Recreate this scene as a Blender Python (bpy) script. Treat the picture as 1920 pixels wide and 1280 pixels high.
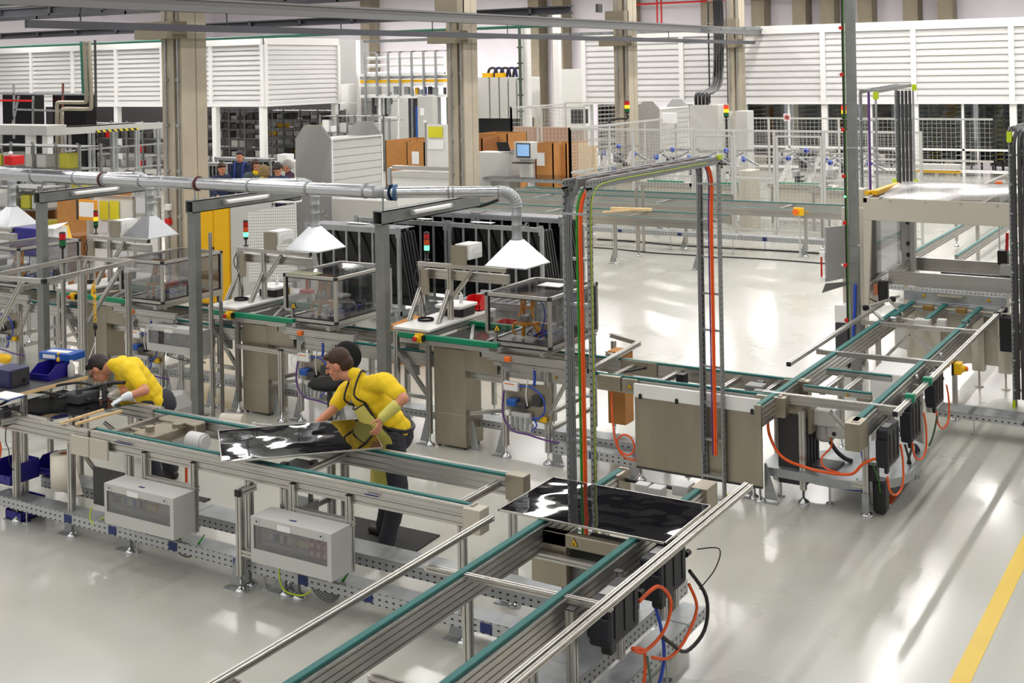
import bpy, bmesh, math, random
from mathutils import Vector, Matrix
random.seed(7)
scene = bpy.context.scene
for o in list(bpy.data.objects): bpy.data.objects.remove(o)
COL = scene.collection
PI = math.pi

# ---------------------------------------------------------------- camera
CAM_H = 3.9
F_PX, CX, CY = 2309.15, 960.0, 126.57
YAW, PITCH, ROLL = 0.54858041, -0.00162596, -0.01834796
def _cam_rot():
    ca, sa, cb, sb, cc, sc = math.cos(PITCH), math.sin(PITCH), math.cos(YAW), math.sin(YAW), math.cos(ROLL), math.sin(ROLL)
    Rz = Matrix(((cc, -sc, 0), (sc, cc, 0), (0, 0, 1)))
    Ry = Matrix(((cb, 0, sb), (0, 1, 0), (-sb, 0, cb)))
    Rx = Matrix(((1, 0, 0), (0, ca, -sa), (0, sa, ca)))
    return Rz @ Rx @ Ry
CR = _cam_rot(); CRT = CR.transposed()
def _w(v): return Vector((v[0], v[2], -v[1]))
cd = bpy.data.cameras.new('camera'); cam = bpy.data.objects.new('camera', cd); COL.objects.link(cam)
ax, ay, az = _w(CRT @ Vector((1, 0, 0))), _w(CRT @ Vector((0, -1, 0))), _w(CRT @ Vector((0, 0, -1)))
M4 = Matrix(((ax[0], ay[0], az[0], 0), (ax[1], ay[1], az[1], 0), (ax[2], ay[2], az[2], CAM_H), (0, 0, 0, 1)))
cam.matrix_world = M4
cd.sensor_width = 36; cd.sensor_fit = 'HORIZONTAL'; cd.lens = F_PX / 1920 * 36
cd.shift_y = -(640 - CY) / 1920; cd.clip_end = 300
scene.camera = cam
# survey helpers: where the sight line through a photo pixel meets a real plane of the hall
def _ray(u, v): return _w(CRT @ Vector(((u - CX) / F_PX, (v - CY) / F_PX, 1)))
def atz(u, v, z=0.0): d = _ray(u, v); t = (z - CAM_H) / d[2]; return Vector((d[0] * t, d[1] * t, z))
def aty(u, v, y): d = _ray(u, v); t = y / d[1]; return Vector((d[0] * t, y, CAM_H + d[2] * t))
def atx(u, v, x): d = _ray(u, v); t = x / d[0]; return Vector((x, d[1] * t, CAM_H + d[2] * t))

# ---------------------------------------------------------------- world, light, exposure
wd = bpy.data.worlds.new('world'); scene.world = wd; wd.use_nodes = True
bg = wd.node_tree.nodes['Background']; bg.inputs[0].default_value = (1.0, 0.97, 0.93, 1); bg.inputs[1].default_value = 0.55
scene.view_settings.view_transform = 'Standard'; scene.view_settings.look = 'None'
scene.view_settings.exposure = 0.0; scene.view_settings.gamma = 1.0; scene.view_settings.use_curve_mapping = False
LAMP_Z = 8.2
LAMP_W = 318
def tube_lamp(x, y, sx, sy, power):
    ld = bpy.data.lights.new('tube_light', 'AREA'); ld.shape = 'RECTANGLE'; ld.size = sx; ld.size_y = sy
    ld.energy = power; ld.color = (1.0, 0.97, 0.935)
    o = bpy.data.objects.new('tube_light', ld); COL.objects.link(o); o.location = (x, y, LAMP_Z); return o
LAMPS = []
for i, lx in enumerate((-50, -43, -36.5, -30, -24.5, -19.5, -14.5, -10.6, -6.6, -2.6, 2.5)):
    for j in range(5):
        ly = -2 + 13.0 * j
        if lx < -31 and j < 2: continue  # leftmost lamp rows are added, at raised power, to brighten the left cabin
        LAMPS.append(tube_lamp(lx, ly, 0.22, 11.0, LAMP_W * (.58 if lx < -5 else .42, .74, 1.05, 1.25, 2.3)[j] * (2.0 if lx < -31 else 1)))

# ---------------------------------------------------------------- materials
MATS = {}
def nt(name):
    m = bpy.data.materials.new(name); m.use_nodes = True; t = m.node_tree; MATS[name] = m
    return m, t, t.nodes['Principled BSDF']
def s2l(c):
    return tuple(((x / 255) / 12.92 if x / 255 <= 0.04045 else ((x / 255 + 0.055) / 1.055) ** 2.4) for x in c) + (1,)
def mat(name, rgb, rough=0.5, metal=0.0, var=0.0, vscale=8.0, stretch=(1, 1, 1), bump=0.0, bscale=60.0, spec=0.5, emit=0.0, coat=0.0, rvar=0.0):
    m, t, b = nt(name); col = s2l(rgb); N = t.nodes.new; L = t.links.new
    b.inputs['Base Color'].default_value = col; b.inputs['Roughness'].default_value = rough; b.inputs['Metallic'].default_value = metal
    b.inputs['Specular IOR Level'].default_value = spec; b.inputs['Coat Weight'].default_value = coat
    if emit: b.inputs['Emission Color'].default_value = col; b.inputs['Emission Strength'].default_value = emit
    if var or rvar or bump:
        tc = N('ShaderNodeTexCoord'); mp = N('ShaderNodeMapping'); mp.inputs['Scale'].default_value = stretch
        L(tc.outputs['Object'], mp.inputs[0])
        nz = N('ShaderNodeTexNoise'); nz.inputs['Scale'].default_value = vscale; nz.inputs['Detail'].default_value = 4
        L(mp.outputs[0], nz.inputs['Vector'])
        if var:
            mr = N('ShaderNodeMapRange'); mr.inputs['From Min'].default_value = 0.3; mr.inputs['From Max'].default_value = 0.7
            mr.inputs['To Min'].default_value = 1 - var; mr.inputs['To Max'].default_value = 1 + var
            L(nz.outputs['Fac'], mr.inputs['Value'])
            mx = N('ShaderNodeMix'); mx.data_type = 'RGBA'; mx.blend_type = 'MULTIPLY'; mx.inputs[0].default_value = 1
            mx.inputs[6].default_value = col; cb = N('ShaderNodeCombineColor')
            for k in range(3): L(mr.outputs[0], cb.inputs[k])
            L(cb.outputs[0], mx.inputs[7]); L(mx.outputs[2], b.inputs['Base Color'])
        if rvar:
            m2 = N('ShaderNodeMapRange'); m2.inputs['To Min'].default_value = max(0.02, rough - rvar); m2.inputs['To Max'].default_value = rough + rvar
            L(nz.outputs['Fac'], m2.inputs['Value']); L(m2.outputs[0], b.inputs['Roughness'])
        if bump:
            n2 = N('ShaderNodeTexNoise'); n2.inputs['Scale'].default_value = bscale; L(mp.outputs[0], n2.inputs['Vector'])
            bp = N('ShaderNodeBump'); bp.inputs['Strength'].default_value = bump; bp.inputs['Distance'].default_value = 0.01
            L(n2.outputs['Fac'], bp.inputs['Height']); L(bp.outputs[0], b.inputs['Normal'])
    return m
alu = mat('anodised_aluminium', (196, 194, 189), 0.31, 0.85, 0.05, 3)
alu_d = mat('dull_aluminium', (150, 147, 140), 0.42, 0.8, 0.05, 3)
galv = mat('galvanised_steel', (168, 172, 174), 0.42, 0.75, 0.14, 9, rvar=0.12)
galv_d = mat('weathered_galvanised_steel', (134, 136, 134), 0.5, 0.55, 0.14, 5, rvar=0.1)
chrome = mat('polished_zinc', (205, 208, 210), 0.16, 1.0)
duct_m = mat('spiral_duct_steel', (200, 202, 206), 0.24, 0.95, 0.06, 14, rvar=0.08)
hood_m = mat('bright_sheet_steel', (225, 228, 232), 0.3, 0.85, 0.04, 5)
stain = mat('brushed_stainless', (166, 158, 142), 0.38, 0.85, 0.1, 5, (1, 1, 0.25), 0.05, 40, rvar=0.1)
teal = mat('teal_belt', (26, 104, 100), 0.55, 0, 0.06, 6)
green_r = mat('green_plastic_rail', (0, 132, 92), 0.35, 0, 0.04, 4)
white_p = mat('white_laminate', (228, 228, 224), 0.35, 0, 0.02, 3)
white_m = mat('white_lacquered_steel', (236, 236, 234), 0.4)
lgrey = mat('light_grey_lacquer', (194, 194, 190), 0.42, 0, 0.02, 2)
grey_m = mat('mid_grey_lacquer', (168, 168, 166), 0.45, 0.1, 0.03, 2)
beige = mat('beige_lacquer', (196, 190, 176), 0.45, 0, 0.02, 2)
black = mat('black_plastic', (22, 22, 24), 0.45)
black_f = mat('black_fabric', (16, 16, 18), 0.9, bump=0.2, bscale=300)
dgrey = mat('dark_grey_steel', (66, 66, 68), 0.5, 0.3)
navy = mat('dark_navy_plastic', (24, 27, 36), 0.5)
yellow = mat('yellow_lacquer', (232, 178, 0), 0.42, 0, 0.03, 2)
yellow_s = mat('yellow_plastic', (240, 190, 10), 0.4)
paper_y = mat('yellow_paper', (222, 216, 48), 0.8)
orange = mat('orange_cable_sheath', (238, 92, 22), 0.45)
orange_p = mat('orange_plastic', (236, 112, 26), 0.4)
green_c = mat('green_cable_sheath', (42, 140, 28), 0.45)
lime = mat('lime_plastic', (190, 214, 30), 0.45)
purple = mat('purple_cable_sheath', (96, 52, 130), 0.45)
blue_c = mat('blue_hose', (36, 72, 178), 0.4)
blue_b = mat('blue_plastic_bin', (34, 26, 130), 0.4)
blue_d = mat('dark_blue_plastic', (28, 30, 84), 0.45)
blue_k = mat('blue_lacquer', (28, 84, 168), 0.4)
grey_c = mat('grey_cable_sheath', (118, 120, 122), 0.5)
white_c = mat('white_cable', (214, 214, 214), 0.5)
red = mat('red_plastic', (206, 24, 24), 0.4)
amber = mat('amber_gripper_lacquer', (238, 160, 24), 0.4)
cardb = mat('cardboard', (186, 130, 72), 0.85, 0, 0.07, 5, bump=0.1, bscale=30)
cardb_d = mat('cardboard_inside', (150, 98, 54), 0.9, 0, 0.07, 5)
wood = mat('pale_pine', (222, 190, 140), 0.6, 0, 0.12, 12, (1, 1, 6))
concrete = mat('cast_concrete', (176, 166, 148), 0.85, 0, 0.12, 1.6, (1, 1, 1), 0.35, 14)
concrete_d = mat('darker_cast_concrete', (142, 132, 114), 0.88, 0, 0.12, 1.6, (1, 1, 1), 0.35, 14)
rubber = mat('black_rubber_mat', (48, 46, 46), 0.75, bump=0.25, bscale=160)
paper = mat('white_paper', (240, 240, 240), 0.8)
label_b = mat('blue_label', (26, 44, 104), 0.4)
tape_w = mat('white_paper_roll', (226, 220, 206), 0.85, 0, 0.03, 20)
steel_d = mat('dark_roof_steel', (70, 70, 76), 0.5, 0.35, 0.1, 1)
lamp_w = mat('lit_tube', (255, 246, 232), 0.4, emit=2.2)
g_on = mat('lit_green_lens', (120, 255, 190), 0.3, emit=1.2)
a_on = mat('lit_amber_lens', (255, 176, 30), 0.3, emit=1.3)
r_on = mat('lit_red_lens', (255, 60, 30), 0.3, emit=0.9)
g_off = mat('green_lens', (10, 96, 50), 0.25)
a_off = mat('amber_lens', (226, 84, 14), 0.25)
r_off = mat('red_lens', (190, 16, 14), 0.25)
screen = mat('lit_screen', (120, 158, 196), 0.3, emit=0.75)
skin = mat('skin', (206, 142, 112), 0.55, 0, 0.05, 20)
skin.node_tree.nodes['Principled BSDF'].inputs['Subsurface Weight'].default_value = 0.08
hair_b = mat('brown_hair', (62, 38, 24), 0.6, 0, 0.25, 90, (1, 1, 0.3), 0.6, 120)
hair_k = mat('dark_hair', (40, 32, 30), 0.6, 0, 0.25, 90, (1, 1, 0.3), 0.6, 120)
hair_g = mat('grey_hair', (176, 172, 168), 0.6, 0, 0.15, 60, bump=0.5)
hair_l = mat('blond_hair', (150, 126, 84), 0.6, 0, 0.2, 60, bump=0.5)
shirt_y = mat('yellow_polo_cotton', (240, 204, 28), 0.8, 0, 0.06, 9, bump=0.35, bscale=9)
apron_m = mat('pale_yellow_apron', (214, 204, 104), 0.75, 0, 0.05, 6, bump=0.3, bscale=7)
sleeve_m = mat('pale_yellow_knit', (214, 208, 112), 0.9, bump=0.5, bscale=90)
trouser = mat('charcoal_trousers', (48, 50, 58), 0.85, 0, 0.1, 8, bump=0.35, bscale=10)
shoe_m = mat('dark_brown_leather', (36, 26, 24), 0.5)
glove = mat('white_cotton_glove', (226, 232, 238), 0.85, bump=0.4, bscale=40)
work_b = mat('dark_blue_workwear', (38, 48, 78), 0.85)
work_p = mat('plum_jumper', (70, 34, 62), 0.85)
eye_m = mat('eye_dark', (30, 22, 20), 0.3)
lip_m = mat('lips', (176, 96, 84), 0.5)

def floor_mat():
    m, t, b = nt('glossy_epoxy_floor'); N = t.nodes.new; L = t.links.new
    tc = N('ShaderNodeTexCoord'); nz = N('ShaderNodeTexNoise'); nz.inputs['Scale'].default_value = 0.7; nz.inputs['Detail'].default_value = 5
    L(tc.outputs['Object'], nz.inputs[0]); cr = N('ShaderNodeValToRGB')
    cr.color_ramp.elements[0].position = 0.3; cr.color_ramp.elements[0].color = s2l((184, 184, 174))
    cr.color_ramp.elements[1].position = 0.7; cr.color_ramp.elements[1].color = s2l((195, 195, 186))
    L(nz.outputs['Fac'], cr.inputs[0])
    # fine scuffs
    sc = N('ShaderNodeTexNoise'); sc.inputs['Scale'].default_value = 9; sc.inputs['Detail'].default_value = 8; sc.inputs['Distortion'].default_value = 2
    L(tc.outputs['Object'], sc.inputs[0]); mr = N('ShaderNodeMapRange'); mr.inputs['From Min'].default_value = 0.70; mr.inputs['From Max'].default_value = 0.78
    L(sc.outputs['Fac'], mr.inputs['Value']); mx = N('ShaderNodeMix'); mx.data_type = 'RGBA'; mx.inputs[7].default_value = s2l((150, 145, 134))
    ml = N('ShaderNodeMath'); ml.operation = 'MULTIPLY'; ml.inputs[1].default_value = 0.12; L(mr.outputs[0], ml.inputs[0])
    mx.inputs[0].default_value = 0; L(cr.outputs[0], mx.inputs[6]); L(mx.outputs[2], b.inputs['Base Color'])
    m2 = N('ShaderNodeMapRange'); m2.inputs['To Min'].default_value = 0.24; m2.inputs['To Max'].default_value = 0.32
    L(nz.outputs['Fac'], m2.inputs['Value']); L(m2.outputs[0], b.inputs['Roughness'])
    n3 = N('ShaderNodeTexNoise'); n3.inputs['Scale'].default_value = 1.4; L(tc.outputs['Object'], n3.inputs[0])
    bp = N('ShaderNodeBump'); bp.inputs['Strength'].default_value = 0.05; bp.inputs['Distance'].default_value = 0.01
    L(n3.outputs['Fac'], bp.inputs['Height']); L(bp.outputs[0], b.inputs['Normal'])
    b.inputs['Coat Weight'].default_value = 0.5; b.inputs['Coat Roughness'].default_value = 0.13
    return m
floor_m = floor_mat()

def perforated(name, rgb, rough=0.45, metal=0.6, px=0.05, pz=0.035, fx=0.42, fz=0.42):
    m, t, b = nt(name); N = t.nodes.new; L = t.links.new; col = s2l(rgb)
    tc = N('ShaderNodeTexCoord'); sp = N('ShaderNodeSeparateXYZ'); L(tc.outputs['Object'], sp.inputs[0])
    def math_(op, a, bv=None):
        n = N('ShaderNodeMath'); n.operation = op
        if isinstance(a, (int, float)): n.inputs[0].default_value = a
        else: L(a, n.inputs[0])
        if bv is not None:
            if isinstance(bv, (int, float)): n.inputs[1].default_value = bv
            else: L(bv, n.inputs[1])
        return n.outputs[0]
    s = math_('ADD', sp.outputs[0], sp.outputs[1]); u = math_('FRACT', math_('DIVIDE', s, px)); v = math_('FRACT', math_('DIVIDE', sp.outputs[2], pz))
    a = math_('MULTIPLY', math_('LESS_THAN', u, fx), math_('LESS_THAN', v, fz))
    g = N('ShaderNodeNewGeometry'); sn = N('ShaderNodeSeparateXYZ'); L(g.outputs['True Normal'], sn.inputs[0])
    side = math_('LESS_THAN', math_('ABSOLUTE', sn.outputs[2]), 0.5); a = math_('MULTIPLY', a, side)
    mx = N('ShaderNodeMix'); mx.data_type = 'RGBA'; mx.inputs[6].default_value = col; mx.inputs[7].default_value = (0.012, 0.012, 0.012, 1)
    L(a, mx.inputs[0]); L(mx.outputs[2], b.inputs['Base Color'])
    b.inputs['Roughness'].default_value = rough; mt = math_('MULTIPLY', math_('SUBTRACT', 1.0, a), metal); L(mt, b.inputs['Metallic'])
    return m
perf = perforated('perforated_cable_channel', (190, 192, 194), px=.062, pz=.042, fx=.34, fz=.32)
perf_l = perforated('perforated_ladder_rail', (150, 152, 152), px=0.05, pz=0.05, fx=0.3, fz=0.3, metal=0.5)
peg = perforated('perforated_board', (222, 222, 218), 0.5, 0.0, 0.045, 0.045, 0.3, 0.3)

def hazard(name, pitch):
    m, t, b = nt(name); N = t.nodes.new; L = t.links.new
    tc = N('ShaderNodeTexCoord'); sp = N('ShaderNodeSeparateXYZ'); L(tc.outputs['Object'], sp.inputs[0])
    a1 = N('ShaderNodeMath'); L(sp.outputs[1], a1.inputs[0]); L(sp.outputs[2], a1.inputs[1])
    a2 = N('ShaderNodeMath'); L(a1.outputs[0], a2.inputs[0]); L(sp.outputs[0], a2.inputs[1])
    d = N('ShaderNodeMath'); d.operation = 'DIVIDE'; d.inputs[1].default_value = pitch; L(a2.outputs[0], d.inputs[0])
    f = N('ShaderNodeMath'); f.operation = 'FRACT'; L(d.outputs[0], f.inputs[0]); g = N('ShaderNodeMath'); g.operation = 'LESS_THAN'; g.inputs[1].default_value = 0.5; L(f.outputs[0], g.inputs[0])
    mx = N('ShaderNodeMix'); mx.data_type = 'RGBA'; mx.inputs[6].default_value = s2l((225, 205, 40)); mx.inputs[7].default_value = s2l((25, 25, 25))
    L(g.outputs[0], mx.inputs[0]); L(mx.outputs[2], b.inputs['Base Color']); return m
haz = hazard('hazard_stripes', 0.22)

def glass_mat(name, tint, fres=0.10, rough=0.03):
    m = bpy.data.materials.new(name); m.use_nodes = True; t = m.node_tree; N = t.nodes.new; L = t.links.new
    for n in list(t.nodes): t.nodes.remove(n)
    o = N('ShaderNodeOutputMaterial'); mx = N('ShaderNodeMixShader'); tr = N('ShaderNodeBsdfTransparent'); gl = N('ShaderNodeBsdfGlossy')
    tr.inputs[0].default_value = tint + (1,); gl.inputs['Roughness'].default_value = rough
    lw = N('ShaderNodeLayerWeight'); lw.inputs[0].default_value = 0.35
    ad = N('ShaderNodeMath'); ad.operation = 'MULTIPLY_ADD'; ad.inputs[1].default_value = 0.6; ad.inputs[2].default_value = fres; L(lw.outputs['Fresnel'], ad.inputs[0])
    L(ad.outputs[0], mx.inputs[0]); L(tr.outputs[0], mx.inputs[1]); L(gl.outputs[0], mx.inputs[2]); L(mx.outputs[0], o.inputs[0]); return m
glass_g = glass_mat('smoked_acrylic', (0.82, 0.82, 0.83), 0.015)
glass_c = glass_mat('clear_acrylic', (0.86, 0.87, 0.86), 0.02)
glass_w = glass_mat('cabin_window_glass', (0.6, 0.64, 0.64), 0.04)

def mirror_black():
    m, t, b = nt('black_solar_glass'); N = t.nodes.new; L = t.links.new
    b.inputs['Base Color'].default_value = (0.006, 0.006, 0.008, 1); b.inputs['Roughness'].default_value = 0.02; b.inputs['Specular IOR Level'].default_value = 1.0
    b.inputs['IOR'].default_value = 2.1
    tc = N('ShaderNodeTexCoord'); nz = N('ShaderNodeTexNoise'); nz.inputs['Scale'].default_value = 2.6; nz.inputs['Detail'].default_value = 1.5
    L(tc.outputs['Object'], nz.inputs[0]); bp = N('ShaderNodeBump'); bp.inputs['Strength'].default_value = 0.22; bp.inputs['Distance'].default_value = 0.02
    L(nz.outputs['Fac'], bp.inputs['Height']); L(bp.outputs[0], b.inputs['Normal']); return m
solar = mirror_black()
solar_m = mat('black_module_face', (10, 10, 12), 0.18, 0, spec=0.4)

# ---------------------------------------------------------------- mesh builder
class B:
    def __init__(s): s.v = []; s.f = []; s.mi = []; s.m = 0; s.mats = []; s.sm = []; s.k = 0; s.fk = []
    def mat(s, m):
        if m not in s.mats: s.mats.append(m)
        s.m = s.mats.index(m); return s
    def add(s, vs, fs, smooth=False):
        o = len(s.v); s.v += [tuple(x) for x in vs]
        for f in fs: s.f.append(tuple(i + o for i in f)); s.mi.append(s.m); s.sm.append(smooth); s.fk.append(s.k)
        return s
    def box(s, a, b):
        s.k += 1; x0, y0, z0 = (min(a[i], b[i]) for i in range(3)); x1, y1, z1 = (max(a[i], b[i]) for i in range(3))
        return s.add([(x0, y0, z0), (x1, y0, z0), (x1, y1, z0), (x0, y1, z0), (x0, y0, z1), (x1, y0, z1), (x1, y1, z1), (x0, y1, z1)],
                     [(0, 3, 2, 1), (4, 5, 6, 7), (0, 1, 5, 4), (1, 2, 6, 5), (2, 3, 7, 6), (3, 0, 4, 7)])
    def bbox(s, a, b, c=0.006):
        'box with chamfered vertical and top edges'
        s.k += 1; x0, y0, z0 = (min(a[i], b[i]) for i in range(3)); x1, y1, z1 = (max(a[i], b[i]) for i in range(3))
        c = min(c, (x1 - x0) / 3, (y1 - y0) / 3, (z1 - z0) / 3)
        def ring(i, z): return [(x0 + i + c, y0 + i, z), (x1 - i - c, y0 + i, z), (x1 - i, y0 + i + c, z), (x1 - i, y1 - i - c, z), (x1 - i - c, y1 - i, z), (x0 + i + c, y1 - i, z), (x0 + i, y1 - i - c, z), (x0 + i, y0 + i + c, z)]
        vs = ring(c * .5, z0) + ring(0, z0 + c) + ring(0, z1 - c) + ring(c * .5, z1); fs = [tuple(range(7, -1, -1)), tuple(range(24, 32))]
        for k in range(3):
            for i in range(8): j = (i + 1) % 8; fs.append((k * 8 + i, k * 8 + j, k * 8 + 8 + j, k * 8 + 8 + i))
        return s.add(vs, fs)
    def quadp(s, pts, n, th):
        'flat polygon with thickness th along n'
        s.k += 1; n = Vector(n).normalized() * th; k = len(pts); P = [Vector(p) for p in pts]
        vs = P + [p + n for p in P]; fs = [tuple(range(k - 1, -1, -1)), tuple(range(k, 2 * k))]
        for i in range(k): j = (i + 1) % k; fs.append((i, j, k + j, k + i))
        return s.add(vs, fs)
    def ext(s, outline, p0, p1, up=(0, 0, 1), smooth=False, cap=True):
        s.k += 1; p0 = Vector(p0); p1 = Vector(p1); d = (p1 - p0).normalized(); up = Vector(up)
        if abs(d.dot(up)) > 0.98: up = Vector((0, 1, 0)) if abs(d[1]) < 0.9 else Vector((1, 0, 0))
        sx = d.cross(up).normalized(); uu = sx.cross(d).normalized(); n = len(outline)
        vs = [p0 + sx * a + uu * b for a, b in outline] + [p1 + sx * a + uu * b for a, b in outline]
        fs = [(i, (i + 1) % n, n + (i + 1) % n, n + i) for i in range(n)]
        s.add(vs, fs, smooth)
        if cap: s.add(vs, [tuple(range(n - 1, -1, -1)), tuple(range(n, 2 * n))])
        return s
    def bar(s, p0, p1, w=0.04, h=None, up=(0, 0, 1)):
        h = h or w; return s.ext([(-w / 2, -h / 2), (w / 2, -h / 2), (w / 2, h / 2), (-w / 2, h / 2)], p0, p1, up)
    def prof(s, p0, p1, w=0.045, h=None, up=(0, 0, 1), g=0.009, d=0.011):
        'slotted aluminium profile: one groove per 45 mm of each face'
        h = h or w; nw = max(1, round(w / 0.045)); nh = max(1, round(h / 0.045)); o = []
        def face(ax_, ay_, bx_, by_, n):
            L_ = math.hypot(bx_ - ax_, by_ - ay_); tx, ty = (bx_ - ax_) / L_, (by_ - ay_) / L_; nx, ny = -ty, tx
            o.append((ax_, ay_))
            for k in range(n):
                c = L_ * (k + .5) / n
                for q, dd in ((c - g / 2, 0), (c - g / 2, d), (c + g / 2, d), (c + g / 2, 0)): o.append((ax_ + tx * q + nx * dd, ay_ + ty * q + ny * dd))
        a, b = w / 2, h / 2
        face(-a, -b, a, -b, nw); face(a, -b, a, b, nh); face(a, b, -a, b, nw); face(-a, b, -a, -b, nh)
        return s.ext(o, p0, p1, up)
    def cyl(s, p0, p1, r, r2=None, n=12, cap=True, smooth=True):
        s.k += 1; p0 = Vector(p0); p1 = Vector(p1); d = (p1 - p0).normalized(); r2 = r if r2 is None else r2
        a = Vector((0, 0, 1)) if abs(d[2]) < 0.9 else Vector((1, 0, 0)); x = d.cross(a).normalized(); y = d.cross(x)
        vs = [p0 + (x * math.cos(2 * PI * i / n) + y * math.sin(2 * PI * i / n)) * r for i in range(n)] + [p1 + (x * math.cos(2 * PI * i / n) + y * math.sin(2 * PI * i / n)) * r2 for i in range(n)]
        s.add(vs, [(i, n + i, n + (i + 1) % n, (i + 1) % n) for i in range(n)], smooth)
        if cap: s.add(vs, [tuple(range(n)), tuple(range(2 * n - 1, n - 1, -1))])
        return s
    def tube(s, pts, r, n=6, sub=4, cap=True):
        s.k += 1; P = [Vector(p) for p in pts]
        if sub > 1 and len(P) > 2:
            Q = []
            for i in range(len(P) - 1):
                a = P[max(i - 1, 0)]; b = P[i]; c = P[i + 1]; d = P[min(i + 2, len(P) - 1)]
                for k in range(sub):
                    t = k / sub; Q.append(0.5 * ((2 * b) + (c - a) * t + (2 * a - 5 * b + 4 * c - d) * t * t + (-a + 3 * b - 3 * c + d) * t ** 3))
            Q.append(P[-1]); P = Q
        vs = []; prev = None
        for i, p in enumerate(P):
            d = (P[min(i + 1, len(P) - 1)] - P[max(i - 1, 0)]).normalized()
            if prev is None: a = Vector((0, 0, 1)) if abs(d[2]) < 0.9 else Vector((1, 0, 0)); x = d.cross(a).normalized()
            else: x = (prev - d * prev.dot(d)).normalized()
            prev = x; y = d.cross(x); rr = r(i / (len(P) - 1)) if callable(r) else r
            vs += [p + (x * math.cos(2 * PI * k / n) + y * math.sin(2 * PI * k / n)) * rr for k in range(n)]
        fs = [(i * n + k, i * n + (k + 1) % n, (i + 1) * n + (k + 1) % n, (i + 1) * n + k) for i in range(len(P) - 1) for k in range(n)]
        s.add(vs, fs, True)
        if cap: s.add([vs[k] for k in range(n)], [tuple(range(n - 1, -1, -1))]); s.add(vs[-n:], [tuple(range(n))])
        return s
    def lathe(s, c, prof_, n=16, axis=(0, 0, 1)):
        s.k += 1; c = Vector(c); d = Vector(axis).normalized(); a = Vector((1, 0, 0)) if abs(d[0]) < 0.9 else Vector((0, 0, 1)); x = d.cross(a).normalized(); y = d.cross(x); vs = []
        for r, h in prof_: vs += [c + d * h + (x * math.cos(2 * PI * i / n) + y * math.sin(2 * PI * i / n)) * max(r, 1e-4) for i in range(n)]
        return s.add(vs, [(k * n + i, (k + 1) * n + i, (k + 1) * n + (i + 1) % n, k * n + (i + 1) % n) for k in range(len(prof_) - 1) for i in range(n)], True)
    def ball(s, c, r, n=10, sc=(1, 1, 1)):
        s.k += 1; c = Vector(c); vs = []; fs = []; m = max(5, n // 2 + 1)
        for j in range(m + 1):
            th = PI * j / m
            for i in range(n): ph = 2 * PI * i / n; vs.append(c + Vector((math.sin(th) * math.cos(ph) * sc[0], math.sin(th) * math.sin(ph) * sc[1], math.cos(th) * sc[2])) * r)
        for j in range(m):
            for i in range(n): fs.append((j * n + i, (j + 1) * n + i, (j + 1) * n + (i + 1) % n, j * n + (i + 1) % n))
        return s.add(vs, fs, True)

def mesh_of(b, name, mt, off=(0, 0, 0)):
    me = bpy.data.meshes.new(name); ox, oy, oz = off
    me.from_pydata([(x - ox, y - oy, z - oz) for x, y, z in b.v], [], b.f)
    ms = b.mats if b.mats else [mt]
    for m in ms: me.materials.append(m)
    me.polygons.foreach_set('material_index', b.mi if b.mats else [0] * len(b.f)); me.polygons.foreach_set('use_smooth', b.sm); me.update()
    return me
def setp(o, label=None, cat=None, group=None, kind=None):
    if label: o['label'] = label
    if cat: o['category'] = cat
    if group: o['group'] = group
    if kind: o['kind'] = kind
    return o
class T:
    'a thing: an Empty at its base; parts are built in world coordinates and stored relative to it'
    def __init__(s, name, label, cat, loc, group=None, kind=None):
        s.o = bpy.data.objects.new(name, None); COL.objects.link(s.o); s.o.location = loc; s.loc = tuple(loc); s.o.empty_display_size = 0.1
        setp(s.o, label, cat, group, kind)
    def parts(s, name, b, mt=None, parent=None, label=None):
        'every primitive of the builder becomes a part of its own'
        r = []
        for k in sorted(set(b.fk)):
            c = B(); c.mats = list(b.mats); idx = {}
            for f, mi, sm, fk in zip(b.f, b.mi, b.sm, b.fk):
                if fk != k: continue
                g = []
                for i in f:
                    if i not in idx: idx[i] = len(c.v); c.v.append(b.v[i])
                    g.append(idx[i])
                c.f.append(tuple(g)); c.mi.append(mi); c.sm.append(sm)
            r.append(s.part(name, c, mt, parent, label))
        return r
    def part(s, name, b, mt=None, parent=None, label=None, kind=None):
        me = mesh_of(b, name, mt, s.loc); o = bpy.data.objects.new(name, me); COL.objects.link(o); o.parent = parent or s.o
        if label: o['label'] = label
        if kind: o['kind'] = kind
        return o
def solo(name, b, mt, label=None, cat=None, group=None, kind=None, loc=None):
    if loc is None:
        xs = [v[0] for v in b.v]; ys = [v[1] for v in b.v]; zs = [v[2] for v in b.v]; loc = ((min(xs) + max(xs)) / 2, (min(ys) + max(ys)) / 2, min(zs))
    o = bpy.data.objects.new(name, mesh_of(b, name, mt, loc)); COL.objects.link(o); o.location = loc
    return setp(o, label, cat, group, kind)
def copy_thing(o, delta, label=None, rz=None, parent=None):
    c = o.copy(); COL.objects.link(c)
    if parent is not None: c.parent = parent
    else: c.location = Vector(o.location) + Vector(delta)
    if label: c['label'] = label
    if rz is not None: c.rotation_euler = (0, 0, rz)
    for ch in list(o.children): copy_thing(ch, (0, 0, 0), None, None, c)
    return c
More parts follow.
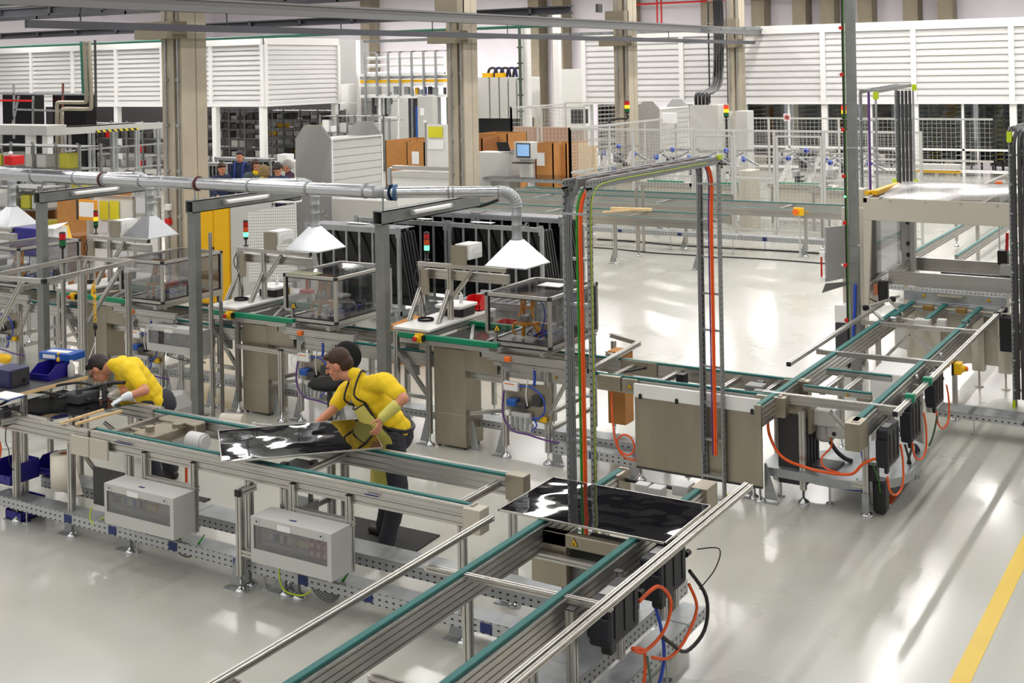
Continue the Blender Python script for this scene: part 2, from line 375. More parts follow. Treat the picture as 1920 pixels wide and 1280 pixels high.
# ================================================================ shell of the hall
def struct(name, b, mt, label=None): return solo(name, b, mt, label, None, None, 'structure')
b = B(); b.box((-62, -6, -0.2), (14, 66, 0)); struct('floor', b, floor_m)
wall_m = mat('pale_lilac_wall_panel', (226, 220, 228), 0.7, 0, 0.03, 0.5)
b = B(); b.box((-62, 62, 0), (14, 62.3, 10)); struct('wall_back', b, wall_m)
b = B(); b.box((-62.3, -6, 0), (-62, 62.3, 10)); struct('wall_left', b, wall_m)
roof_m = mat('dark_corrugated_roof', (74, 72, 80), 0.7, 0.2, 0.1, 0.4)
b = B(); b.box((-62.3, -6, 9.6), (14, 62.3, 9.9))
for k in range(30): b.box((-62, -5 + k * 2.25, 9.3), (14, -4.75 + k * 2.25, 9.6))
struct('ceiling', b, roof_m)
# lamp housings under the roof
hs = T('linear_ceiling_lamp', 'long white linear ceiling lamp hanging under the dark roof', 'ceiling lamp', (LAMPS[0].location.x, LAMPS[0].location.y, LAMP_Z + .02), 'rows of linear ceiling lamps')
bb = B(); x, y = LAMPS[0].location.x, LAMPS[0].location.y
bb.box((x - .16, y - 5.8, LAMP_Z + .03), (x + .16, y + 5.8, LAMP_Z + .14)); hs.part('lamp_housing', bb, white_m)
bb = B()
for q in (-5, 0, 5): bb.cyl((x, y + q, LAMP_Z + .14), (x, y + q, 9.3), .008, n=5)
hs.part('suspension_rod', bb, galv)
for l in LAMPS[1:]: copy_thing(hs.o, (l.location.x - x, l.location.y - y, 0))

# wall columns on the back wall and red pipes
for u in (690, 1005, 1050, 1180, 1330, 1425, 1502, 1555, 1625, 1710, 1775):
    p = aty(u, 60, 61.2); b = B(); b.box((p.x - .35, 60.9, 0), (p.x + .35, 61.9, 9.3)); struct('trim_1', b, concrete_d)
b = B()
for u in (1240, 1232):
    p = aty(u, 20, 60.5); b.cyl((p.x, 60.5, 5.4), (p.x, 60.5, 9.2), .05, n=8)
b.cyl((-30, 60.5, 7.3), (-12, 60.5, 7.3), .05, n=8)
solo('sprinkler_pipe', b, red, 'thin dark red sprinkler pipes on the far back wall', 'pipe')

# concrete columns standing in a row 9 m apart
def column(x, y, label, w=.245, dpt=.30):
    t = T('concrete_column', label, 'column', (x, y, 0), 'row of concrete columns', 'structure')
    b = B(); x0, x1 = x - w, x + w
    # double shaft with a recess between the two halves on the face towards the hall
    out = [(x0, y - dpt), (x0 + .3, y - dpt), (x0 + .3, y - dpt + .1), (x0 + .37, y - dpt + .1), (x0 + .37, y - dpt), (x1, y - dpt), (x1, y + dpt * .1), (x1 - .04, y + dpt * .14), (x1, y + dpt * .2), (x1, y + dpt), (x0, y + dpt)]
    b.quadp([(a, c, 0) for a, c in out], (0, 0, 1), 9.3); t.part('shaft', b, concrete)
    b = B(); b.box((x0 - .35, y - dpt - .3, 4.55), (x1 + .1, y - dpt + .05, 4.85)); b.box((x0 - .15, y - dpt - .25, 5.25), (x1, y - dpt + .05, 5.6)); t.parts('corbel', b, concrete_d)
    b = B()
    for q in (0.12, .42): b.cyl((x0 + q, y - dpt - .03, .2), (x0 + q, y - dpt - .03, 6.5), .018, n=6)
    for zc in range(6):
        b.box((x0 + .11, y - dpt - .055, .6 + zc * .8), (x0 + .17, y - dpt, .65 + zc * .8)); b.box((x0 + .39, y - dpt - .055, .6 + zc * .8), (x0 + .45, y - dpt, .65 + zc * .8))
    t.parts('conduit', b, galv)
    return t
XC = -16.5
col1 = column(XC, 15.75, 'thick concrete column nearest the camera, beside the yellow cabinet')
column(XC, 24.7, 'concrete column in mid hall behind the carton boxes and display screen')
column(XC, 33.6, 'concrete column behind the caged robot cell with a wall lamp bracket')
column(XC, 42.7, 'far concrete column at the corner of the white louvred cabin')
# roof runners along the columns
b = B(); bx = XC + .62
b.bar((bx, 4, 5.12), (bx, 46, 5.12), .12, .22); b.box((bx - .1, 4, 5.2), (bx + .1, 46, 5.24)); b.box((bx - .1, 4, 5.0), (bx + .1, 46, 5.03))
solo('roof_runner', b, mat('mill_steel', (112, 112, 112), .5, .4), 'long grey steel channel running past the column heads across the top of view', 'steel beam')
b = B(); b.bar((bx, 12, 4.72), (bx, 43, 4.72), .07, .12)
for k in range(10): b.cyl((bx, 13 + k * 3.2, 4.78), (bx, 13 + k * 3.2, 5.0), .012, n=5)
solo('cable_runner', b, steel_d, 'thin dark cable channel hung just under the long steel channel', 'cable channel')
# roof trusses and pipes seen in the upper left
for k, (yy, zz, w, h, mm, lb) in enumerate([(22, 5.95, .2, .5, steel_d, 'dark roof girder nearest the camera at upper left'), (27, 6.0, .2, .32, steel_d, 'dark roof girder, second from the front at upper left'), (32.5, 6.3, .3, .7, steel_d, 'dark roof girder, third from the front at upper left'), (36.5, 5.75, .3, .28, steel_d, 'dark roof girder just above the left louvred cabin')]):
    b = B(); x1 = -17.5 if k < 3 else -20
    b.box((-58, yy, zz), (x1, yy + w, zz + h * .16)); b.box((-58, yy, zz + h * .84), (x1, yy + w, zz + h)); b.box((-58, yy + w * .4, zz), (x1, yy + w * .6, zz + h))
    for q in range(16): b.box((-58 + q * 2.6, yy, zz), (-57.9 + q * 2.6, yy + w, zz + h))
    solo('roof_girder', b, mm, lb, 'roof girder', 'roof girders')
for k, (yy, zz, r, mm, lb) in enumerate([(30, 6.4, .05, red, 'red sprinkler main under the roof at upper left'), (33.5, 5.25, .05, mat('green_pipe', (40, 112, 92), .5), 'green pipe running above the left louvred cabin'), (24, 6.2, .06, galv, 'bright galvanised pipe under the roof at upper left'), (28.5, 6.55, .07, galv, 'second galvanised pipe high under the roof at upper left')]):
    b = B(); b.cyl((-58, yy, zz), (-17.5, yy, zz), r, n=8); solo('roof_pipe', b, mm, lb, 'pipe')
# cable ladder under the roof crossing columns two and three
b = B()
for yy in (38.0, 38.5): b.box((-30, yy, 5.05), (-14, yy + .04, 5.15))
for k in range(40): b.box((-30 + k * .4, 38, 5.07), (-29.96 + k * .4, 38.5, 5.1))
solo('roof_cable_ladder', b, galv, 'light cable ladder under the roof between the far columns', 'cable ladder')

# ---------------------------------------------------------------- white louvred cabins
louv = mat('white_louvre_panel', (214, 213, 213), 0.45)
def cabin_face(t, x0, x1, y, z0, z1, bays, axis='x', nl=11, blade=None):
    'frame, posts and real louvre blades of one face; axis x: face towards -y, axis y: face towards +x'
    def P(a, d, z): return (a, y - d, z) if axis == 'x' else (y + d, a, z)
    f = B(); f.box(P(x0, 0.02, z0), P(x1, .14, z0 + .08)); f.box(P(x0, 0.02, z1 - .3), P(x1, .16, z1))
    for k in range(bays + 1):
        a = x0 + (x1 - x0) * k / bays; f.box(P(a - .09, .0, z0), P(a + .09, .15, z1 - .3))
    t.parts('frame_rail', f, white_m)
    bk = B(); bk.box(P(x0, -.05, z0), P(x1, .0, z1)); t.part('backing_panel', bk, lgrey)
    h = (z1 - .3 - z0 - .08) / nl
    for k in range(bays):
        a0 = x0 + (x1 - x0) * k / bays + .09; a1 = x0 + (x1 - x0) * (k + 1) / bays - .09
        for j in range(nl):
            zb = z0 + .08 + j * h; l = B()
            pts = [P(a0, .085, zb), P(a0, .075, zb + h * .35), P(a0, .02, zb + h * .96), P(a0, .0, zb + h * .96), P(a0, .0, zb)]
            l.quadp(pts, (1, 0, 0) if axis == 'x' else (0, 1, 0), a1 - a0); t.part('louvre', l, louv)
cz0, cz1 = 2.45, 5.33
t = T('louvred_cabin', 'white louvred cabin at upper right, three wide bays beside the far column', 'cabin', (-10, 43.8, 0), 'white louvred cabins')
cabin_face(t, -16.75, -4.0, 43.75, cz0, cz1, 4)
pb = B(); pb.box((-16.75, 43.8, cz0), (-4.0, 52, cz0 + .1)); pb.box((-16.75, 43.8, cz1 - .1), (-4.0, 52, cz1)); t.parts('cabin_deck', pb, lgrey)
pb = B()
for xx in (-16.6, -13.56, -10.37, -7.18, -4.2): pb.box((xx - .11, 43.7, 0), (xx + .11, 43.92, cz0))
t.parts('post', pb, white_m)
t = T('louvred_cabin', 'white louvred cabin at upper centre, partly hidden by two columns', 'cabin', (-20, 43.8, 0), 'white louvred cabins')
cabin_face(t, -23.3, -16.95, 43.75, cz0, cz1 - .0, 3)
pb = B(); pb.box((-23.3, 43.8, cz0), (-16.95, 52, cz0 + .1)); pb.box((-23.3, 43.8, cz0 + .1), (-23.2, 52, cz1)); t.parts('cabin_deck', pb, lgrey)
pb = B()
for xx in (-23.2, -19): pb.box((xx - .12, 43.7, 0), (xx + .12, 43.92, cz0))
t.parts('post', pb, white_m)
t = T('louvred_cabin', 'white louvred cabin at upper left with its corner towards the camera', 'cabin', (-40, 38.3, 0), 'white louvred cabins')
cabin_face(t, -56.0, -35.4, 38.2, 2.55, 5.42, 7, nl=12)
cabin_face(t, 38.2, 42.9, -35.4, 2.55, 5.42, 1, 'y', nl=12)
pb = B(); pb.box((-56, 38.3, 2.55), (-35.45, 42.9, 2.65)); t.parts('cabin_deck', pb, lgrey)
pb = B()
for xx in (-47.4, -44.3, -41, -38.2, -35.5): pb.box((xx - .12, 38.1, 0), (xx + .12, 38.34, 2.55))
pb.box((-35.6, 42.7, 0), (-35.35, 42.9, 2.55)); t.parts('post', pb, white_m)
# glazing and machines behind glass below the right cabin
t = T('glazed_partition', 'glass wall with thin white posts under the right louvred cabin', 'partition', (-10, 43.8, 0))
pb = B(); pb.box((-16.6, 43.80, .9), (-4.1, 43.83, cz0)); t.part('glass', pb, glass_w)
pb = B(); pb.box((-16.6, 43.78, .1), (-4.1, 43.86, .2)); pb.box((-16.6, 43.76, .85), (-4.1, 43.86, .92))
for xx in (-14.9, -11.9, -8.8, -5.6): pb.box((xx - .04, 43.76, 0), (xx + .04, 43.88, cz0))
t.parts('mullion', pb, white_m)
# ================================================================ foreground conveyors
def foot(t, x, y, par, r=.055):
    b = B(); b.lathe((x, y, 0), [(r, 0), (r, .012), (r * .75, .03), (.02, .04), (.016, .05), (.011, .05), (.011, .14), (0, .14)], 14); t.part('foot', b, chrome, par)
def gusset(t, x, y, par, dx=-1):
    b = B(); b.quadp([(x + dx * .03, y + .03, .34), (x + dx * .05, y + .03, .34), (x + dx * .15, y + .03, .02), (x + dx * .03, y + .03, .02)], (0, 1, 0), .006)
    b.box((x + dx * .03, y - .03, 0), (x + dx * .16, y + .036, .008)); t.part('floor_bracket', b, galv, par)
def leg(t, x, y, ztop, z0=.12, w=.05, gs=-1, ft=True, h=None):
    b = B(); b.prof((x, y, z0), (x, y, ztop), w, h or w, up=(0, 1, 0)); o = t.part('leg', b, alu)
    if ft: foot(t, x, y, o)
    if gs: gusset(t, x, y, o, gs)
    return o
def belt_rail(t, axis, c, a0, a1, z=.96, side=1, h=.135, guide=True, bw=.036, w=.05):
    'beam with belt on top; side = +1/-1 tells on which side the shiny guide strip runs'
    def P(a, d, zz): return (a, c + d, zz) if axis == 'x' else (c + d, a, zz)
    b = B(); b.prof(P(a0, 0, z - .02 - h / 2), P(a1, 0, z - .02 - h / 2), w, h); r = t.part('beam', b, alu)
    b = B(); b.bbox(P(a0 + .02, -bw / 2 - side * .012, z - .018), P(a1 - .02, bw / 2 - side * .012, z), .004); t.part('belt', b, teal, r)
    if guide:
        b = B(); b.prof(P(a0 + .01, side * .037, z - .04), P(a1 - .01, side * .037, z - .04), .03, .07, g=.006, d=.006); t.part('guide_strip', b, alu, r)
    b = B()
    for a in (a0, a1): b.box(P(a - .012, -.03, z - .02 - h - .02), P(a + .012, .03, z + .004))
    t.parts('end_plate', b, stain, r)
    return r
def cbar(t, p0, p1, w=.04, h=None, name='cross_bar', m=None):
    b = B(); b.prof(p0, p1, w, h); return t.part(name, b, m or alu)
def endcaps(t, pts, w=.046, par=None, ax='y'):
    for p in pts:
        b = B(); d = .006
        if ax == 'y': b.box((p[0] - w / 2, p[1] - d, p[2] - w / 2), (p[0] + w / 2, p[1] + d, p[2] + w / 2))
        elif ax == 'z': b.box((p[0] - w / 2, p[1] - w / 2, p[2] - d), (p[0] + w / 2, p[1] + w / 2, p[2] + d))
        else: b.box((p[0] - d, p[1] - w / 2, p[2] - w / 2), (p[0] + d, p[1] + w / 2, p[2] + w / 2))
        t.parts('end_cap', b, black, par)

# --- long front conveyor
FY0, FY1 = 6.96, 7.62
t = T('belt_conveyor', 'long front aluminium conveyor with teal belts under the skewed black sheet', 'conveyor', (-7, 7.3, 0), 'aluminium belt conveyors'); front = t
belt_rail(t, 'x', FY0, -8.42, -4.62, side=-1)
belt_rail(t, 'x', FY1, -8.42, -4.72, side=1)
for x in (-8.38, -6.25, -4.83): cbar(t, (x, FY0 + .03, .88), (x, FY1 - .03, .88), .045)
for x in (-8.0, -6.68, -6.32, -4.72): leg(t, x, FY0, .80)
leg(t, -6.19, FY0, .62)
for x in (-7.95, -6.42, -6.28, -4.72): leg(t, x, FY1, .80)
b = B(); b.bbox((-4.66, FY0 - .08, .79), (-4.52, FY0 + .035, .955), .004); t.part('drive_cover', b, beige)
b = B(); b.bbox((-4.76, FY1 - .035, .78), (-4.60, FY1 + .06, .965), .004); t.part('drive_cover', b, stain)
b = B(); b.bbox((-8.62, FY0 - .085, .74), (-8.40, FY0 - .06, .9), .003); b.bbox((-8.40, FY0 - .075, .74), (-8.18, FY0 - .055, .9), .003); t.parts('joint_plate', b, beige)
b = B(); b.bbox((-8.12, 7.1, .84), (-7.86, 7.5, .93), .01); b.bbox((-8.2, 7.45, .86), (-7.75, 7.58, .95), .01); b.cyl((-8.02, 7.2, .93), (-8.02, 7.2, .97), .04); b.cyl((-7.9, 7.4, .93), (-7.9, 7.4, .96), .05); b.cyl((-8.38, 7.3, .87), (-7.95, 7.3, .87), .02); t.part('drive_unit', b, stain)
b = B(); b.cyl((-7.78, 7.42, .83), (-7.62, 7.42, .83), .075, n=14); b.cyl((-7.62, 7.42, .83), (-7.6, 7.42, .83), .06, n=14); t.part('drive_motor', b, white_c)
b = B(); b.box((-8.1, FY0 - .068, .905), (-7.9, FY0 - .066, .915)); b.box((-5.5, FY0 - .074, .905), (-5.38, FY0 - .072, .915)); t.parts('blue_print_strip', b, label_b)
# mid-line lift / stopper between the rails
b = B(); b.bbox((-6.62, 7.2, .80), (-6.36, 7.44, .845), .005); b.box((-6.6, 7.22, .845), (-6.55, 7.27, .87)); b.box((-6.43, 7.37, .845), (-6.38, 7.42, .87)); b.cyl((-6.55, 7.26, .55), (-6.55, 7.26, .8), .02); b.cyl((-6.43, 7.38, .55), (-6.43, 7.38, .8), .02); b.bbox((-6.6, 7.22, .42), (-6.38, 7.42, .56), .005); t.part('lift_unit', b, galv_d)
cbar(t, (-6.95, 7.27, .70), (-6.2, 7.27, .70), .045); cbar(t, (-6.45, FY0, .50), (-6.45, FY1, .50), .045)
# side frame beside the second electrical box
b = B(); b.prof((-6.66, 6.84, .12), (-6.66, 6.84, .72), .05); o = t.part('leg', b, alu); foot(t, -6.66, 6.84, o); gusset(t, -6.66, 6.84, o)
cbar(t, (-6.66, 6.84, .745), (-6.66, 7.0, .745), .05); endcaps(t, [(-6.66, 6.815, .745)], .05)
cbar(t, (-6.66, 6.84, .30), (-6.2, 6.84, .30), .045)
# warning triangle and lift housing under the lying panel
def warn_sign(t, c, s, n=(0, -1, 0), par=None):
    c = Vector(c); n = Vector(n); u = n.cross(Vector((0, 0, 1))).normalized() * -1
    b = B(); b.mat(black); b.quadp([c - u * s, c + u * s, c + Vector((0, 0, s * 1.75))], n, .0015)
    b.mat(yellow_s); q = c + Vector((0, 0, s * .14)) + n * .0015; b.quadp([q - u * s * .8, q + u * s * .8, q + Vector((0, 0, s * 1.4))], n, .001)
    b.mat(black); q = c + Vector((0, 0, s * .35)) + n * .003; b.quadp([q - u * s * .3, q + u * s * .3 , q + u * s * .3 + Vector((0, 0, s * .2)), q + u * s * .05 + Vector((0, 0, s * .2)), q + u * s * .05 + Vector((0, 0, s * .5)), q - u * s * .15 + Vector((0, 0, s * .5))], n, .001)
    return t.part('warning_sign', b, None, par)

# --- cross conveyor running towards the camera at the bottom
t = T('belt_conveyor', 'cross conveyor at the bottom centre carrying the flat black sheet', 'conveyor', (-3.7, 6, 0), 'aluminium belt conveyors'); cross = t
CX0, CX1 = -4.06, -3.40
belt_rail(t, 'y', CX0, 3.2, 8.1, z=.965, side=1, h=.16, guide=False, bw=.045, w=.06)
belt_rail(t, 'y', CX1, 3.2, 8.1, z=.965, side=1, h=.16, guide=False, bw=.045, w=.06)
for x, yy0, yy1, dd in ((-4.32, 3.2, 6.72, .04), ): 
    b = B(); b.prof((x, yy0, 1.0), (x, yy1, 1.0), .04, .03); t.part('guard_rail', b, alu)
b = B(); b.prof((-3.11, 3.2, 1.0), (-3.11, 8.1, 1.0), .028, .028, g=.006, d=.005); b.prof((-3.075, 3.2, .992), (-3.075, 8.1, .992), .028, .028, g=.006, d=.005); t.part('guard_rail', b, alu)
cbar(t, (-4.32, 5.98, .94), (-3.1, 6.02, .94), .035); cbar(t, (-4.32, 4.35, .95), (-3.1, 4.35, .95), .045)
cbar(t, (-4.1, 6.82, .78), (-3.3, 6.82, .78), .04); cbar(t, (-4.06, 5.1, .72), (-3.4, 5.1, .72), .045)
for x, y in ((-4.06, 6.03), (-3.43, 5.7), (-4.06, 4.1), (-3.43, 4.0), (-3.47, 7.66), (-4.06, 7.8)): leg(t, x, y, .80, gs=-1 if y > 5 else 0)
for y in (5.92, 6.5, 7.1):
    b = B(); b.prof((-3.3, y, .42), (-3.3, y, .93), .05); o = t.part('short_post', b, alu)
    b = B(); b.box((-3.325, y - .025, .93), (-3.275, y + .025, .936)); t.parts('end_cap', b, black, o)
b = B(); b.bbox((-4.12, 6.87, .58), (-3.86, 6.93, .925), .004); b.bbox((-4.12, 6.87, .84), (-3.46, 6.93, .925), .004); b.box((-4.1, 7.5, .8), (-3.5, 7.56, .92)); lf = t.parts('lift_housing', b, stain)[0]
warn_sign(t, (-3.8, 6.868, .86), .03, par=lf)
b = B(); b.bbox((-3.95, 6.95, .3), (-3.6, 7.4, .75), .01); t.part('lift_cylinder_block', b, galv_d)
b = B(); b.box((-3.86, 6.99, .42), (-3.7, 7.0, .55)); t.part('black_valve', b, black)
b = B(); b.bbox((-4.1, 7.95, .78), (-4.02, 8.14, .96), .004); b.bbox((-3.46, 7.95, .78), (-3.34, 8.14, .97), .004); t.parts('end_housing', b, stain)
b = B(); b.cyl((-4.02, 8.06, .9), (-3.46, 8.06, .9), .014); t.part('drive_shaft', b, black)
b = B(); b.bbox((-3.62, 7.98, .88), (-3.5, 8.12, .95), .005); b.bbox((-3.85, 7.85, .9), (-3.75, 7.93, .96), .005); b.bbox((-3.72, 7.8, .9), (-3.62, 7.9, .97), .005); t.parts('stopper_block', b, lgrey)
# grey motor boxes with their leads
def motor_box(label, y0, y1, x0=-3.27, x1=-3.13, z0=.69, z1=.94):
    t = T('motor_controller', label, 'motor controller', ((x0 + x1) / 2, (y0 + y1) / 2, z0), 'dark motor controllers on the conveyors')
    b = B(); b.bbox((x0, y0, z0), (x1, y1, z1), .012)
    for k in range(3): yy = y0 + (y1 - y0) * (k + .5) / 3; b.box((x1, yy - .008, z0 + .04), (x1 + .006, yy + .008, z1 - .04))
    b.bbox((x0, y0 - .02, z0 + .05), (x1, y0, z1 - .08), .01); t.part('housing', b, navy)
    b = B(); b.bbox((x0 + .04, y1, z0 + .24), (x1 - .04, y1 + .08, z1 - .06), .008); b.cyl((x1 - .04, y1 + .08, z1 - .12), (x1 - .04, y1 + .13, z1 - .12), .02); b.bbox((x0 + .05, y0 + .05, z0 - .06), (x1 - .02, y0 + .12, z0), .008); t.parts('connector', b, black)
    b = B(); b.box((x0 + .02, y0 + .1, z1), (x1 - .02, y1 - .15, z1 + .004)); t.part('rating_plate', b, grey_m)
    return t
motor_box('dark grey motor controller under the guard rail, nearer the camera', 6.05, 6.42)
motor_box('dark grey motor controller just under the corner of the flat black sheet', 6.72, 7.1)
def cable(label, pts, r, m, cat='cable', group=None, n=6, name='cable'):
    b = B(); b.tube(pts, r, n, 5); return solo(name, b, m, label, cat, group)
cable('orange looped motor cable below the nearer motor controller', [(-3.13, 6.42, .82), (-3.1, 6.62, .84), (-3.08, 6.75, .7), (-3.1, 6.68, .55), (-3.12, 6.45, .52), (-3.12, 6.3, .6), (-3.13, 6.48, .5), (-3.12, 6.42, .32), (-3.12, 6.2, .24), (-3.12, 6.02, .32), (-3.13, 5.98, .48)], .011, orange)
cable('orange-red motor cable hanging below the farther motor controller', [(-3.13, 7.13, .66), (-3.1, 7.18, .5), (-3.1, 7.0, .38), (-3.12, 6.8, .34), (-3.14, 6.6, .42)], .010, orange)
cable('blue air hose curving under the cross conveyor', [(-3.4, 7.0, .8), (-3.2, 6.85, .5), (-3.14, 6.75, .3), (-3.13, 6.5, .16), (-3.2, 6.25, .15), (-3.35, 6.1, .22)], .012, blue_c, 'hose', name='air_hose')
cable('black cable looping down beside the front motor controllers', [(-3.12, 7.12, .75), (-3.06, 7.24, .55), (-3.06, 7.2, .36), (-3.1, 7.0, .3), (-3.12, 6.82, .42), (-3.13, 6.72, .5)], .012, black)
cable('thin black sensor lead at the farther motor controller', [(-3.1, 7.2, .86), (-3.0, 7.32, .84), (-3.02, 7.3, .72), (-3.08, 7.18, .62)], .004, black)
cable('dark power lead dropping to the floor below the nearer motor controller', [(-3.14, 6.0, .46), (-3.1, 6.1, .3), (-3.12, 6.0, .1), (-3.2, 5.8, .02), (-3.35, 5.5, .015), (-3.45, 5.2, .015)], .012, black)
cable('yellow-green earth lead beside the dark power lead', [(-3.12, 6.1, .46), (-3.08, 6.15, .3), (-3.1, 6.05, .12), (-3.18, 5.85, .03), (-3.3, 5.5, .02)], .006, lime)
cable('green-grey hose drooping to the floor right of the power lead', [(-3.1, 6.45, .5), (-3.06, 6.4, .25), (-3.1, 6.2, .05), (-3.2, 5.9, .02), (-3.3, 5.4, .02)], .008, mat('grey_green_hose', (84, 108, 92), .5))
b = B(); b.bbox((-3.42, 5.92, .10), (-3.22, 6.2, .32), .01); b.cyl((-3.22, 6.05, .2), (-3.16, 6.05, .2), .07, n=14); solo('geared_motor', b, black, 'black box motor on the cable channel under the cross conveyor', 'motor')
b = B(); b.bbox((-3.6, 5.05, .08), (-3.4, 5.35, .26), .01); solo('junction_box', b, black, 'black junction box at the bottom edge under the cross conveyor', 'junction box')
b = B(); b.tube([(-3.4, 5.2, .1), (-3.25, 5.3, .06), (-3.2, 5.15, .03), (-3.35, 5.0, .02)], .02, 8, 5); solo('green_cable_bundle', b, green_c, 'green cable bundle by the bottom junction box', 'cable')

# --- perforated cable channels on the floor
def channel(label, p0, p1, w=.2, z=.17, h=.075, feet=True, clips=(), group='perforated cable channels'):
    p0 = Vector(p0); p1 = Vector(p1); d = (p1 - p0).normalized(); n = Vector((-d.y, d.x, 0)) * w / 2; L_ = (p1 - p0).length
    t = T('cable_channel', label, 'cable channel', (p0.x, p0.y, 0), group)
    b = B(); b.quadp([p0 - n + Vector((0, 0, z - h)), p0 + n + Vector((0, 0, z - h)), p0 + n + Vector((0, 0, z - .004)), p0 - n + Vector((0, 0, z - .004))], d, L_); t.part('side_wall', b, perf)
    b = B(); b.quadp([p0 - n * 1.03 + Vector((0, 0, z - .004)), p1 - n * 1.03 + Vector((0, 0, z - .004)), p1 + n * 1.03 + Vector((0, 0, z - .004)), p0 + n * 1.03 + Vector((0, 0, z - .004))], (0, 0, 1), .004)
    k = 0
    while k * 1.9 < L_ - .2:
        q = p0 + d * k * 1.9; b.quadp([q - n * 1.05 + Vector((0, 0, z)), q - n * 1.05 + d * .03 + Vector((0, 0, z)), q + n * 1.05 + d * .03 + Vector((0, 0, z)), q + n * 1.05 + Vector((0, 0, z))], (0, 0, 1), .003); k += 1
    t.part('lid', b, galv)
    if feet:
        k = .35
        while k < L_:
            q = p0 + d * k; b = B(); b.cyl((q.x, q.y, 0), (q.x, q.y, z - h), .008, n=6); b.cyl((q.x, q.y, 0), (q.x, q.y, .012), .035, n=10); t.part('support_foot', b, chrome); k += 1.4
    for c in clips:
        q = p0 + d * c - n * 1.02; b = B(); e = d * .045
        b.quadp([q - e + Vector((0, 0, z - h + .01)), q + e + Vector((0, 0, z - h + .01)), q + e + Vector((0, 0, z - .015)), q - e + Vector((0, 0, z - .015))], -n, .004); t.part('label_plate', b, label_b)
    return t
channel('near perforated cable channel below the front conveyor', (-9.7, 6.98, 0), (-4.12, 6.98, 0), .16, .22, .09, clips=(1.0, 1.55, 2.25, 2.95, 3.6, 4.2, 4.75, 5.2))
channel('second perforated cable channel behind the near one below the front conveyor', (-9.5, 7.36, 0), (-4.12, 7.36, 0), .22, .3, .09, feet=False, clips=(1.5, 3.4))
channel('perforated cable channel under the cross conveyor', (-3.65, 4.6, 0), (-3.65, 8.0, 0), .26, .3, .1, clips=(1.2,))
channel('cable channel with bright lid at the bottom right of the cross conveyor', (-3.3, 5.4, 0), (-3.3, 7.6, 0), .16, .32, .08)

# --- electrical boxes with windows
def wiring(t, par, x0, x1, y, z0, z1, seed):
    r = random.Random(seed); b = B(); b.mat(lgrey); b.box((x0, y + .05, z0), (x1, y + .06, z1)); t.part('mounting_plate', b, None, par)
    b = B(); b.mat(grey_m); b.box((x0 + .02, y + .02, z1 - .07), (x0 + (x1 - x0) * .5, y + .05, z1 - .03)); b.box((x0 + (x1 - x0) * .5, y + .02, z0 + .02), (x0 + (x1 - x0) * .52, y + .05, z1))
    b.box((x0 + .02, y + .02, z0 + .02), (x0 + (x1 - x0) * .95, y + .05, z0 + .045)); t.parts('wire_duct', b, None, par)
    for k in range(9):
        b = B(); w = (x1 - x0) / 22; a = x0 + (x1 - x0) * (.06 + .05 * k); b.box((a, y + .01, z0 + .07), (a + w, y + .05, z0 + .12)); t.part('terminal_block', b, [lgrey, black, grey_m, blue_k][r.randrange(4)], par)
    for k in range(7):
        b = B(); a = x0 + (x1 - x0) * (.56 + .025 * k); b.box((a, y + .01, z1 - .09), (a + .012, y + .05, z1 - .05)); t.part('fuse_clip', b, [yellow_s, lgrey, wood][k % 3], par)
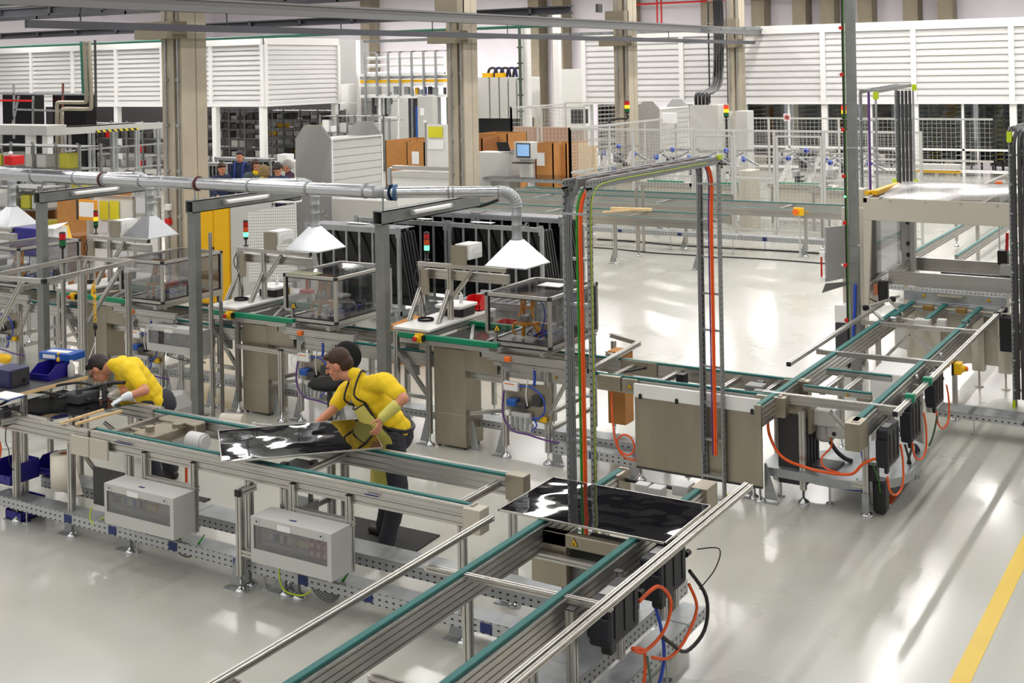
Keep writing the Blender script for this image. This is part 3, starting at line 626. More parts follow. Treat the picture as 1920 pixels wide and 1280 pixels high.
def ebox(label, x0, x1, y0, y1, z0, z1, seed, relays=False, post=True):
    t = T('electrical_box', label, 'electrical box', ((x0 + x1) / 2, (y0 + y1) / 2, z0), 'grey electrical boxes with windows')
    b = B(); h = z1 - z0; w = x1 - x0; wz0, wz1 = z0 + h * .3, z0 + h * .82; wx0, wx1 = x0 + w * .035, x1 - w * .05
    b.box((x0, y0, z0), (x1, y0 + .02, wz0)); b.box((x0, y0, wz1), (x1, y0 + .02, z1)); b.box((x0, y0, wz0), (wx0, y0 + .02, wz1)); b.box((wx1, y0, wz0), (x1, y0 + .02, wz1))
    b.box((x0, y1 - .01, z0), (x1, y1, z1)); b.box((x0, y0 + .02, z0), (x0 + .012, y1 - .01, z1)); b.box((x1 - .012, y0 + .02, z0), (x1, y1 - .01, z1)); b.box((x0 + .012, y0 + .02, z0), (x1 - .012, y1 - .01, z0 + .01)); b.box((x0 + .012, y0 + .02, z1 - .01), (x1 - .012, y1 - .01, z1))
    c = t.part('housing', b, lgrey)
    b = B(); b.box((wx0, y0 + .006, wz0), (wx1, y0 + .009, wz1)); t.part('window', b, glass_g, c)
    wiring(t, c, wx0 + .01, wx1 - .01, y0 + .03, wz0 + .0, wz1 - .005, seed)
    if relays:
        for k in range(3):
            b = B(); a = wx1 - .19 + k * .06; b.mat(red); b.box((a, y0 + .03, wz0 + .02), (a + .008, y0 + .08, wz1 - .03)); b.box((a + .034, y0 + .03, wz0 + .02), (a + .042, y0 + .08, wz1 - .03)); b.mat(white_m); b.cyl((a + .02, y0 + .03, wz0 + .05), (a + .02, y0 + .05, wz0 + .05), .018, n=10); b.box((a + .008, y0 + .035, wz1 - .08), (a + .034, y0 + .07, wz1 - .05)); t.part('relay', b, None, c)
    for a in (x0 + w * .08, x1 - w * .12):
        b = B(); b.mat(lgrey); b.box((a - .022, y0 - .004, z1 - .055), (a + .022, y0, z1 - .01)); b.mat(black); b.cyl((a, y0 - .007, z1 - .03), (a, y0 - .004, z1 - .03), .007, n=8); t.part('lock', b, None, c)
    b = B(); b.box((x0 + w * .34, y0 - .002, z1 - .062), (x0 + w * .5, y0, z1 - .02)); t.part('name_plate', b, white_m, c)
    b = B(); b.box((x0 + w * .42, y0 + .06, z1 + .002), (x0 + w * .5, y0 + .075, z1 + .004)); t.part('blue_sticker', b, label_b, c)
    if post:
        for a in (x0 + .2, x1 - .03):
            b = B(); b.prof((a, y1 + .03, z0 - .02), (a, y1 - .005 + .03, .86), .045); o = t.part('hanger_post', b, alu); b = B(); b.box((a - .023, y1 + .007, .86), (a + .023, y1 + .053, .866)); t.parts('end_cap', b, black, o)
        b = B(); b.prof((x0 + .18, y1 + .03, z1 + .0), (x1, y1 + .03, z1 + .0), .045); t.part('hanger_bar', b, alu)
    b = B()
    for k in range(14):
        a = x0 + w * (.3 + .048 * k); b.tube([(a, (y0 + y1) / 2, z0), (a + .005, (y0 + y1) / 2, z0 - .05), (a + .03, y1 - .03, z0 - .09 - .006 * (k % 3)), (x0 + w * .65, y1 + .03, z0 - .13)], .005, 4, 3)
    t.part('cable_tails', b, grey_c)
    return t
ebox('grey electrical box with a window, below the left worker at the front', -7.98, -7.2, 6.68, 6.9, .335, .655, 3)
ebox('grey electrical box with red relays in its window, at the front centre', -6.40, -5.64, 6.68, 6.9, .33, .665, 5, True)
for (cx_, cy_, cz_, R_, lab) in ((-7.42, 7.0, .18, .12, 'dark cable coil hanging under the left electrical box'), (-5.95, 6.98, .15, .13, 'dark cable coil hanging under the centre electrical box')):
    b = B()
    for k in range(4): b.tube([(cx_ + (R_ - .012 * k) * math.cos(a) * 1.1, cy_ + .012 * k, cz_ + (R_ - .012 * k) * math.sin(a)) for a in [PI + PI * j / 8 for j in range(9)]], .007, 5, 2)
    solo('cable_coil', b, grey_c, lab, 'cable')
for (cx_, lab) in ((-7.35, 'green cable loop under the left electrical box'), (-5.9, 'green cable loop under the centre electrical box')):
    b = B()
    for k in range(3): b.tube([(cx_ - .1, 6.95, .3), (cx_ - .02, 6.93, .2 - .01 * k), (cx_ + .1, 6.93, .19 - .012 * k), (cx_ + .2, 6.95, .3)], .005, 5, 5)
    solo('green_cable_loop', b, green_c, lab, 'cable')
b = B(); b.tube([(-6.25, 6.85, .5), (-6.24, 6.8, .25), (-6.2, 6.8, .12), (-6.05, 6.82, .1), (-5.98, 6.85, .14)], .006, 5, 5); solo('earth_lead', b, lime, 'yellow-green earth lead by the middle conveyor legs', 'cable')
b = B(); b.tube([(-8.5, 6.98, .28), (-8.42, 6.9, .22), (-8.35, 6.92, .13), (-8.45, 6.93, .16), (-8.3, 6.95, .24), (-8.25, 7.0, .3)], .006, 5, 5); solo('earth_lead', b, lime, 'yellow-green curled lead by the left conveyor legs', 'cable')

# --- the two black glass sheets
def sheet(label, c, ang, tilt=(0, 0), name='solar_sheet'):
    t = T(name, label, 'glass sheet', c, 'black glass sheets on the conveyors')
    b = B(); b.box((c[0] - .6, c[1] - .365, c[2]), (c[0] + .6, c[1] + .365, c[2] + .006)); t.part('glass', b, solar)
    b = B()
    for (p, q) in (((-.606, -.371), (.606, -.363)), ((-.606, .363), (.606, .371)), ((-.606, -.371), (-.598, .371)), ((.598, -.371), (.606, .371))): b.box((c[0] + p[0], c[1] + p[1], c[2] - .006), (c[0] + q[0], c[1] + q[1], c[2] + .007))
    t.parts('edge_trim', b, alu); t.o.rotation_euler = (tilt[0], tilt[1], ang); return t
sheet('flat black glass sheet lying level on the cross conveyor, mirroring the cable ladder', (-3.795, 7.29, .972), .0)
sheet('black glass sheet turned askew on the front conveyor under the worker\'s hands', (-6.514, 7.348, 1.03), .819, (.038, .009))
# standing mat, roll on floor, tags
b = B(); P = [atz(825, 1005), atz(755, 1052), atz(560, 985), atz(655, 968)]; b.quadp([(p.x, p.y, .001) for p in P], (0, 0, 1), .012); solo('floor_mat', b, rubber, 'dark rubber standing mat under the centre worker', 'mat')
b = B(); P = [atz(340, 925), atz(395, 937), atz(330, 965), atz(270, 945)]; b.quadp([(p.x, p.y, .001) for p in P], (0, 0, 1), .012); solo('floor_mat', b, rubber, 'dark rubber mat corner behind the left electrical box', 'mat')
b = B(); b.mat(orange); b.quadp([(-2.96, 10.98, .001), (-2.88, 10.98, .001), (-2.88, 11.2, .001), (-2.96, 11.2, .001)], (0, 0, 1), .006); b.mat(paper); b.quadp([(-2.96, 10.93, .001), (-2.88, 10.93, .001), (-2.88, 10.98, .001), (-2.96, 10.98, .001)], (0, 0, 1), .004); solo('floor_tag', b, None, 'small orange and white tag lying on the right floor', 'tag')
P0, P1 = atz(1780, 1280), atz(1922, 1000); 
b = B(); b.box((-1.755, 6.0, .0005), (-1.64, 40, .002)); solo('trim_2', b, mat('yellow_floor_paint', (228, 192, 52), .35, var=.08, vscale=2), None, None, None, 'structure')

# ================================================================ gantry of cable ladders
def ladder(t, a, b_, across, w=.2, d=.06, step=.33, railm=None):
    'cable ladder between points a and b, width w along across, rails d deep'
    a = Vector(a); b_ = Vector(b_); ac = Vector(across).normalized(); dr = (b_ - a).normalized(); nn = dr.cross(ac)
    for s in (-1, 1):
        q = B(); q.bar(a + ac * s * w / 2, b_ + ac * s * w / 2, .018, d, up=nn); q.bar(a + ac * s * (w / 2 - .015) + nn * d * .5, b_ + ac * s * (w / 2 - .015) + nn * d * .5, .03, .003, up=nn); t.part('side_rail', q, railm or perf_l)
    n = int((b_ - a).length / step)
    for k in range(1, n + 1):
        c = a + dr * (k - .4) * step; q = B(); q.bar(c - ac * w / 2 - nn * .015, c + ac * w / 2 - nn * .015, .035, .02, up=dr); t.part('rung', q, galv)
GX0, GX1, GYA, GYB, GZ = -4.41, -4.21, 7.93, 10.42, 3.03
gx = (GX0 + GX1) / 2
t = T('cable_gantry', 'tall portal of perforated cable ladders standing over the aisle, two posts and a top run', 'cable gantry', (gx, 9.2, 0)); gant = t
ladder(t, (gx, GYA, 0), (gx, GYA, GZ), (1, 0, 0)); ladder(t, (gx, GYB, 0), (gx, GYB, GZ), (1, 0, 0))
ladder(t, (gx, GYA - .03, GZ + .02), (gx, GYB + .03, GZ + .02), (1, 0, 0), d=.07)
b = B(); b.box((gx - .01, GYA, GZ + .0), (gx + .01, GYB, GZ + .06)); t.part('divider', b, galv_d)
for y in (GYA, GYB):
    b = B(); b.box((GX0 - .03, y - .05, 0), (GX1 + .03, y + .05, .012)); t.part('base_plate', b, galv)
b = B(); b.box((GX1 - .01, GYB + .03, 0), (GX1 + .03, GYB + .07, .03)); b.box((GX0 - .03, GYB - .07, 0), (GX0 + .01, GYB - .03, .03)); b.box((GX1 - .0, GYB - .04, GZ + .03), (GX1 + .03, GYB + .02, GZ + .07)); t.parts('lime_end_clip', b, lime)
def gcable(name, label, xo, r, m, yo=-.03, post2=True):
    x = gx + xo; pts = [(x, GYA + yo, .35), (x, GYA + yo, 1.2), (x, GYA + yo, 2.2), (x, GYA + yo, 2.8), (x, GYA + .06, 2.99), (x, GYA + .3, GZ + .02), (x, 9.2, GZ + .02), (x, GYB - .3, GZ + .02)]
    if post2: pts += [(x, GYB - .04, 2.9), (x, GYB - .05, 2.5), (x, GYB - .05, 1.5), (x, GYB - .05, .4)]
    b = B(); b.tube(pts, r, 6, 4); solo(name, b, m, label, 'cable', 'cables on the gantry')
gcable('green_cable', 'thick green cable on the front gantry post', .012, .0095, green_c, post2=False)
gcable('orange_cable', 'bright orange cable running up the front gantry post and over', .035, .010, orange)
gcable('orange_cable', 'second orange cable beside it on the gantry', .052, .007, orange, post2=True)
gcable('purple_cable', 'purple cable seen on the rear gantry post', .015, .007, purple, yo=.02)
for k, xo in enumerate((-.085, -.07, -.055, -.035)): gcable('grey_cable', ['leftmost grey cable in the front gantry post', 'second grey cable from the left in the front gantry post', 'third grey cable from the left in the front gantry post', 'fourth grey cable, next to the green one on the gantry post'][k], xo, .007 + .001 * (k % 2), grey_c, post2=k < 2)
gcable('lime_cable', 'thin yellow-green cable at the right rail of the gantry', .112, .004, lime, yo=.0, post2=False)
# ================================================================ machine line with its stations
t = T('belt_conveyor', 'long middle conveyor passing through the row of test stations', 'conveyor', (-10, 10.87, 0), 'aluminium belt conveyors'); midc = t
MY0, MY1 = 10.56, 11.20
belt_rail(t, 'x', MY0, -19, -3.72, side=-1, guide=False); belt_rail(t, 'x', MY1, -19, -3.72, side=1, guide=False)
for x in (-5.45, -4.95, -4.35, -3.95, -8.2, -8.9, -10.9, -11.6, -14.0): cbar(t, (x, MY0, .9), (x, MY1, .9), .04)
for x in (-5.12, -3.98, -8.3, -8.8, -11.2, -14.2): leg(t, x, MY0, .8); leg(t, x, MY1, .8, gs=0)
b = B(); b.bbox((-5.52, MY0 - .06, .82), (-5.28, MY0 + .04, .955), .004); b.bbox((-3.93, MY0 - .06, .78), (-3.66, MY0 + .05, .955), .004); b.bbox((-3.9, MY1 - .05, .8), (-3.66, MY1 + .05, .955), .004); b.bbox((-5.6, MY1 - .04, .82), (-5.2, MY1 + .05, .955), .004); t.parts('joint_box', b, stain)
b = B(); b.bbox((-5.26, MY0 - .055, .83), (-5.1, MY0 - .03, .95), .003); o = t.part('sign_plate', b, stain); warn_sign(t, (-5.18, MY0 - .056, .86), .028, par=o)
warn_sign(t, (-6.0, MY0 - .03, .85), .02)
b = B(); b.cyl((-5.6, MY0, .9), (-5.3, MY1, .9), .012); t.part('drive_shaft', b, black)
b = B(); b.bbox((-3.86, 10.7, .84), (-3.7, 10.78, .93), .01); b.bbox((-4.15, 10.8, .84), (-3.98, 10.95, .95), .01); b.bbox((-4.0, 10.62, .93), (-3.72, 10.7, .96), .004); t.parts('stopper_block', b, galv_d)
b = B(); b.box((-4.9, 10.95, .82), (-4.82, 11.05, .93)); b.box((-4.1, 10.97, .85), (-4.03, 11.03, .95)); t.parts('sensor', b, black)
# big cover panel in front of the line, with white strip and three catches
t = T('cover_panel', 'large beige stainless cover panel hung on a white strip behind the rear gantry post', 'cover panel', (-4.48, 10.5, .12))
b = B(); b.bbox((-5.11, 10.475, .15), (-3.87, 10.49, .80), .003); t.part('panel', b, stain)
b = B(); b.bbox((-5.12, 10.465, .80), (-3.88, 10.50, .925), .003); t.part('strip', b, white_m)
for x in (-5.05, -4.68, -3.95):
    b = B(); b.box((x - .015, 10.455, .79), (x + .015, 10.466, .82)); b.cyl((x, 10.45, .825), (x, 10.466, .825), .014, n=8); t.part('catch', b, black)
b = B()
for x in (-5.085, -3.91): b.prof((x, 10.52, .12), (x, 10.52, .9), .045)
t.parts('post', b, alu)
o = None
for x in (-5.085, -3.91): foot(t, x, 10.52, None); gusset(t, x, 10.52, None, -1 if x < -4.5 else 1)
b = B(); b.box((-5.11, 10.475, .13), (-3.87, 10.48, .15)); t.part('bottom_edge', b, dgrey)
b = B(); b.box((-3.8, 10.7, .14), (-3.55, 11.1, .76)); 
for k in range(4): b.box((-3.555, 10.72 + k * .09, .16), (-3.53, 10.76 + k * .09, .74))
solo('cabinet', b, dgrey, 'dark ribbed cabinet right of the large cover panel', 'cabinet')
channel('perforated cable channel behind the stations', (-13.5, 10.86, 0), (-4.3, 10.86, 0), .2, .26, .08, clips=(4.0, 8.3))
channel('lower perforated cable channel left of the cover panel', (-6.1, 10.62, 0), (-5.15, 10.62, 0), .16, .2, .09, feet=True, clips=(.5,))
cable('orange hose curled into a ring left of the large cover panel', [(-5.42, 10.6, .82), (-5.38, 10.52, .6), (-5.33, 10.48, .36), (-5.27, 10.48, .26), (-5.18, 10.48, .24), (-5.13, 10.48, .32), (-5.17, 10.48, .41), (-5.25, 10.48, .42), (-5.31, 10.48, .35), (-5.28, 10.48, .25), (-5.2, 10.48, .2), (-5.1, 10.5, .2)], .009, orange)

def station():
    out = []
    # table with bridge
    t = T('test_bench', 'x', 'test bench', (-7.7, 11.1, 0), 'test benches with a bridge'); out.append(t)
    for x in (-7.9, -7.49):
        b = B(); b.prof((x, 10.48, .12), (x, 10.48, 1.17), .05); o = t.part('leg', b, alu); foot(t, x, 10.48, o); gusset(t, x, 10.48, o)
        b = B(); b.prof((x, 11.74, .12), (x, 11.74, 1.17), .045); o = t.part('leg', b, alu); foot(t, x, 11.74, o)
        cbar(t, (x, 10.5, 1.145), (x, 11.76, 1.145), .05)
    b = B(); b.bbox((-7.93, 10.455, 1.18), (-7.46, 11.77, 1.205), .003); t.part('tabletop', b, white_p)
    cbar(t, (-7.88, 10.475, 1.15), (-7.5, 10.475, 1.15), .045); cbar(t, (-7.88, 10.475, .5), (-7.5, 10.475, .5), .04)
    b = B(); b.prof((-7.87, 10.475, .93), (-7.51, 10.475, .53), .038); t.part('diagonal_brace', b, alu)
    b = B(); b.box((-7.87, 10.6, .68), (-7.7, 10.61, 1.1)); t.part('rear_plate', b, galv_d)
    # bridge
    for x in (-7.95, -7.57):
        b = B(); b.prof((x, 11.02, 1.2), (x, 11.02, 1.76), .05); t.part('bridge_post', b, alu)
        b = B(); b.prof((x, 10.78, 1.2), (x, 11.0, 1.52), .045); t.part('diagonal_brace', b, alu)
    b = B(); b.prof((-7.99, 11.02, 1.785), (-6.84, 11.02, 1.785), .045); o = t.part('bridge_beam', b, alu)
    b = B(); b.box((-6.84, 10.997, 1.762), (-6.833, 11.043, 1.808)); t.part('end_cap', b, black, o)
    b = B(); b.prof((-7.92, 11.07, 1.68), (-6.85, 11.07, 1.68), .05, .10); t.part('bridge_beam', b, alu)
    b = B(); b.prof((-7.55, 11.0, 1.42), (-7.27, 11.0, 1.75), .04); t.part('diagonal_brace', b, alu)
    b = B(); b.bbox((-7.92, 10.96, 1.46), (-7.83, 11.0, 1.74), .004); t.part('terminal_box', b, stain)
    b = B(); b.tube([(-7.98, 11.0, 1.75), (-8.02, 10.98, 1.65), (-7.99, 10.98, 1.55), (-7.96, 10.98, 1.62), (-7.97, 10.98, 1.72)], .006, 5, 4); b.tube([(-7.97, 10.98, 1.55), (-7.9, 10.95, 1.44), (-7.85, 10.93, 1.3), (-7.82, 10.9, 1.22)], .005, 5, 4)
    for k in range(3): b.tube([(-7.78 + .09 * math.cos(a), 10.85 + .08 * math.sin(a), 1.212 + .008 * k) for a in [2 * PI * j / 8 for j in range(9)]], .005, 4, 2)
    t.part('loose_cable', b, black)
    b = B(); b.bbox((-7.78, 11.15, 1.206), (-7.5, 11.4, 1.30), .01); t.part('black_device', b, black); b = B(); b.bbox((-7.84, 11.1, 1.30), (-7.5, 11.45, 1.33), .006); t.part('white_tray', b, white_m)
    b = B(); b.cyl((-7.62, 11.3, 1.33), (-7.62, 11.3, 1.42), .022); b.cyl((-7.62, 11.3, 1.42), (-7.62, 11.3, 1.45), .01); t.part('white_bottle', b, white_m)
    # transfer with green rails
    u = T('transfer_rails', 'x', 'transfer rail', (-7.2, 10.87, 1.04), 'green slide rails of the stations'); out.append(u)
    for yy, x0, x1 in ((10.47, -7.86, -6.62), (11.27, -7.86, -6.5)):
        b = B(); b.bbox((x0, yy - .025, 1.10), (x1, yy + .025, 1.155), .008); u.part('green_rail', b, green_r)
        b = B(); b.prof((x0 + .02, yy, 1.075), (x1 - .1, yy, 1.075), .045, .045); u.part('beam', b, alu)
    b = B(); b.box((-7.44, 10.52, 1.08), (-6.78, 11.24, 1.1)); u.part('dark_tray', b, solar_m)
    b = B(); b.prof((-7.4, 11.2, 1.12), (-7.0, 10.55, 1.12), .03); b.prof((-7.45, 11.24, 1.02), (-6.8, 11.24, 1.02), .04); u.parts('cross_bar', b, alu)
    # stainless cabinet
    c = T('control_cabinet', 'x', 'cabinet', (-7.24, 10.65, 0), 'tall stainless station cabinets'); out.append(c)
    b = B(); b.bbox((-7.44, 10.5, .04), (-7.05, 10.8, 1.03), .004); c.part('body', b, stain)
    b = B(); b.bbox((-7.425, 10.492, .03), (-7.045, 10.82, .36), .003); c.part('kick_panel', b, stain)
    b = B(); b.bbox((-7.05, 10.5, .82), (-6.66, 10.515, 1.04), .003); c.part('side_panel', b, stain)
    b = B()
    for q in ((-7.4, 10.53), (-7.08, 10.53), (-7.4, 10.77), (-7.08, 10.77)): b.cyl((q[0], q[1], 0), (q[0], q[1], .04), .015, n=8)
    c.parts('foot', b, black)
    b = B(); b.quadp([(-7.03, 10.56, .3), (-7.0, 10.56, .3), (-6.93, 10.56, .0), (-7.03, 10.56, .0)], (0, 1, 0), .006); c.part('floor_bracket', b, galv)
    b = B(); b.prof((-7.03, 10.62, .76), (-6.6, 10.62, .76), .045, .09); b.prof((-7.03, 10.55, .38), (-6.6, 10.95, .38), .04); c.parts('side_bar', b, alu)
    # glass enclosure
    g = T('robot_enclosure', 'x', 'enclosure', (-6.4, 10.99, 1.13), 'smoked glass enclosures with amber grippers'); out.append(g)
    X0, X1, Y0, Y1, Z0, Z1, w = -6.765, -6.035, 10.5, 11.48, 1.15, 1.635, .032
    for x in (X0, X1):
        for y in (Y0, Y1): b = B(); b.prof((x, y, Z0 if (x, y) != (X0, Y0) else Z0 + .1), (x, y, Z1), w, g=.006, d=.006); g.part('corner_post', b, alu)
        for z in (Z0, Z1): b = B(); b.prof((x, Y0, z), (x, Y1, z), w, g=.006, d=.006); g.part('frame_bar', b, alu)
    for y in (Y0, Y1):
        b = B(); b.prof((X0, y, Z1), (X1, y, Z1), w, g=.006, d=.006); g.part('frame_bar', b, alu)
        b = B(); b.prof((X0 + (.1 if y == Y0 else 0), y, Z0), (X1, y, Z0), w, g=.006, d=.006); g.part('frame_bar', b, alu)
    b = B(); b.prof((X0, Y0, Z0 + .1), (X0 + .1, Y0, Z0 + .1), w * .9); b.prof((X0 + .1, Y0, Z0), (X0 + .1, Y0, Z0 + .1), w * .9); g.parts('frame_bar', b, alu)
    for x, y, z in ((X0, Y0, Z1), (X1, Y0, Z1), (X1, Y0, Z0), (X1, Y1, Z1)): b = B(); b.box((x - .018, y - .018, z - .018), (x + .018, y + .018, z + .018)); g.part('corner_cap', b, black)
    b = B(); b.box((X0 + .02, Y0 + .004, Z0 + .1), (X1 - .02, Y0 + .008, Z1 - .02)); g.part('front_pane', b, glass_g)
    b = B(); b.box((X1 - .008, Y0 + .02, Z0 + .02), (X1 - .004, Y1 - .02, Z1 - .02)); g.part('side_pane', b, glass_g)
    b = B(); b.box((X0 + .02, Y0 + .02, Z1 + .0), (X1 - .02, Y1 - .02, Z1 + .005)); g.part('top_pane', b, glass_g)
    b = B(); b.box((X0 + .02, Y1 - .008, Z0 + .02), (X1 - .02, Y1 - .004, Z1 - .02)); g.part('rear_pane', b, glass_g)
    for (p, q) in (((X0 + .016, Y0 + .002, Z1 - .03), (X1 - .016, Y0 + .012, Z1 - .016)), ((X0 + .016, Y0 + .002, Z0 + .11), (X0 + .03, Y0 + .012, Z1 - .02)), ((X0 + .1, Y0 + .002, Z0 + .016), (X1 - .016, Y0 + .012, Z0 + .03)), ((X1 - .012, Y0 + .016, Z0 + .016), (X1 - .002, Y1 - .016, Z0 + .03)), ((X1 - .012, Y0 + .016, Z1 - .03), (X1 - .002, Y1 - .016, Z1 - .016)), ((X1 - .012, Y1 - .03, Z0 + .016), (X1 - .002, Y1 - .016, Z1 - .02)), ((X1 - .03, Y0 + .002, Z0 + .02), (X1 - .016, Y0 + .012, Z1 - .02))):
        b = B(); b.box(p, q); g.part('gasket', b, black)
    warn_sign(g, (X0 + .115, Y0 + .001, Z0 + .115), .04)
    b = B(); b.box((X0 + .02, Y0 + .03, Z0 - .01), (X1 - .02, Y1 - .02, Z0 + .005)); g.part('base_plate', b, black)
    # gripper: a hanging amber head with curved arms and prongs
    gx_, gy_ = -6.5, 10.86
    b = B(); b.bbox((gx_ - .09, gy_ - .05, 1.56), (gx_ + .09, gy_ + .05, 1.6), .004); gr = g.part('gripper', b, amber)
    for s in (-1, 1):
        b = B(); b.tube([(gx_ + s * .07, gy_, 1.58), (gx_ + s * .075, gy_, 1.5), (gx_ + s * .06, gy_ - .02, 1.44), (gx_ + s * .09, gy_ - .04, 1.36)], .014, 5, 4); b.bar((gx_ + s * .04, gy_ + .02, 1.58), (gx_ + s * .05, gy_, 1.36), .014, .04); g.parts('gripper_arm', b, amber, gr)
        b = B(); b.tube([(gx_ + s * .1, gy_ - .04, 1.3), (gx_ + s * .15, gy_ - .06, 1.24), (gx_ + s * .12, gy_ - .05, 1.17)], .014, 5, 4); g.part('prong', b, amber, gr)
    b = B(); b.bar((gx_ - .08, gy_ - .02, 1.46), (gx_ + .08, gy_ - .02, 1.46), .02, .016); b.quadp([(gx_ - .13, gy_ - .09, 1.29), (gx_ + .05, gy_ - .12, 1.29), (gx_ + .13, gy_ + .03, 1.29), (gx_ - .05, gy_ + .06, 1.29)], (0, 0, 1), .02); b.bar((gx_ + .0, gy_ - .08, 1.29), (gx_ - .02, gy_ - .07, 1.17), .03, .02); b.bar((gx_ + .08, gy_ + .0, 1.29), (gx_ + .17, gy_ - .02, 1.19), .04, .03); g.parts('gripper_plate', b, amber, gr)
    b = B(); b.bbox((gx_ - .06, gy_ - .05, 1.31), (gx_ + .02, gy_ + .02, 1.38), .01); b.cyl((gx_ + .05, gy_ - .03, 1.31), (gx_ + .05, gy_ - .03, 1.41), .018, n=10); b.cyl((gx_ - .08, gy_ - .05, 1.31), (gx_ - .08, gy_ - .05, 1.36), .02, n=10); g.parts('pneumatic_cylinder', b, galv, gr)
    b = B(); b.tube([(gx_ + .06, gy_ + .02, 1.56), (gx_ + .16, gy_ + .03, 1.5), (gx_ + .2, gy_, 1.38), (gx_ + .18, gy_ - .04, 1.24), (gx_ + .12, gy_ - .06, 1.19)], .007, 5, 4); g.part('blue_hose', b, blue_c)
    b = B()
    for k, (p, q) in enumerate((((.12, -.1), (.24, .0)), ((.2, -.14), (.34, -.05)), ((.1, -.02), (.28, .1)), ((.25, .0), (.38, .15)))): b.tube([(gx_ + p[0], gy_ + p[1], 1.19), (gx_ + (p[0] + q[0]) / 2, gy_ + (p[1] + q[1]) / 2 + .03, 1.22), (gx_ + q[0], gy_ + q[1], 1.18)], .011, 6, 4)
    g.parts('blue_hose', b, blue_c)
    b = B(); r_ = random.Random(5)
    for k in range(10): a = gx_ + r_.uniform(-.15, .4); c_ = gy_ + r_.uniform(.1, .55); b.cyl((a, c_, 1.16), (a + r_.uniform(-.05, .05), c_ + .02, 1.16 + r_.uniform(.03, .1)), r_.uniform(.01, .02), n=7)
    g.parts('fixture', b, galv)
    for a, c_, mm in ((gx_ + .2, gy_ + .3, blue_k), (gx_ + .3, gy_ + .4, dgrey), (gx_ - .05, gy_ + .35, grey_m), (gx_ + .05, gy_ + .5, dgrey)): b = B(); b.bbox((a, c_, 1.16), (a + .07, c_ + .05, 1.22), .005); g.part('valve', b, mm)
    # stand below the enclosure
    d = T('enclosure_stand', 'x', 'machine stand', (-6.33, 11, 0), 'aluminium stands under the enclosures'); out.append(d)
    for x in (-6.58, -6.09):
        b = B(); b.prof((x, 10.52, .12), (x, 10.52, 1.0), .05); o = d.part('leg', b, alu); foot(d, x, 10.52, o); gusset(d, x, 10.52, o, -1 if x < -6.3 else 1)
        b = B(); b.prof((x, 11.5, .12), (x, 11.5, 1.08), .05); o = d.part('leg', b, alu); foot(d, x, 11.5, o)
        cbar(d, (x, 10.42, 1.1), (x, 11.55, 1.1), .045)
    cbar(d, (-6.72, 10.42, 1.03), (-5.72, 10.42, 1.03), .045, .07); cbar(d, (-6.66, 10.46, .955), (-5.8, 10.46, .955), .04); cbar(d, (-6.62, 10.56, 1.08), (-6.06, 10.56, 1.08), .05)
    b = B(); b.prof((-6.06, 10.5, .5), (-5.8, 10.5, .95), .035); b.prof((-6.08, 10.6, .5), (-6.08, 11.5, .5), .04); b.prof((-6.08, 10.6, .34), (-6.08, 11.5, .34), .04); d.parts('diagonal_brace', b, alu)
    b = B(); b.prof((-6.76, 10.36, 1.05), (-6.6, 10.48, 1.05), .045); o = d.parts('stub_bar', b, alu)[0]; b = B(); b.bar((-6.762, 10.354, 1.05), (-6.757, 10.36, 1.05), .045); d.part('end_cap', b, black, o)
    b = B(); b.bbox((-6.5, 10.37, 1.0), (-6.43, 10.42, 1.05), .008); d.part('orange_sensor', b, orange_p)
    b = B(); b.quadp([(-6.58, 10.44, 1.0), (-6.44, 10.44, 1.0), (-6.46, 10.44, .92), (-6.5, 10.44, .88), (-6.56, 10.44, .92)], (0, 1, 0), .006); d.part('bracket_plate', b, galv)
    b = B(); b.tube([(-6.2, 10.46, .98), (-6.19, 10.45, .85), (-6.2, 10.45, .78)], .014, 6, 4); d.part('blue_hose', b, blue_c)
    # pneumatic board
    p = T('pneumatic_board', 'x', 'pneumatic board', (-6.33, 10.47, .4), 'pneumatic boards under the enclosures'); out.append(p)
    b = B(); b.quadp([(-6.54, 10.485, .44), (-6.02, 10.485, .40), (-6.02, 10.485, .76), (-6.1, 10.485, .79), (-6.54, 10.485, .76)], (0, 1, 0), .006); p.part('back_plate', b, stain)
    b = B(); b.bbox((-6.55, 10.43, .70), (-6.38, 10.48, .79), .008); p.part('controller', b, white_m)
    b = B(); b.box((-6.53, 10.429, .765), (-6.42, 10.431, .775)); p.part('red_strip', b, orange_p)
    b = B(); b.bbox((-6.5, 10.40, .555), (-6.39, 10.48, .625), .01); p.part('blue_valve', b, blue_k); b = B(); b.bbox((-6.39, 10.4, .54), (-6.28, 10.48, .6), .01); b.bbox((-6.22, 10.43, .58), (-6.12, 10.48, .68), .006); p.parts('black_valve', b, dgrey)
    b = B(); b.bbox((-6.46, 10.42, .38), (-6.24, 10.48, .5), .01); b.bbox((-6.36, 10.41, .32), (-6.22, 10.48, .4), .01); p.parts('valve_block', b, lgrey)
    for k in range(4): b = B(); b.cyl((-6.44 + k * .06, 10.41, .34), (-6.44 + k * .06, 10.41, .46), .014, n=8); p.part('solenoid', b, galv)
    b = B(); b.cyl((-6.49, 10.40, .49), (-6.49, 10.44, .49), .028, n=14); p.part('gauge', b, white_m)
    b = B(); b.tube([(-6.36, 10.43, .76), (-6.2, 10.41, .77), (-6.08, 10.41, .68), (-6.06, 10.41, .56), (-6.12, 10.42, .48), (-6.2, 10.42, .47)], .009, 6, 5); b.tube([(-6.2, 10.42, .47), (-6.16, 10.42, .4), (-6.22, 10.42, .34)], .008, 6, 4); p.parts('blue_hose', b, blue_c)
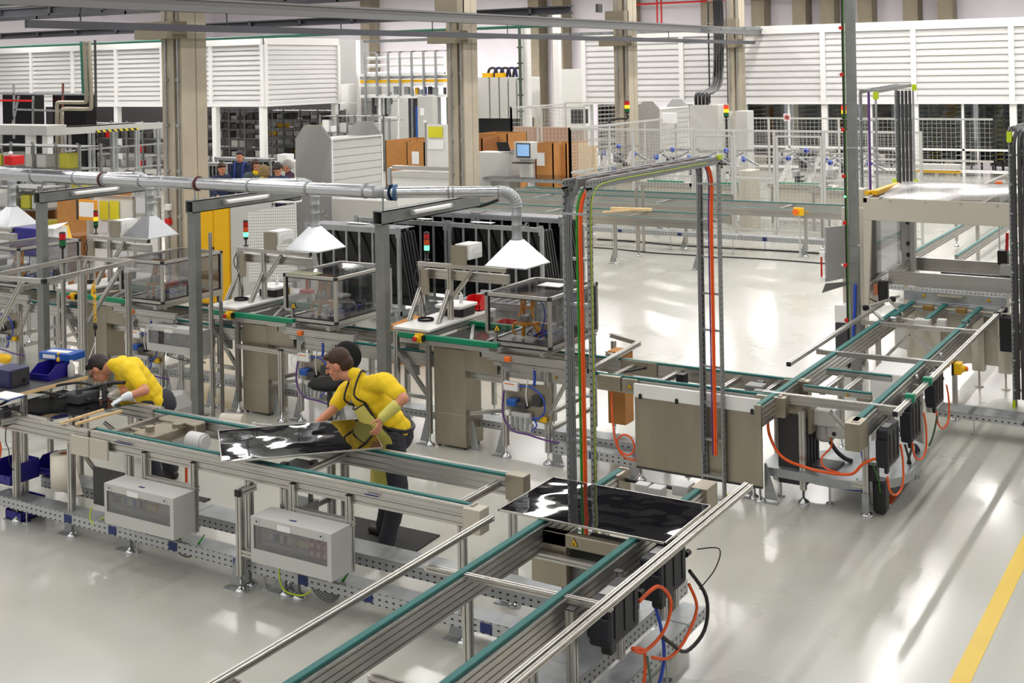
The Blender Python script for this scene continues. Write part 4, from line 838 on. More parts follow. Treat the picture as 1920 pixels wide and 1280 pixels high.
    b = B(); b.tube([(-6.53, 10.42, .7), (-6.54, 10.40, .55), (-6.52, 10.40, .42), (-6.42, 10.40, .32), (-6.25, 10.41, .3), (-6.08, 10.45, .26), (-5.95, 10.5, .24)], .009, 6, 5); p.part('purple_hose', b, purple)
    b = B(); b.tube([(-6.55, 10.44, .76), (-6.62, 10.42, .74), (-6.62, 10.42, .66), (-6.56, 10.43, .6)], .004, 5, 5); b.tube([(-6.25, 10.42, .85), (-6.27, 10.41, .7), (-6.26, 10.42, .58)], .008, 6, 4); p.parts('white_hose', b, white_c)
    b = B(); b.bbox((-6.14, 10.44, .43), (-6.07, 10.48, .48), .006); p.part('yellow_tag', b, yellow_s)
    # emergency stop on the front post
    e = T('emergency_stop', 'x', 'emergency stop', (-7.56, 10.4, 1.08), 'yellow emergency stop boxes'); out.append(e)
    b = B(); b.bbox((-7.62, 10.41, 1.075), (-7.52, 10.45, 1.165), .008); e.part('housing', b, yellow_s)
    b = B(); b.box((-7.52, 10.4, 1.09), (-7.5, 10.455, 1.15)); e.part('side_bracket', b, black)
    b = B(); b.lathe((-7.58, 10.41, 1.12), [(.034, 0), (.034, .025), (.02, .03)], 12, (0, -1, 0)); e.part('collar', b, yellow_s)
    b = B(); b.lathe((-7.58, 10.38, 1.12), [(.014, 0), (.014, .012), (.026, .014), (.024, .028), (0, .03)], 12, (0, -1, 0)); e.part('push_button', b, red)
    # exhaust hood
    h = T('exhaust_hood', 'x', 'exhaust hood', (-6.59, 10.82, 1.9), 'pyramid exhaust hoods on the duct'); out.append(h)
    s, q, hx, hy = .246, .052, -6.59, 10.82
    lo = [(hx - s, hy - s, 1.9), (hx + s, hy - s, 1.9), (hx + s, hy + s, 1.9), (hx - s, hy + s, 1.9)]; hi = [(hx - q, hy - q, 2.15), (hx + q, hy - q, 2.15), (hx + q, hy + q, 2.15), (hx - q, hy + q, 2.15)]
    b = B(); b.add(lo + hi, [(0, 1, 5, 4), (1, 2, 6, 5), (2, 3, 7, 6), (3, 0, 4, 7), (4, 5, 6, 7)])
    li = [(x + (hx - x) * .03, y + (hy - y) * .03, z - .0) for x, y, z in lo]; hi2 = [(x + (hx - x) * .1, y + (hy - y) * .1, z - .01) for x, y, z in hi]
    b.add(li + hi2, [(4, 5, 1, 0), (5, 6, 2, 1), (6, 7, 3, 2), (7, 4, 0, 3)]); h.part('funnel', b, hood_m)
    b = B()
    for i in range(4): b.bar(lo[i], lo[(i + 1) % 4], .006, .012)
    h.parts('rim', b, hood_m)
    b = B(); b.lathe((hx, hy, 2.15), [(.058, 0), (.058, .02), (.052, .03), (.052, .14), (.058, .15), (.052, .16), (.052, .24), (.058, .25), (.052, .26), (.052, .34)], 18); h.part('neck_pipe', b, galv)
    # segmented elbow and branch pipe to the main duct
    P0 = Vector((hx, hy, 2.49)); R_ = .16; D = Vector((-.76, -.65, 0)).normalized(); b = B(); rings = []
    for k in range(9):
        a = PI / 2 * k / 8; c_ = P0 + D * (R_ - R_ * math.cos(a)) + Vector((0, 0, R_ * math.sin(a))); dr = Vector((0, 0, 1)) * math.cos(a) + D * math.sin(a)
        sd = dr.cross(Vector((-D.y, D.x, 0))).normalized(); sn = Vector((-D.y, D.x, 0))
        for rr, off in ((.062, -.006), (.062, .006)) if k % 1 == 0 else ((.055, 0),):
            rings.append([c_ + dr * off + (sn * math.cos(2 * PI * i / 18) + sd * math.sin(2 * PI * i / 18)) * rr for i in range(18)])
        rings.append([c_ + dr * .011 + (sn * math.cos(2 * PI * i / 18) + sd * math.sin(2 * PI * i / 18)) * .057 for i in range(18)])
    vs = [v for r in rings for v in r]; b.add(vs, [(k * 18 + i, k * 18 + (i + 1) % 18, (k + 1) * 18 + (i + 1) % 18, (k + 1) * 18 + i) for k in range(len(rings) - 1) for i in range(18)], True); h.part('elbow', b, galv)
    E0 = P0 + D * R_ + Vector((0, 0, R_)); E1 = Vector((-7.72, 10.13, 2.66)); dd = (E1 - E0); b = B(); b.cyl(E0, E1, .058, n=18, cap=False); h.part('branch_pipe', b, duct_m)
    b = B()
    for f in (.02, .42, .46): c_ = E0 + dd * f; b.cyl(c_ - dd.normalized() * .008, c_ + dd.normalized() * .008, .066, n=18)
    h.parts('clamp_ring', b, galv_d)
    b = B(); b.cyl((hx + .05, hy, 2.3), (hx + .12, hy, 2.3), .006, n=6); b.lathe((hx + .12, hy, 2.3), [(.03, 0), (.034, .006), (.03, .012)], 12, (1, 0, 0)); b.bar((hx + .12, hy, 2.3), (hx + .18, hy + .02, 2.26), .01); h.part('damper_handle', b, galv_d)
    return out
def tower(label, x, y, z, on, cols=('r', 'a', 'g'), r=.03, hseg=.062, pole=.09, group='stacked signal lights'):
    t = T('signal_tower', label, 'signal light', (x, y, z), group); zz = z
    b = B(); b.cyl((x, y, zz), (x, y, zz + .012), r * 1.1, n=12); b.cyl((x, y, zz), (x, y, zz + pole), r * .3, n=8); b.lathe((x, y, zz + pole), [(r * .4, -.02), (r * .95, .0), (r * .95, .02)], 12); t.part('stem', b, black); zz += pole + .02
    for c in reversed(cols):
        m = {'r': r_on if on == 'r' or on == 'ra' else r_off, 'a': a_on if on in ('a', 'ra') else a_off, 'g': g_on if on == 'g' else g_off}[c]
        b = B(); b.cyl((x, y, zz), (x, y, zz + hseg), r, n=14); t.part({'r': 'red_lens', 'a': 'amber_lens', 'g': 'green_lens'}[c], b, m)
        b = B(); b.cyl((x, y, zz - .003), (x, y, zz + .003), r * 1.05, n=14); t.part('ring', b, black); zz += hseg
    b = B(); b.lathe((x, y, zz), [(r, 0), (r, .012), (r * .6, .02), (0, .02)], 14); t.part('cap', b, black)
    return t
base = station()
nm = [('test bench with white top and aluminium bridge', 'green slide rails crossing the station', 'tall stainless cabinet', 'smoked glass enclosure', 'aluminium stand under the glass enclosure', 'pneumatic board with hoses', 'yellow emergency stop box with red button', 'pyramid exhaust hood with ribbed elbow')]
place = ['at the nearest station by the gantry', 'of the station behind the centre worker', 'of the station behind the leaning worker', 'of the leftmost station at the frame edge']
for i, t in enumerate(base): t.o['label'] = nm[0][i] + ' ' + place[0]
for k in (1, 2, 3):
    for i, t in enumerate(base): copy_thing(t.o, (-2.7 * k, 0, 0), nm[0][i] + ' ' + place[k])
tower('signal light with lit green lens on the bridge of the nearest station', -7.93, 11.1, 1.81, 'g')
tower('signal light with lit green lens on the bridge of the middle station, before the pegboard', -10.63, 11.1, 1.81, 'g')
tower('signal light with lit amber lens before the framed notice, at the left station', -13.33, 11.1, 1.81, 'a')
tw = tower('unlit red and green signal light left of the framed notice', -12.62, 10.0, 1.62, '', ('r', 'g'), .04, .075, .2); b = B(); b.prof((-12.62, 10.0, 0), (-12.62, 10.0, 1.62), .04); tw.part('stand_pole', b, alu)
# sensor covers on the bridges
def cover(label, k, white=True):
    x = -7.42 - 2.7 * k; t = T('sensor_cover', label, 'sensor cover', (x, 11.02, 1.81), 'sensor covers on the bridges')
    b = B(); b.bbox((x - .1, 10.97, 1.81), (x + .1, 10.98, 2.02), .003); t.part('steel_plate', b, stain)
    b = B(); b.quadp([(x - .06, 10.99, 1.87), (x + .12, 10.99, 1.87), (x + .12, 10.99, 2.03), (x - .06, 10.99, 2.03)], (0, 1, 0), .26); b.quadp([(x + .12, 10.99, 1.87), (x + .12, 11.25, 1.87), (x + .15, 11.2, 1.93), (x + .15, 11.04, 1.93)], (0, 0, 1), .07); t.part('white_cover', b, white_m)
cover('white sensor cover behind a steel plate on the nearest bridge', 0); cover('white sensor cover behind a steel plate on the middle bridge', 1); cover('white sensor cover behind a steel plate beside the yellow notes board', 2)
# red bins on the benches
def bin_(label, x0, y0, z, w, d, h, m, name='parts_bin', cat='bin', group=None, ang=0):
    t = T(name, label, cat, (x0, y0, z), group)
    b = B(); th = .006; a = [(x0, y0), (x0 + w, y0), (x0 + w, y0 + d), (x0, y0 + d)]
    b.box((x0, y0, z), (x0 + w, y0 + d, z + th))
    # side walls with the stepped front of a stacking bin (front faces -y)
    for xx in (x0, x0 + w - th): b.quadp([(xx, y0, z), (xx, y0 + d, z), (xx, y0 + d, z + h), (xx, y0 + d * .35, z + h), (xx, y0, z + h * .45)], (1, 0, 0), th)
    b.box((x0, y0 + d - th, z), (x0 + w, y0 + d, z + h)); b.box((x0, y0, z), (x0 + w, y0 + th, z + h * .45)); t.part('shell', b, m)
    b = B(); b.box((x0 - .004, y0 + d * .35, z + h - .008), (x0 + w + .004, y0 + d + .004, z + h)); b.box((x0 + w * .3, y0 - .003, z + h * .1), (x0 + w * .7, y0, z + h * .35)); 
    b = B(); b.box((x0 + w * .25, y0 - .006, z + h * .3), (x0 + w * .75, y0, z + h * .45)); t.part('label_holder', b, m)
    if ang: t.o.rotation_euler = (0, 0, ang)
    return t
bin_('bright red parts bin on the nearest test bench', -7.72, 11.52, 1.21, .2, .18, .15, red)
bin_('red parts bin below the nearest bench, behind the green rail', -7.2, 11.32, 1.0, .25, .2, .16, red)
bin_('red parts bin under the left station bench', -12.35, 11.35, 1.0, .3, .2, .2, red)
b = B(); b.bbox((-10.15, 11.5, 1.206), (-9.98, 11.6, 1.25), .01); b.cyl((-10.06, 11.55, 1.25), (-10.06, 11.55, 1.4), .02, n=10); solo('red_tool', b, red, 'small red tool on the middle test bench', 'tool')
b = B(); b.quadp([(-6.7, 10.75, 1.655), (-6.32, 10.75, 1.655), (-6.32, 10.95, 1.655), (-6.7, 10.95, 1.655)], (0, 0, 1), .004)
b = B(); p = atz(1035, 535, 1.65); b.quadp([(p.x - .12, p.y - .1, 1.655), (p.x + .14, p.y - .1, 1.655), (p.x + .14, p.y + .1, 1.655), (p.x - .12, p.y + .1, 1.655)], (0, 0, 1), .006); solo('document', b, paper, 'white sheet lying on the nearest glass enclosure', 'paper')
b = B(); p = atz(577, 513, 1.65); b.quadp([(p.x - .2, p.y - .12, 1.655), (p.x + .16, p.y - .12, 1.655), (p.x + .16, p.y + .07, 1.655), (p.x - .2, p.y + .07, 1.655)], (0, 0, 1), .008); solo('folder', b, mat('grey_green_card', (170, 172, 140), .7), 'grey folder with a yellow edge on the middle glass enclosure', 'folder')
b = B(); b.quadp([(p.x - .2, p.y - .125, 1.655), (p.x + .16, p.y - .125, 1.655), (p.x + .16, p.y - .12, 1.655), (p.x - .2, p.y - .12, 1.655)], (0, 0, 1), .009)
# outrigger frame right of the nearest enclosure
t = T('outrigger_frame', 'aluminium outrigger frame jutting right behind the front gantry post', 'frame', (-5.75, 11.1, 0))
for p, q in (((-5.57, 10.44, 1.0), (-5.66, 11.72, 1.0)), ((-5.66, 11.72, 1.0), (-6.06, 11.86, 1.02)), ((-5.57, 10.5, .96), (-5.95, 10.5, 1.0)), ((-5.62, 11.1, .98), (-5.95, 11.55, .9))): b = B(); b.prof(p, q, .045); t.part('bar', b, alu)
endcaps(t, [(-5.57, 10.43, 1.0)]); b = B(); b.prof((-5.95, 11.7, .12), (-5.95, 11.7, 1.0), .045); o = t.part('leg', b, alu); foot(t, -5.95, 11.7, o)
b = B(); b.bbox((-5.9, 11.45, .2), (-5.7, 11.65, .95), .004); solo('carton', b, cardb, 'narrow brown carton standing behind the front gantry post', 'carton')
# electrical box between left and middle station
ebox('grey electrical box with a window between the left station and the galvanised post', -11.5, -10.62, 10.3, 10.46, .62, .92, 9, True, False)
# extra frame of the middle station
t = T('aluminium_frame', 'low aluminium frame beside the middle stainless cabinet', 'frame', (-9.7, 10.4, 0))
b = B(); b.prof((-9.46, 10.4, .12), (-9.46, 10.4, .8), .05); o = t.part('leg', b, alu); foot(t, -9.46, 10.4, o); cbar(t, (-10.16, 10.42, .78), (-9.44, 10.4, .78), .045); endcaps(t, [(-9.46, 10.4, .805)], .05, ax='z'); cbar(t, (-9.46, 10.42, .5), (-9.3, 10.95, .5), .035)

# ---------------------------------------------------------------- main duct and its posts
t = T('exhaust_duct', 'long shiny round exhaust duct running over the stations', 'duct', (-14, 10.13, 2.59)); du = t
b = B(); b.cyl((-7.86, 10.13, 2.662), (-12.0, 10.13, 2.664), .07, n=22); t.part('pipe', b, duct_m)
b = B(); b.cyl((-12.0, 10.13, 2.664), (-19.5, 10.13, 2.70), .082, n=22); t.part('pipe', b, duct_m)
b = B()
for x in (-8.0, -8.78, -9.62, -10.45, -11.35, -11.98, -12.5, -13.3): b.cyl((x - .012, 10.13, 2.664), (x + .012, 10.13, 2.664), .078 if x > -12 else .09, n=22)
t.parts('clamp_ring', b, galv)
b = B()
for x in (-10.42, -12.02): b.cyl((x - .01, 10.13, 2.664), (x + .01, 10.13, 2.664), .086 if x > -12 else .092, n=22)
t.parts('red_seal', b, mat('rust_red_seal', (92, 40, 34), .6))
b = B(); b.lathe((-7.86, 10.13, 2.662), [(.066, 0), (.066, .14), (.076, .15), (.066, .16)], 20, (1, 0, 0)); t.part('spiral_end', b, galv)
b = B(); b.cyl((-7.70, 10.13, 2.662), (-7.66, 10.13, 2.662), .085, n=20); b.bbox((-7.71, 10.11, 2.66), (-7.67, 10.15, 2.92), .006); t.parts('slide_gate', b, chrome)
b = B(); b.cyl((-7.65, 10.14, 2.662), (-7.62, 10.155, 2.662), .086, n=20); t.part('blue_flange', b, mat('steel_blue_flange', (60, 96, 130), .4, .4))
b = B()
for x in (-7.8, -10.5, -13.17): b.cyl((x + .02, 10.13, 2.46), (x + .02, 10.13, 2.6), .01, n=6)
t.parts('hanger', b, galv)
for k, x in enumerate((-7.80, -10.50, -13.17)):
    t = T('support_post', ['galvanised post and bracket beside the centre worker, carrying the duct', 'galvanised post and bracket between the two workers, carrying the duct', 'galvanised post and bracket left of the leaning worker, carrying the duct'][k], 'post', (x, 10.13, 0), 'galvanised duct posts')
    b = B(); b.bar((x, 10.13, 0), (x, 10.13, 2.34), .12, .09, up=(0, 1, 0)); t.part('column', b, galv_d)
    b = B(); b.box((x - .06, 10.06, 2.33), (x - .05, 11.9, 2.47)); b.box((x - .06, 10.06, 2.46), (x + .06, 11.9, 2.47)); b.box((x - .06, 10.06, 2.33), (x + .06, 11.9, 2.34)); b.box((x + .052, 10.06, 2.33), (x + .06, 11.9, 2.47)); t.part('bracket_beam', b, galv_d)
    b = B(); b.box((x - .1, 10.04, 0), (x + .1, 10.22, .012)); t.part('base_plate', b, galv_d)
    b = B(); b.cyl((x + .09, 10.55, 2.41), (x + .09, 11.25, 2.41), .026, n=12); o = t.part('tube_light', b, white_m); b = B(); b.cyl((x + .09, 10.53, 2.41), (x + .09, 10.56, 2.41), .03, n=12); b.cyl((x + .09, 11.24, 2.41), (x + .09, 11.27, 2.41), .03, n=12); t.parts('light_cap', b, grey_m, o)
t = T('conduit_pair', 'thin aluminium conduits standing just right of the post between the workers', 'conduit', (-10.3, 10.2, 0)); b = B(); b.prof((-10.32, 10.2, .0), (-10.32, 10.2, 2.1), .03); b.prof((-10.27, 10.3, .0), (-10.27, 10.3, 1.3), .03); t.parts('conduit', b, alu)
# ================================================================ right-hand conveyor into the beige machine
t = T('belt_conveyor', 'right-hand conveyor with two teal belts leading into the beige hooded machine', 'conveyor', (-3.3, 12.8, 0), 'aluminium belt conveyors')
RX0, RX1 = -3.78, -2.91
belt_rail(t, 'y', RX0, 10.15, 15.2, z=.965, side=1, h=.17, guide=False, bw=.05, w=.06)
belt_rail(t, 'y', RX1, 10.05, 14.6, z=.965, side=1, h=.17, guide=False, bw=.05, w=.06)
for (x, y0, y1) in ((-3.98, 11.55, 15.0), (-2.65, 10.3, 14.9)):
    b = B(); b.prof((x, y0, 1.0), (x, y1, 1.0), .042, .036, g=.008, d=.006); o = t.part('guard_rail', b, alu); endcaps(t, [(x, y0 - .005, 1.0)], .042, o)
for y, x0 in ((12.42, -3.98), (14.05, -3.98), (10.62, -3.9)): cbar(t, (x0, y, .945), (-2.67, y + .03, .945), .045)
cbar(t, (-3.9, 10.62, .9), (-2.7, 10.7, .9), .04)
for x, y in ((-3.56, 10.66), (-2.99, 10.62), (-3.7, 12.3), (-2.95, 12.4), (-3.75, 13.9), (-2.93, 13.9), (-3.0, 11.5)): leg(t, x, y, .82, gs=0)
for x in (-2.99,):
    b = B(); b.box((x - .03, 10.585, .0), (x + .03, 10.59, .2)); t.part('floor_bracket', b, galv)
cbar(t, (-3.56, 10.64, .26), (-2.99, 10.62, .26), .045)
b = B(); b.bbox((-2.98, 9.98, .74), (-2.85, 10.2, .965), .004); t.part('end_housing', b, stain)
b = B(); b.prof((-3.3, 10.62, .86), (-2.99, 10.62, .56), .035); b.prof((-3.4, 13.9, .9), (-3.68, 13.9, .6), .035); b.prof((-3.4, 13.9, .9), (-3.0, 13.9, .62), .035); t.parts('diagonal_brace', b, alu)
for y in (10.9, 11.4, 11.8, 12.3, 12.7):
    b = B(); b.prof((-2.84, y, .5), (-2.84, y, .88), .045); t.part('short_post', b, alu)
for y in (11.9, 12.9):
    b = B(); b.lathe((-2.865, y, .93), [(.0, 0), (.022, .0), (.022, .02), (.01, .03)], 10, (1, 0, 0)); t.part('rail_bolt', b, chrome)
# three short teal belts at the machine mouth
for x in (-3.70, -3.32, -2.92):
    b = B(); b.prof((x, 14.4, .92), (x, 15.35, .92), .04, .09); o = t.part('infeed_beam', b, alu); b = B(); b.bbox((x - .035, 14.38, .965), (x + .02, 15.36, .99), .01); t.part('belt', b, teal, o)
    b = B(); b.cyl((x - .03, 14.4, .95), (x + .03, 14.4, .95), .035, n=12); t.part('roller', b, chrome, o)
b = B(); b.cyl((-3.7, 15.2, .95), (-2.75, 15.2, .95), .014); t.part('drive_shaft', b, stain)
b = B(); b.bbox((-3.55, 15.15, .92), (-3.43, 15.25, .98), .006); b.bbox((-3.17, 15.15, .92), (-3.05, 15.25, .98), .006); t.parts('coupling', b, mat('brass_tone', (150, 120, 70), .4, .7))
for (p, q) in (((-4.1, 14.6, 1.0), (-3.92, 15.5, 1.0)), ((-2.68, 14.75, 1.0), (-2.6, 15.5, 1.02)), ((-4.08, 14.7, 1.0), (-3.75, 14.15, .96)), ((-3.95, 15.2, 1.0), (-3.65, 14.6, .96)), ((-3.7, 14.55, .93), (-3.35, 14.4, .93)), ((-3.55, 14.9, .9), (-3.3, 14.2, .9))): b = B(); b.cyl(p, q, .018, n=8); t.part('guide_rod', b, alu)
b = B()
for p in ((-4.08, 14.62, 1.0), (-3.94, 15.3, 1.0), (-2.66, 14.9, 1.0), (-2.63, 15.2, 1.0)): b.bbox((p[0] - .035, p[1] - .03, p[2] - .03), (p[0] + .035, p[1] + .03, p[2] + .03), .01)
t.parts('clamp', b, black)
b = B(); b.bbox((-3.45, 14.3, .9), (-3.28, 14.42, .98), .01); b.bbox((-3.2, 14.3, .9), (-3.1, 14.4, 1.0), .01); t.parts('stopper_block', b, lgrey)
b = B(); b.bbox((-2.66, 15.0, .7), (-2.5, 15.2, .95), .01); t.part('black_drive', b, black)
b = B(); b.bbox((-2.69, 10.78, .98), (-2.61, 10.84, 1.05), .008); b.bbox((-2.69, 11.42, .98), (-2.61, 11.48, 1.05), .008); t.parts('green_clamp', b, green_r)
# lift table between the belts
t = T('lift_table', 'small transfer lift with teal strips between the right-hand belts', 'lift table', (-3.35, 11.35, .4))
for y in (11.02, 11.72):
    b = B(); b.prof((-3.66, y, .925), (-3.04, y, .925), .045); o = t.part('beam', b, alu); b = B(); b.bbox((-3.66, y - .018, .948), (-3.04, y + .018, .962), .004); t.part('belt', b, teal, o)
b = B(); b.prof((-3.5, 11.05, .9), (-3.5, 11.68, .9), .045); b.prof((-3.32, 11.05, .9), (-3.32, 11.68, .9), .045); t.parts('cross_bar', b, alu)
warn_sign(t, (-3.25, 10.994, .905), .02)
b = B(); b.bbox((-3.72, 10.72, .6), (-3.5, 10.9, .9), .006); b.bbox((-3.2, 11.1, .84), (-3.08, 11.2, .9), .006); t.parts('bracket', b, stain)
t = T('gear_motor', 'grey gear motor hanging below the right-hand conveyor', 'motor', (-3.42, 10.95, .5))
b = B(); b.bbox((-3.56, 10.82, .66), (-3.32, 11.0, .8), .01); b.lathe((-3.45, 10.95, .66), [(.07, 0), (.08, -.02), (.085, -.12), (.08, -.15), (.06, -.16), (.0, -.16)], 18); b.bbox((-3.4, 10.84, .56), (-3.26, 10.94, .68), .01); t.part('housing', b, lgrey)
b = B(); b.cyl((-3.33, 10.835, .6), (-3.33, 10.842, .6), .02, n=10); t.part('plug', b, black)
def mbox2(lab, y0, y1, z0=.5, z1=.86): 
    return motor_box(lab, y0, y1, -2.84, -2.74, z0, z1)
mbox2('dark motor controller at the near end of the right-hand conveyor', 10.4, 10.78, .5, .82)
mbox2('dark motor controller, second along the right-hand conveyor', 11.2, 11.55)
mbox2('dark motor controller behind the yellow stop box of the right-hand conveyor', 12.15, 12.5, .58, .88)
b = B(); b.bbox((-2.66, 15.02, .55), (-2.46, 15.3, .85), .01); solo('motor_controller', b, navy, 'dark motor controller below the machine mouth at far right', 'motor controller', 'dark motor controllers on the conveyors')
e = T('emergency_stop', 'yellow emergency stop box on the guard rail of the right-hand conveyor', 'emergency stop', (-2.62, 12.5, .87), 'yellow emergency stop boxes')
b = B(); b.bbox((-2.63, 12.42, .86), (-2.56, 12.54, .97), .008); e.part('housing', b, yellow_s); b = B(); b.lathe((-2.56, 12.48, .915), [(.035, 0), (.035, .03), (.02, .035)], 12, (1, 0, 0)); e.part('collar', b, yellow_s)
b = B(); b.lathe((-2.525, 12.48, .915), [(.014, 0), (.026, .005), (.024, .02), (0, .022)], 12, (1, 0, 0)); e.part('push_button', b, orange_p); b = B(); b.box((-2.645, 12.4, .85), (-2.63, 12.56, .98)); e.part('back_plate', b, black)
cable('thick orange cable sagging from the line to the right-hand conveyor', [(-3.85, 10.6, .8), (-3.84, 10.58, .6), (-3.72, 10.56, .42), (-3.5, 10.55, .36), (-3.3, 10.56, .34), (-3.1, 10.56, .36), (-3.0, 10.55, .46), (-2.88, 10.5, .54), (-2.8, 10.45, .56)], .013, orange)
cable('thin orange lead from the gear motor to the sagging cable', [(-3.38, 10.9, .58), (-3.36, 10.85, .48), (-3.4, 10.7, .42), (-3.35, 10.6, .37), (-3.2, 10.57, .35)], .008, orange)
for k, (y, lab) in enumerate(((10.5, 'orange loop cable below the nearest right motor controller'), (11.35, 'orange loop cable below the second right motor controller'), (12.3, 'orange loop cable below the third right motor controller'))):
    z = (.44, .5, .54)[k]; cable(lab, [(-2.75, y - .1, z), (-2.74, y - .05, z - .14), (-2.72, y + .08, z - .2), (-2.7, y + .2, z - .14), (-2.7, y + .22, z + .05), (-2.71, y + .18, z + .2)], .009, orange)
cable('dark green lead trailing from the third right motor controller', [(-2.74, 12.2, .5), (-2.76, 12.0, .3), (-2.85, 11.7, .12), (-2.95, 11.4, .04), (-3.0, 11.2, .02)], .01, mat('dark_green_lead', (30, 62, 32), .5))
cable('black coiled leads between the right motor controllers', [(-2.8, 11.2, .48), (-2.78, 11.35, .25), (-2.8, 11.6, .2), (-2.8, 11.7, .3), (-2.8, 11.5, .4), (-2.8, 11.3, .3), (-2.82, 11.4, .16), (-2.82, 11.65, .22), (-2.8, 11.6, .36)], .012, black)
cable('bright green thin lead by the foot of the right-hand conveyor', [(-2.9, 10.5, .5), (-2.88, 10.62, .3), (-2.9, 10.7, .12), (-2.98, 10.75, .06), (-3.04, 10.7, .14), (-3.08, 10.65, .3)], .005, green_c)
cable('blue air hose strapped to the front leg of the right-hand conveyor', [(-3.1, 10.75, .75), (-3.06, 10.7, .6), (-3.02, 10.66, .4), (-3.02, 10.66, .22), (-3.2, 10.72, .17), (-3.5, 10.76, .17)], .01, blue_c, 'hose', name='air_hose')
cable('bundle of dark leads dropping from the gear motor', [(-3.42, 10.98, .5), (-3.36, 11.0, .4), (-3.3, 11.05, .33), (-3.25, 11.1, .3)], .02, dgrey)
b = B(); b.bbox((-2.98, 10.62, .3), (-2.9, 10.72, .44), .008); b.bbox((-2.95, 10.66, .02), (-2.84, 10.8, .3), .02); solo('black_actuator', b, black, 'black actuator below the nearest right motor controller', 'actuator')
# round sheet-metal tray (cable turntable corner)
t = T('corner_tray', 'rounded sheet-metal corner tray on the floor under the right-hand conveyor', 'cable tray', (-3.4, 11.1, .1))
out = [(-3.95, 10.78), (-3.9, 10.62)] + [(-3.3 + .55 * math.cos(a) * 1.05, 11.12 + .55 * math.sin(a)) for a in [(-PI * .62) + PI * .62 * j / 9 for j in range(10)]] + [(-2.75, 11.9), (-3.15, 12.2), (-3.3, 11.7), (-3.6, 11.3), (-3.95, 11.1)]
b = B(); b.quadp([(x, y, .28) for x, y in out], (0, 0, 1), .006); t.part('top', b, galv)
b = B(); n = len(out); b.add([(x, y, .21) for x, y in out] + [(x, y, .28) for x, y in out], [(i, (i + 1) % n, n + (i + 1) % n, n + i) for i in range(n)]); t.part('rim', b, galv)
b = B()
for q in ((-3.8, 10.75), (-3.35, 10.75), (-2.95, 11.1), (-2.85, 11.8)): b.cyl((q[0], q[1], 0), (q[0], q[1], .21), .01, n=6); b.cyl((q[0], q[1], 0), (q[0], q[1], .01), .035, n=10)
t.parts('support_foot', b, chrome)
b = B(); b.bbox((-3.75, 10.8, .287), (-3.3, 11.05, .30), .003); solo('dark_plate', b, dgrey, 'dark flat plate lying on the rounded corner tray', 'plate')
b = B(); b.box((-3.35, 12.1, .02), (-2.98, 12.7, .3)); solo('low_box', b, lgrey, 'pale low enclosure standing under the right-hand conveyor', 'enclosure')
t = channel('cable channel with grey lid running right under the machine', (-3.0, 13.45, 0), (-.6, 13.45, 0), .3, .26, .07, clips=(.9,))
b = B(); b.bbox((-3.55, 12.8, .4), (-3.1, 13.5, .7), .01); solo('white_unit', b, white_m, 'white box unit hanging between the right-hand belts', 'enclosure')

# ---------------------------------------------------------------- the beige hooded machine
HX0, HX1, HY0, HY1 = -4.34, -1.7, 15.5, 17.5
t = T('hooded_machine', 'large beige machine with a clear curved hood at the right edge', 'machine', (-3.0, 16.5, 0))
b = B(); b.bbox((HX0, HY0, 1.93), (HX1, HY0 + .03, 2.21), .005); t.part('front_band', b, beige)
b = B()
for k in range(4): b.cyl((-4.0 + k * .42, HY0 - .008, 2.18), (-4.0 + k * .42, HY0, 2.18), .014, n=8)
t.parts('knob', b, grey_m)
b = B()
for x0, x1 in ((HX0, HX0 + .1), (HX1 - .1, HX1)):
    b.quadp([(x0, HY0, 1.93), (x1, HY0, 1.93), (x1 - .03, HY0 + .0, 1.3), (x0, HY0 + .0, .0 if x0 < -4 else .0)], (0, 1, 0), .05)
t.parts('front_post', b, beige)
b = B(); b.box((HX0, HY1 - .06, 0), (HX0 + .06, HY1, 2.2)); b.box((HX0, HY0, 2.15), (HX0 + .05, HY1, 2.21)); b.box((HX1 - .05, HY0, 2.15), (HX1, HY1, 2.21)); t.parts('side_frame', b, beige)
b = B(); b.box((HX0 + .3, HY1 - .9, .95), (HX0 + .36, HY1 - .84, 2.15)); b.box((HX0 + .18, HY1 - .85, .95), (HX0 + .36, HY1 - .84, 2.15)); t.part('inner_post', b, lgrey)
b = B()
for z in (1.35, 1.5, 1.78, 1.95): b.cyl((HX0 + .27, HY1 - .86, z), (HX0 + .27, HY1 - .85, z), .03, n=12)
t.parts('post_hole', b, dgrey)
b = B(); b.box((HX0 + .012, HY0 + .1, 1.0), (HX0 + .018, HY1 - .06, 2.15)); t.part('side_pane', b, glass_g)
# curved hood pane
b = B(); n = 14; vs = []
for j in range(n + 1):
    y = HY0 + .02 + (HY1 - HY0 - .05) * j / n; z = 2.215 + .10 * math.sin(PI * j / n) ** .8
    for x in (HX0 + .22, (HX0 + HX1) / 2, HX1): vs.append((x, y, z))
b.add(vs, [(j * 3 + k, j * 3 + k + 1, j * 3 + k + 4, j * 3 + k + 3) for j in range(n) for k in range(2)], True)
hood_pane = glass_mat('hood_acrylic', (.48, .45, .43), .16, .2); t.part('hood_pane', b, hood_pane)
b = B(); b.box((HX0 + .2, HY0, 2.2), (HX0 + .24, HY1, 2.23)); b.box((HX0, HY1 - .03, 2.2), (HX1, HY1, 2.235)); t.parts('hood_edge', b, alu)
b = B(); b.box((HX0 + .05, HY0 + .03, 2.18), (HX0 + .2, HY1, 2.2)); t.part('top_strip', b, stain)
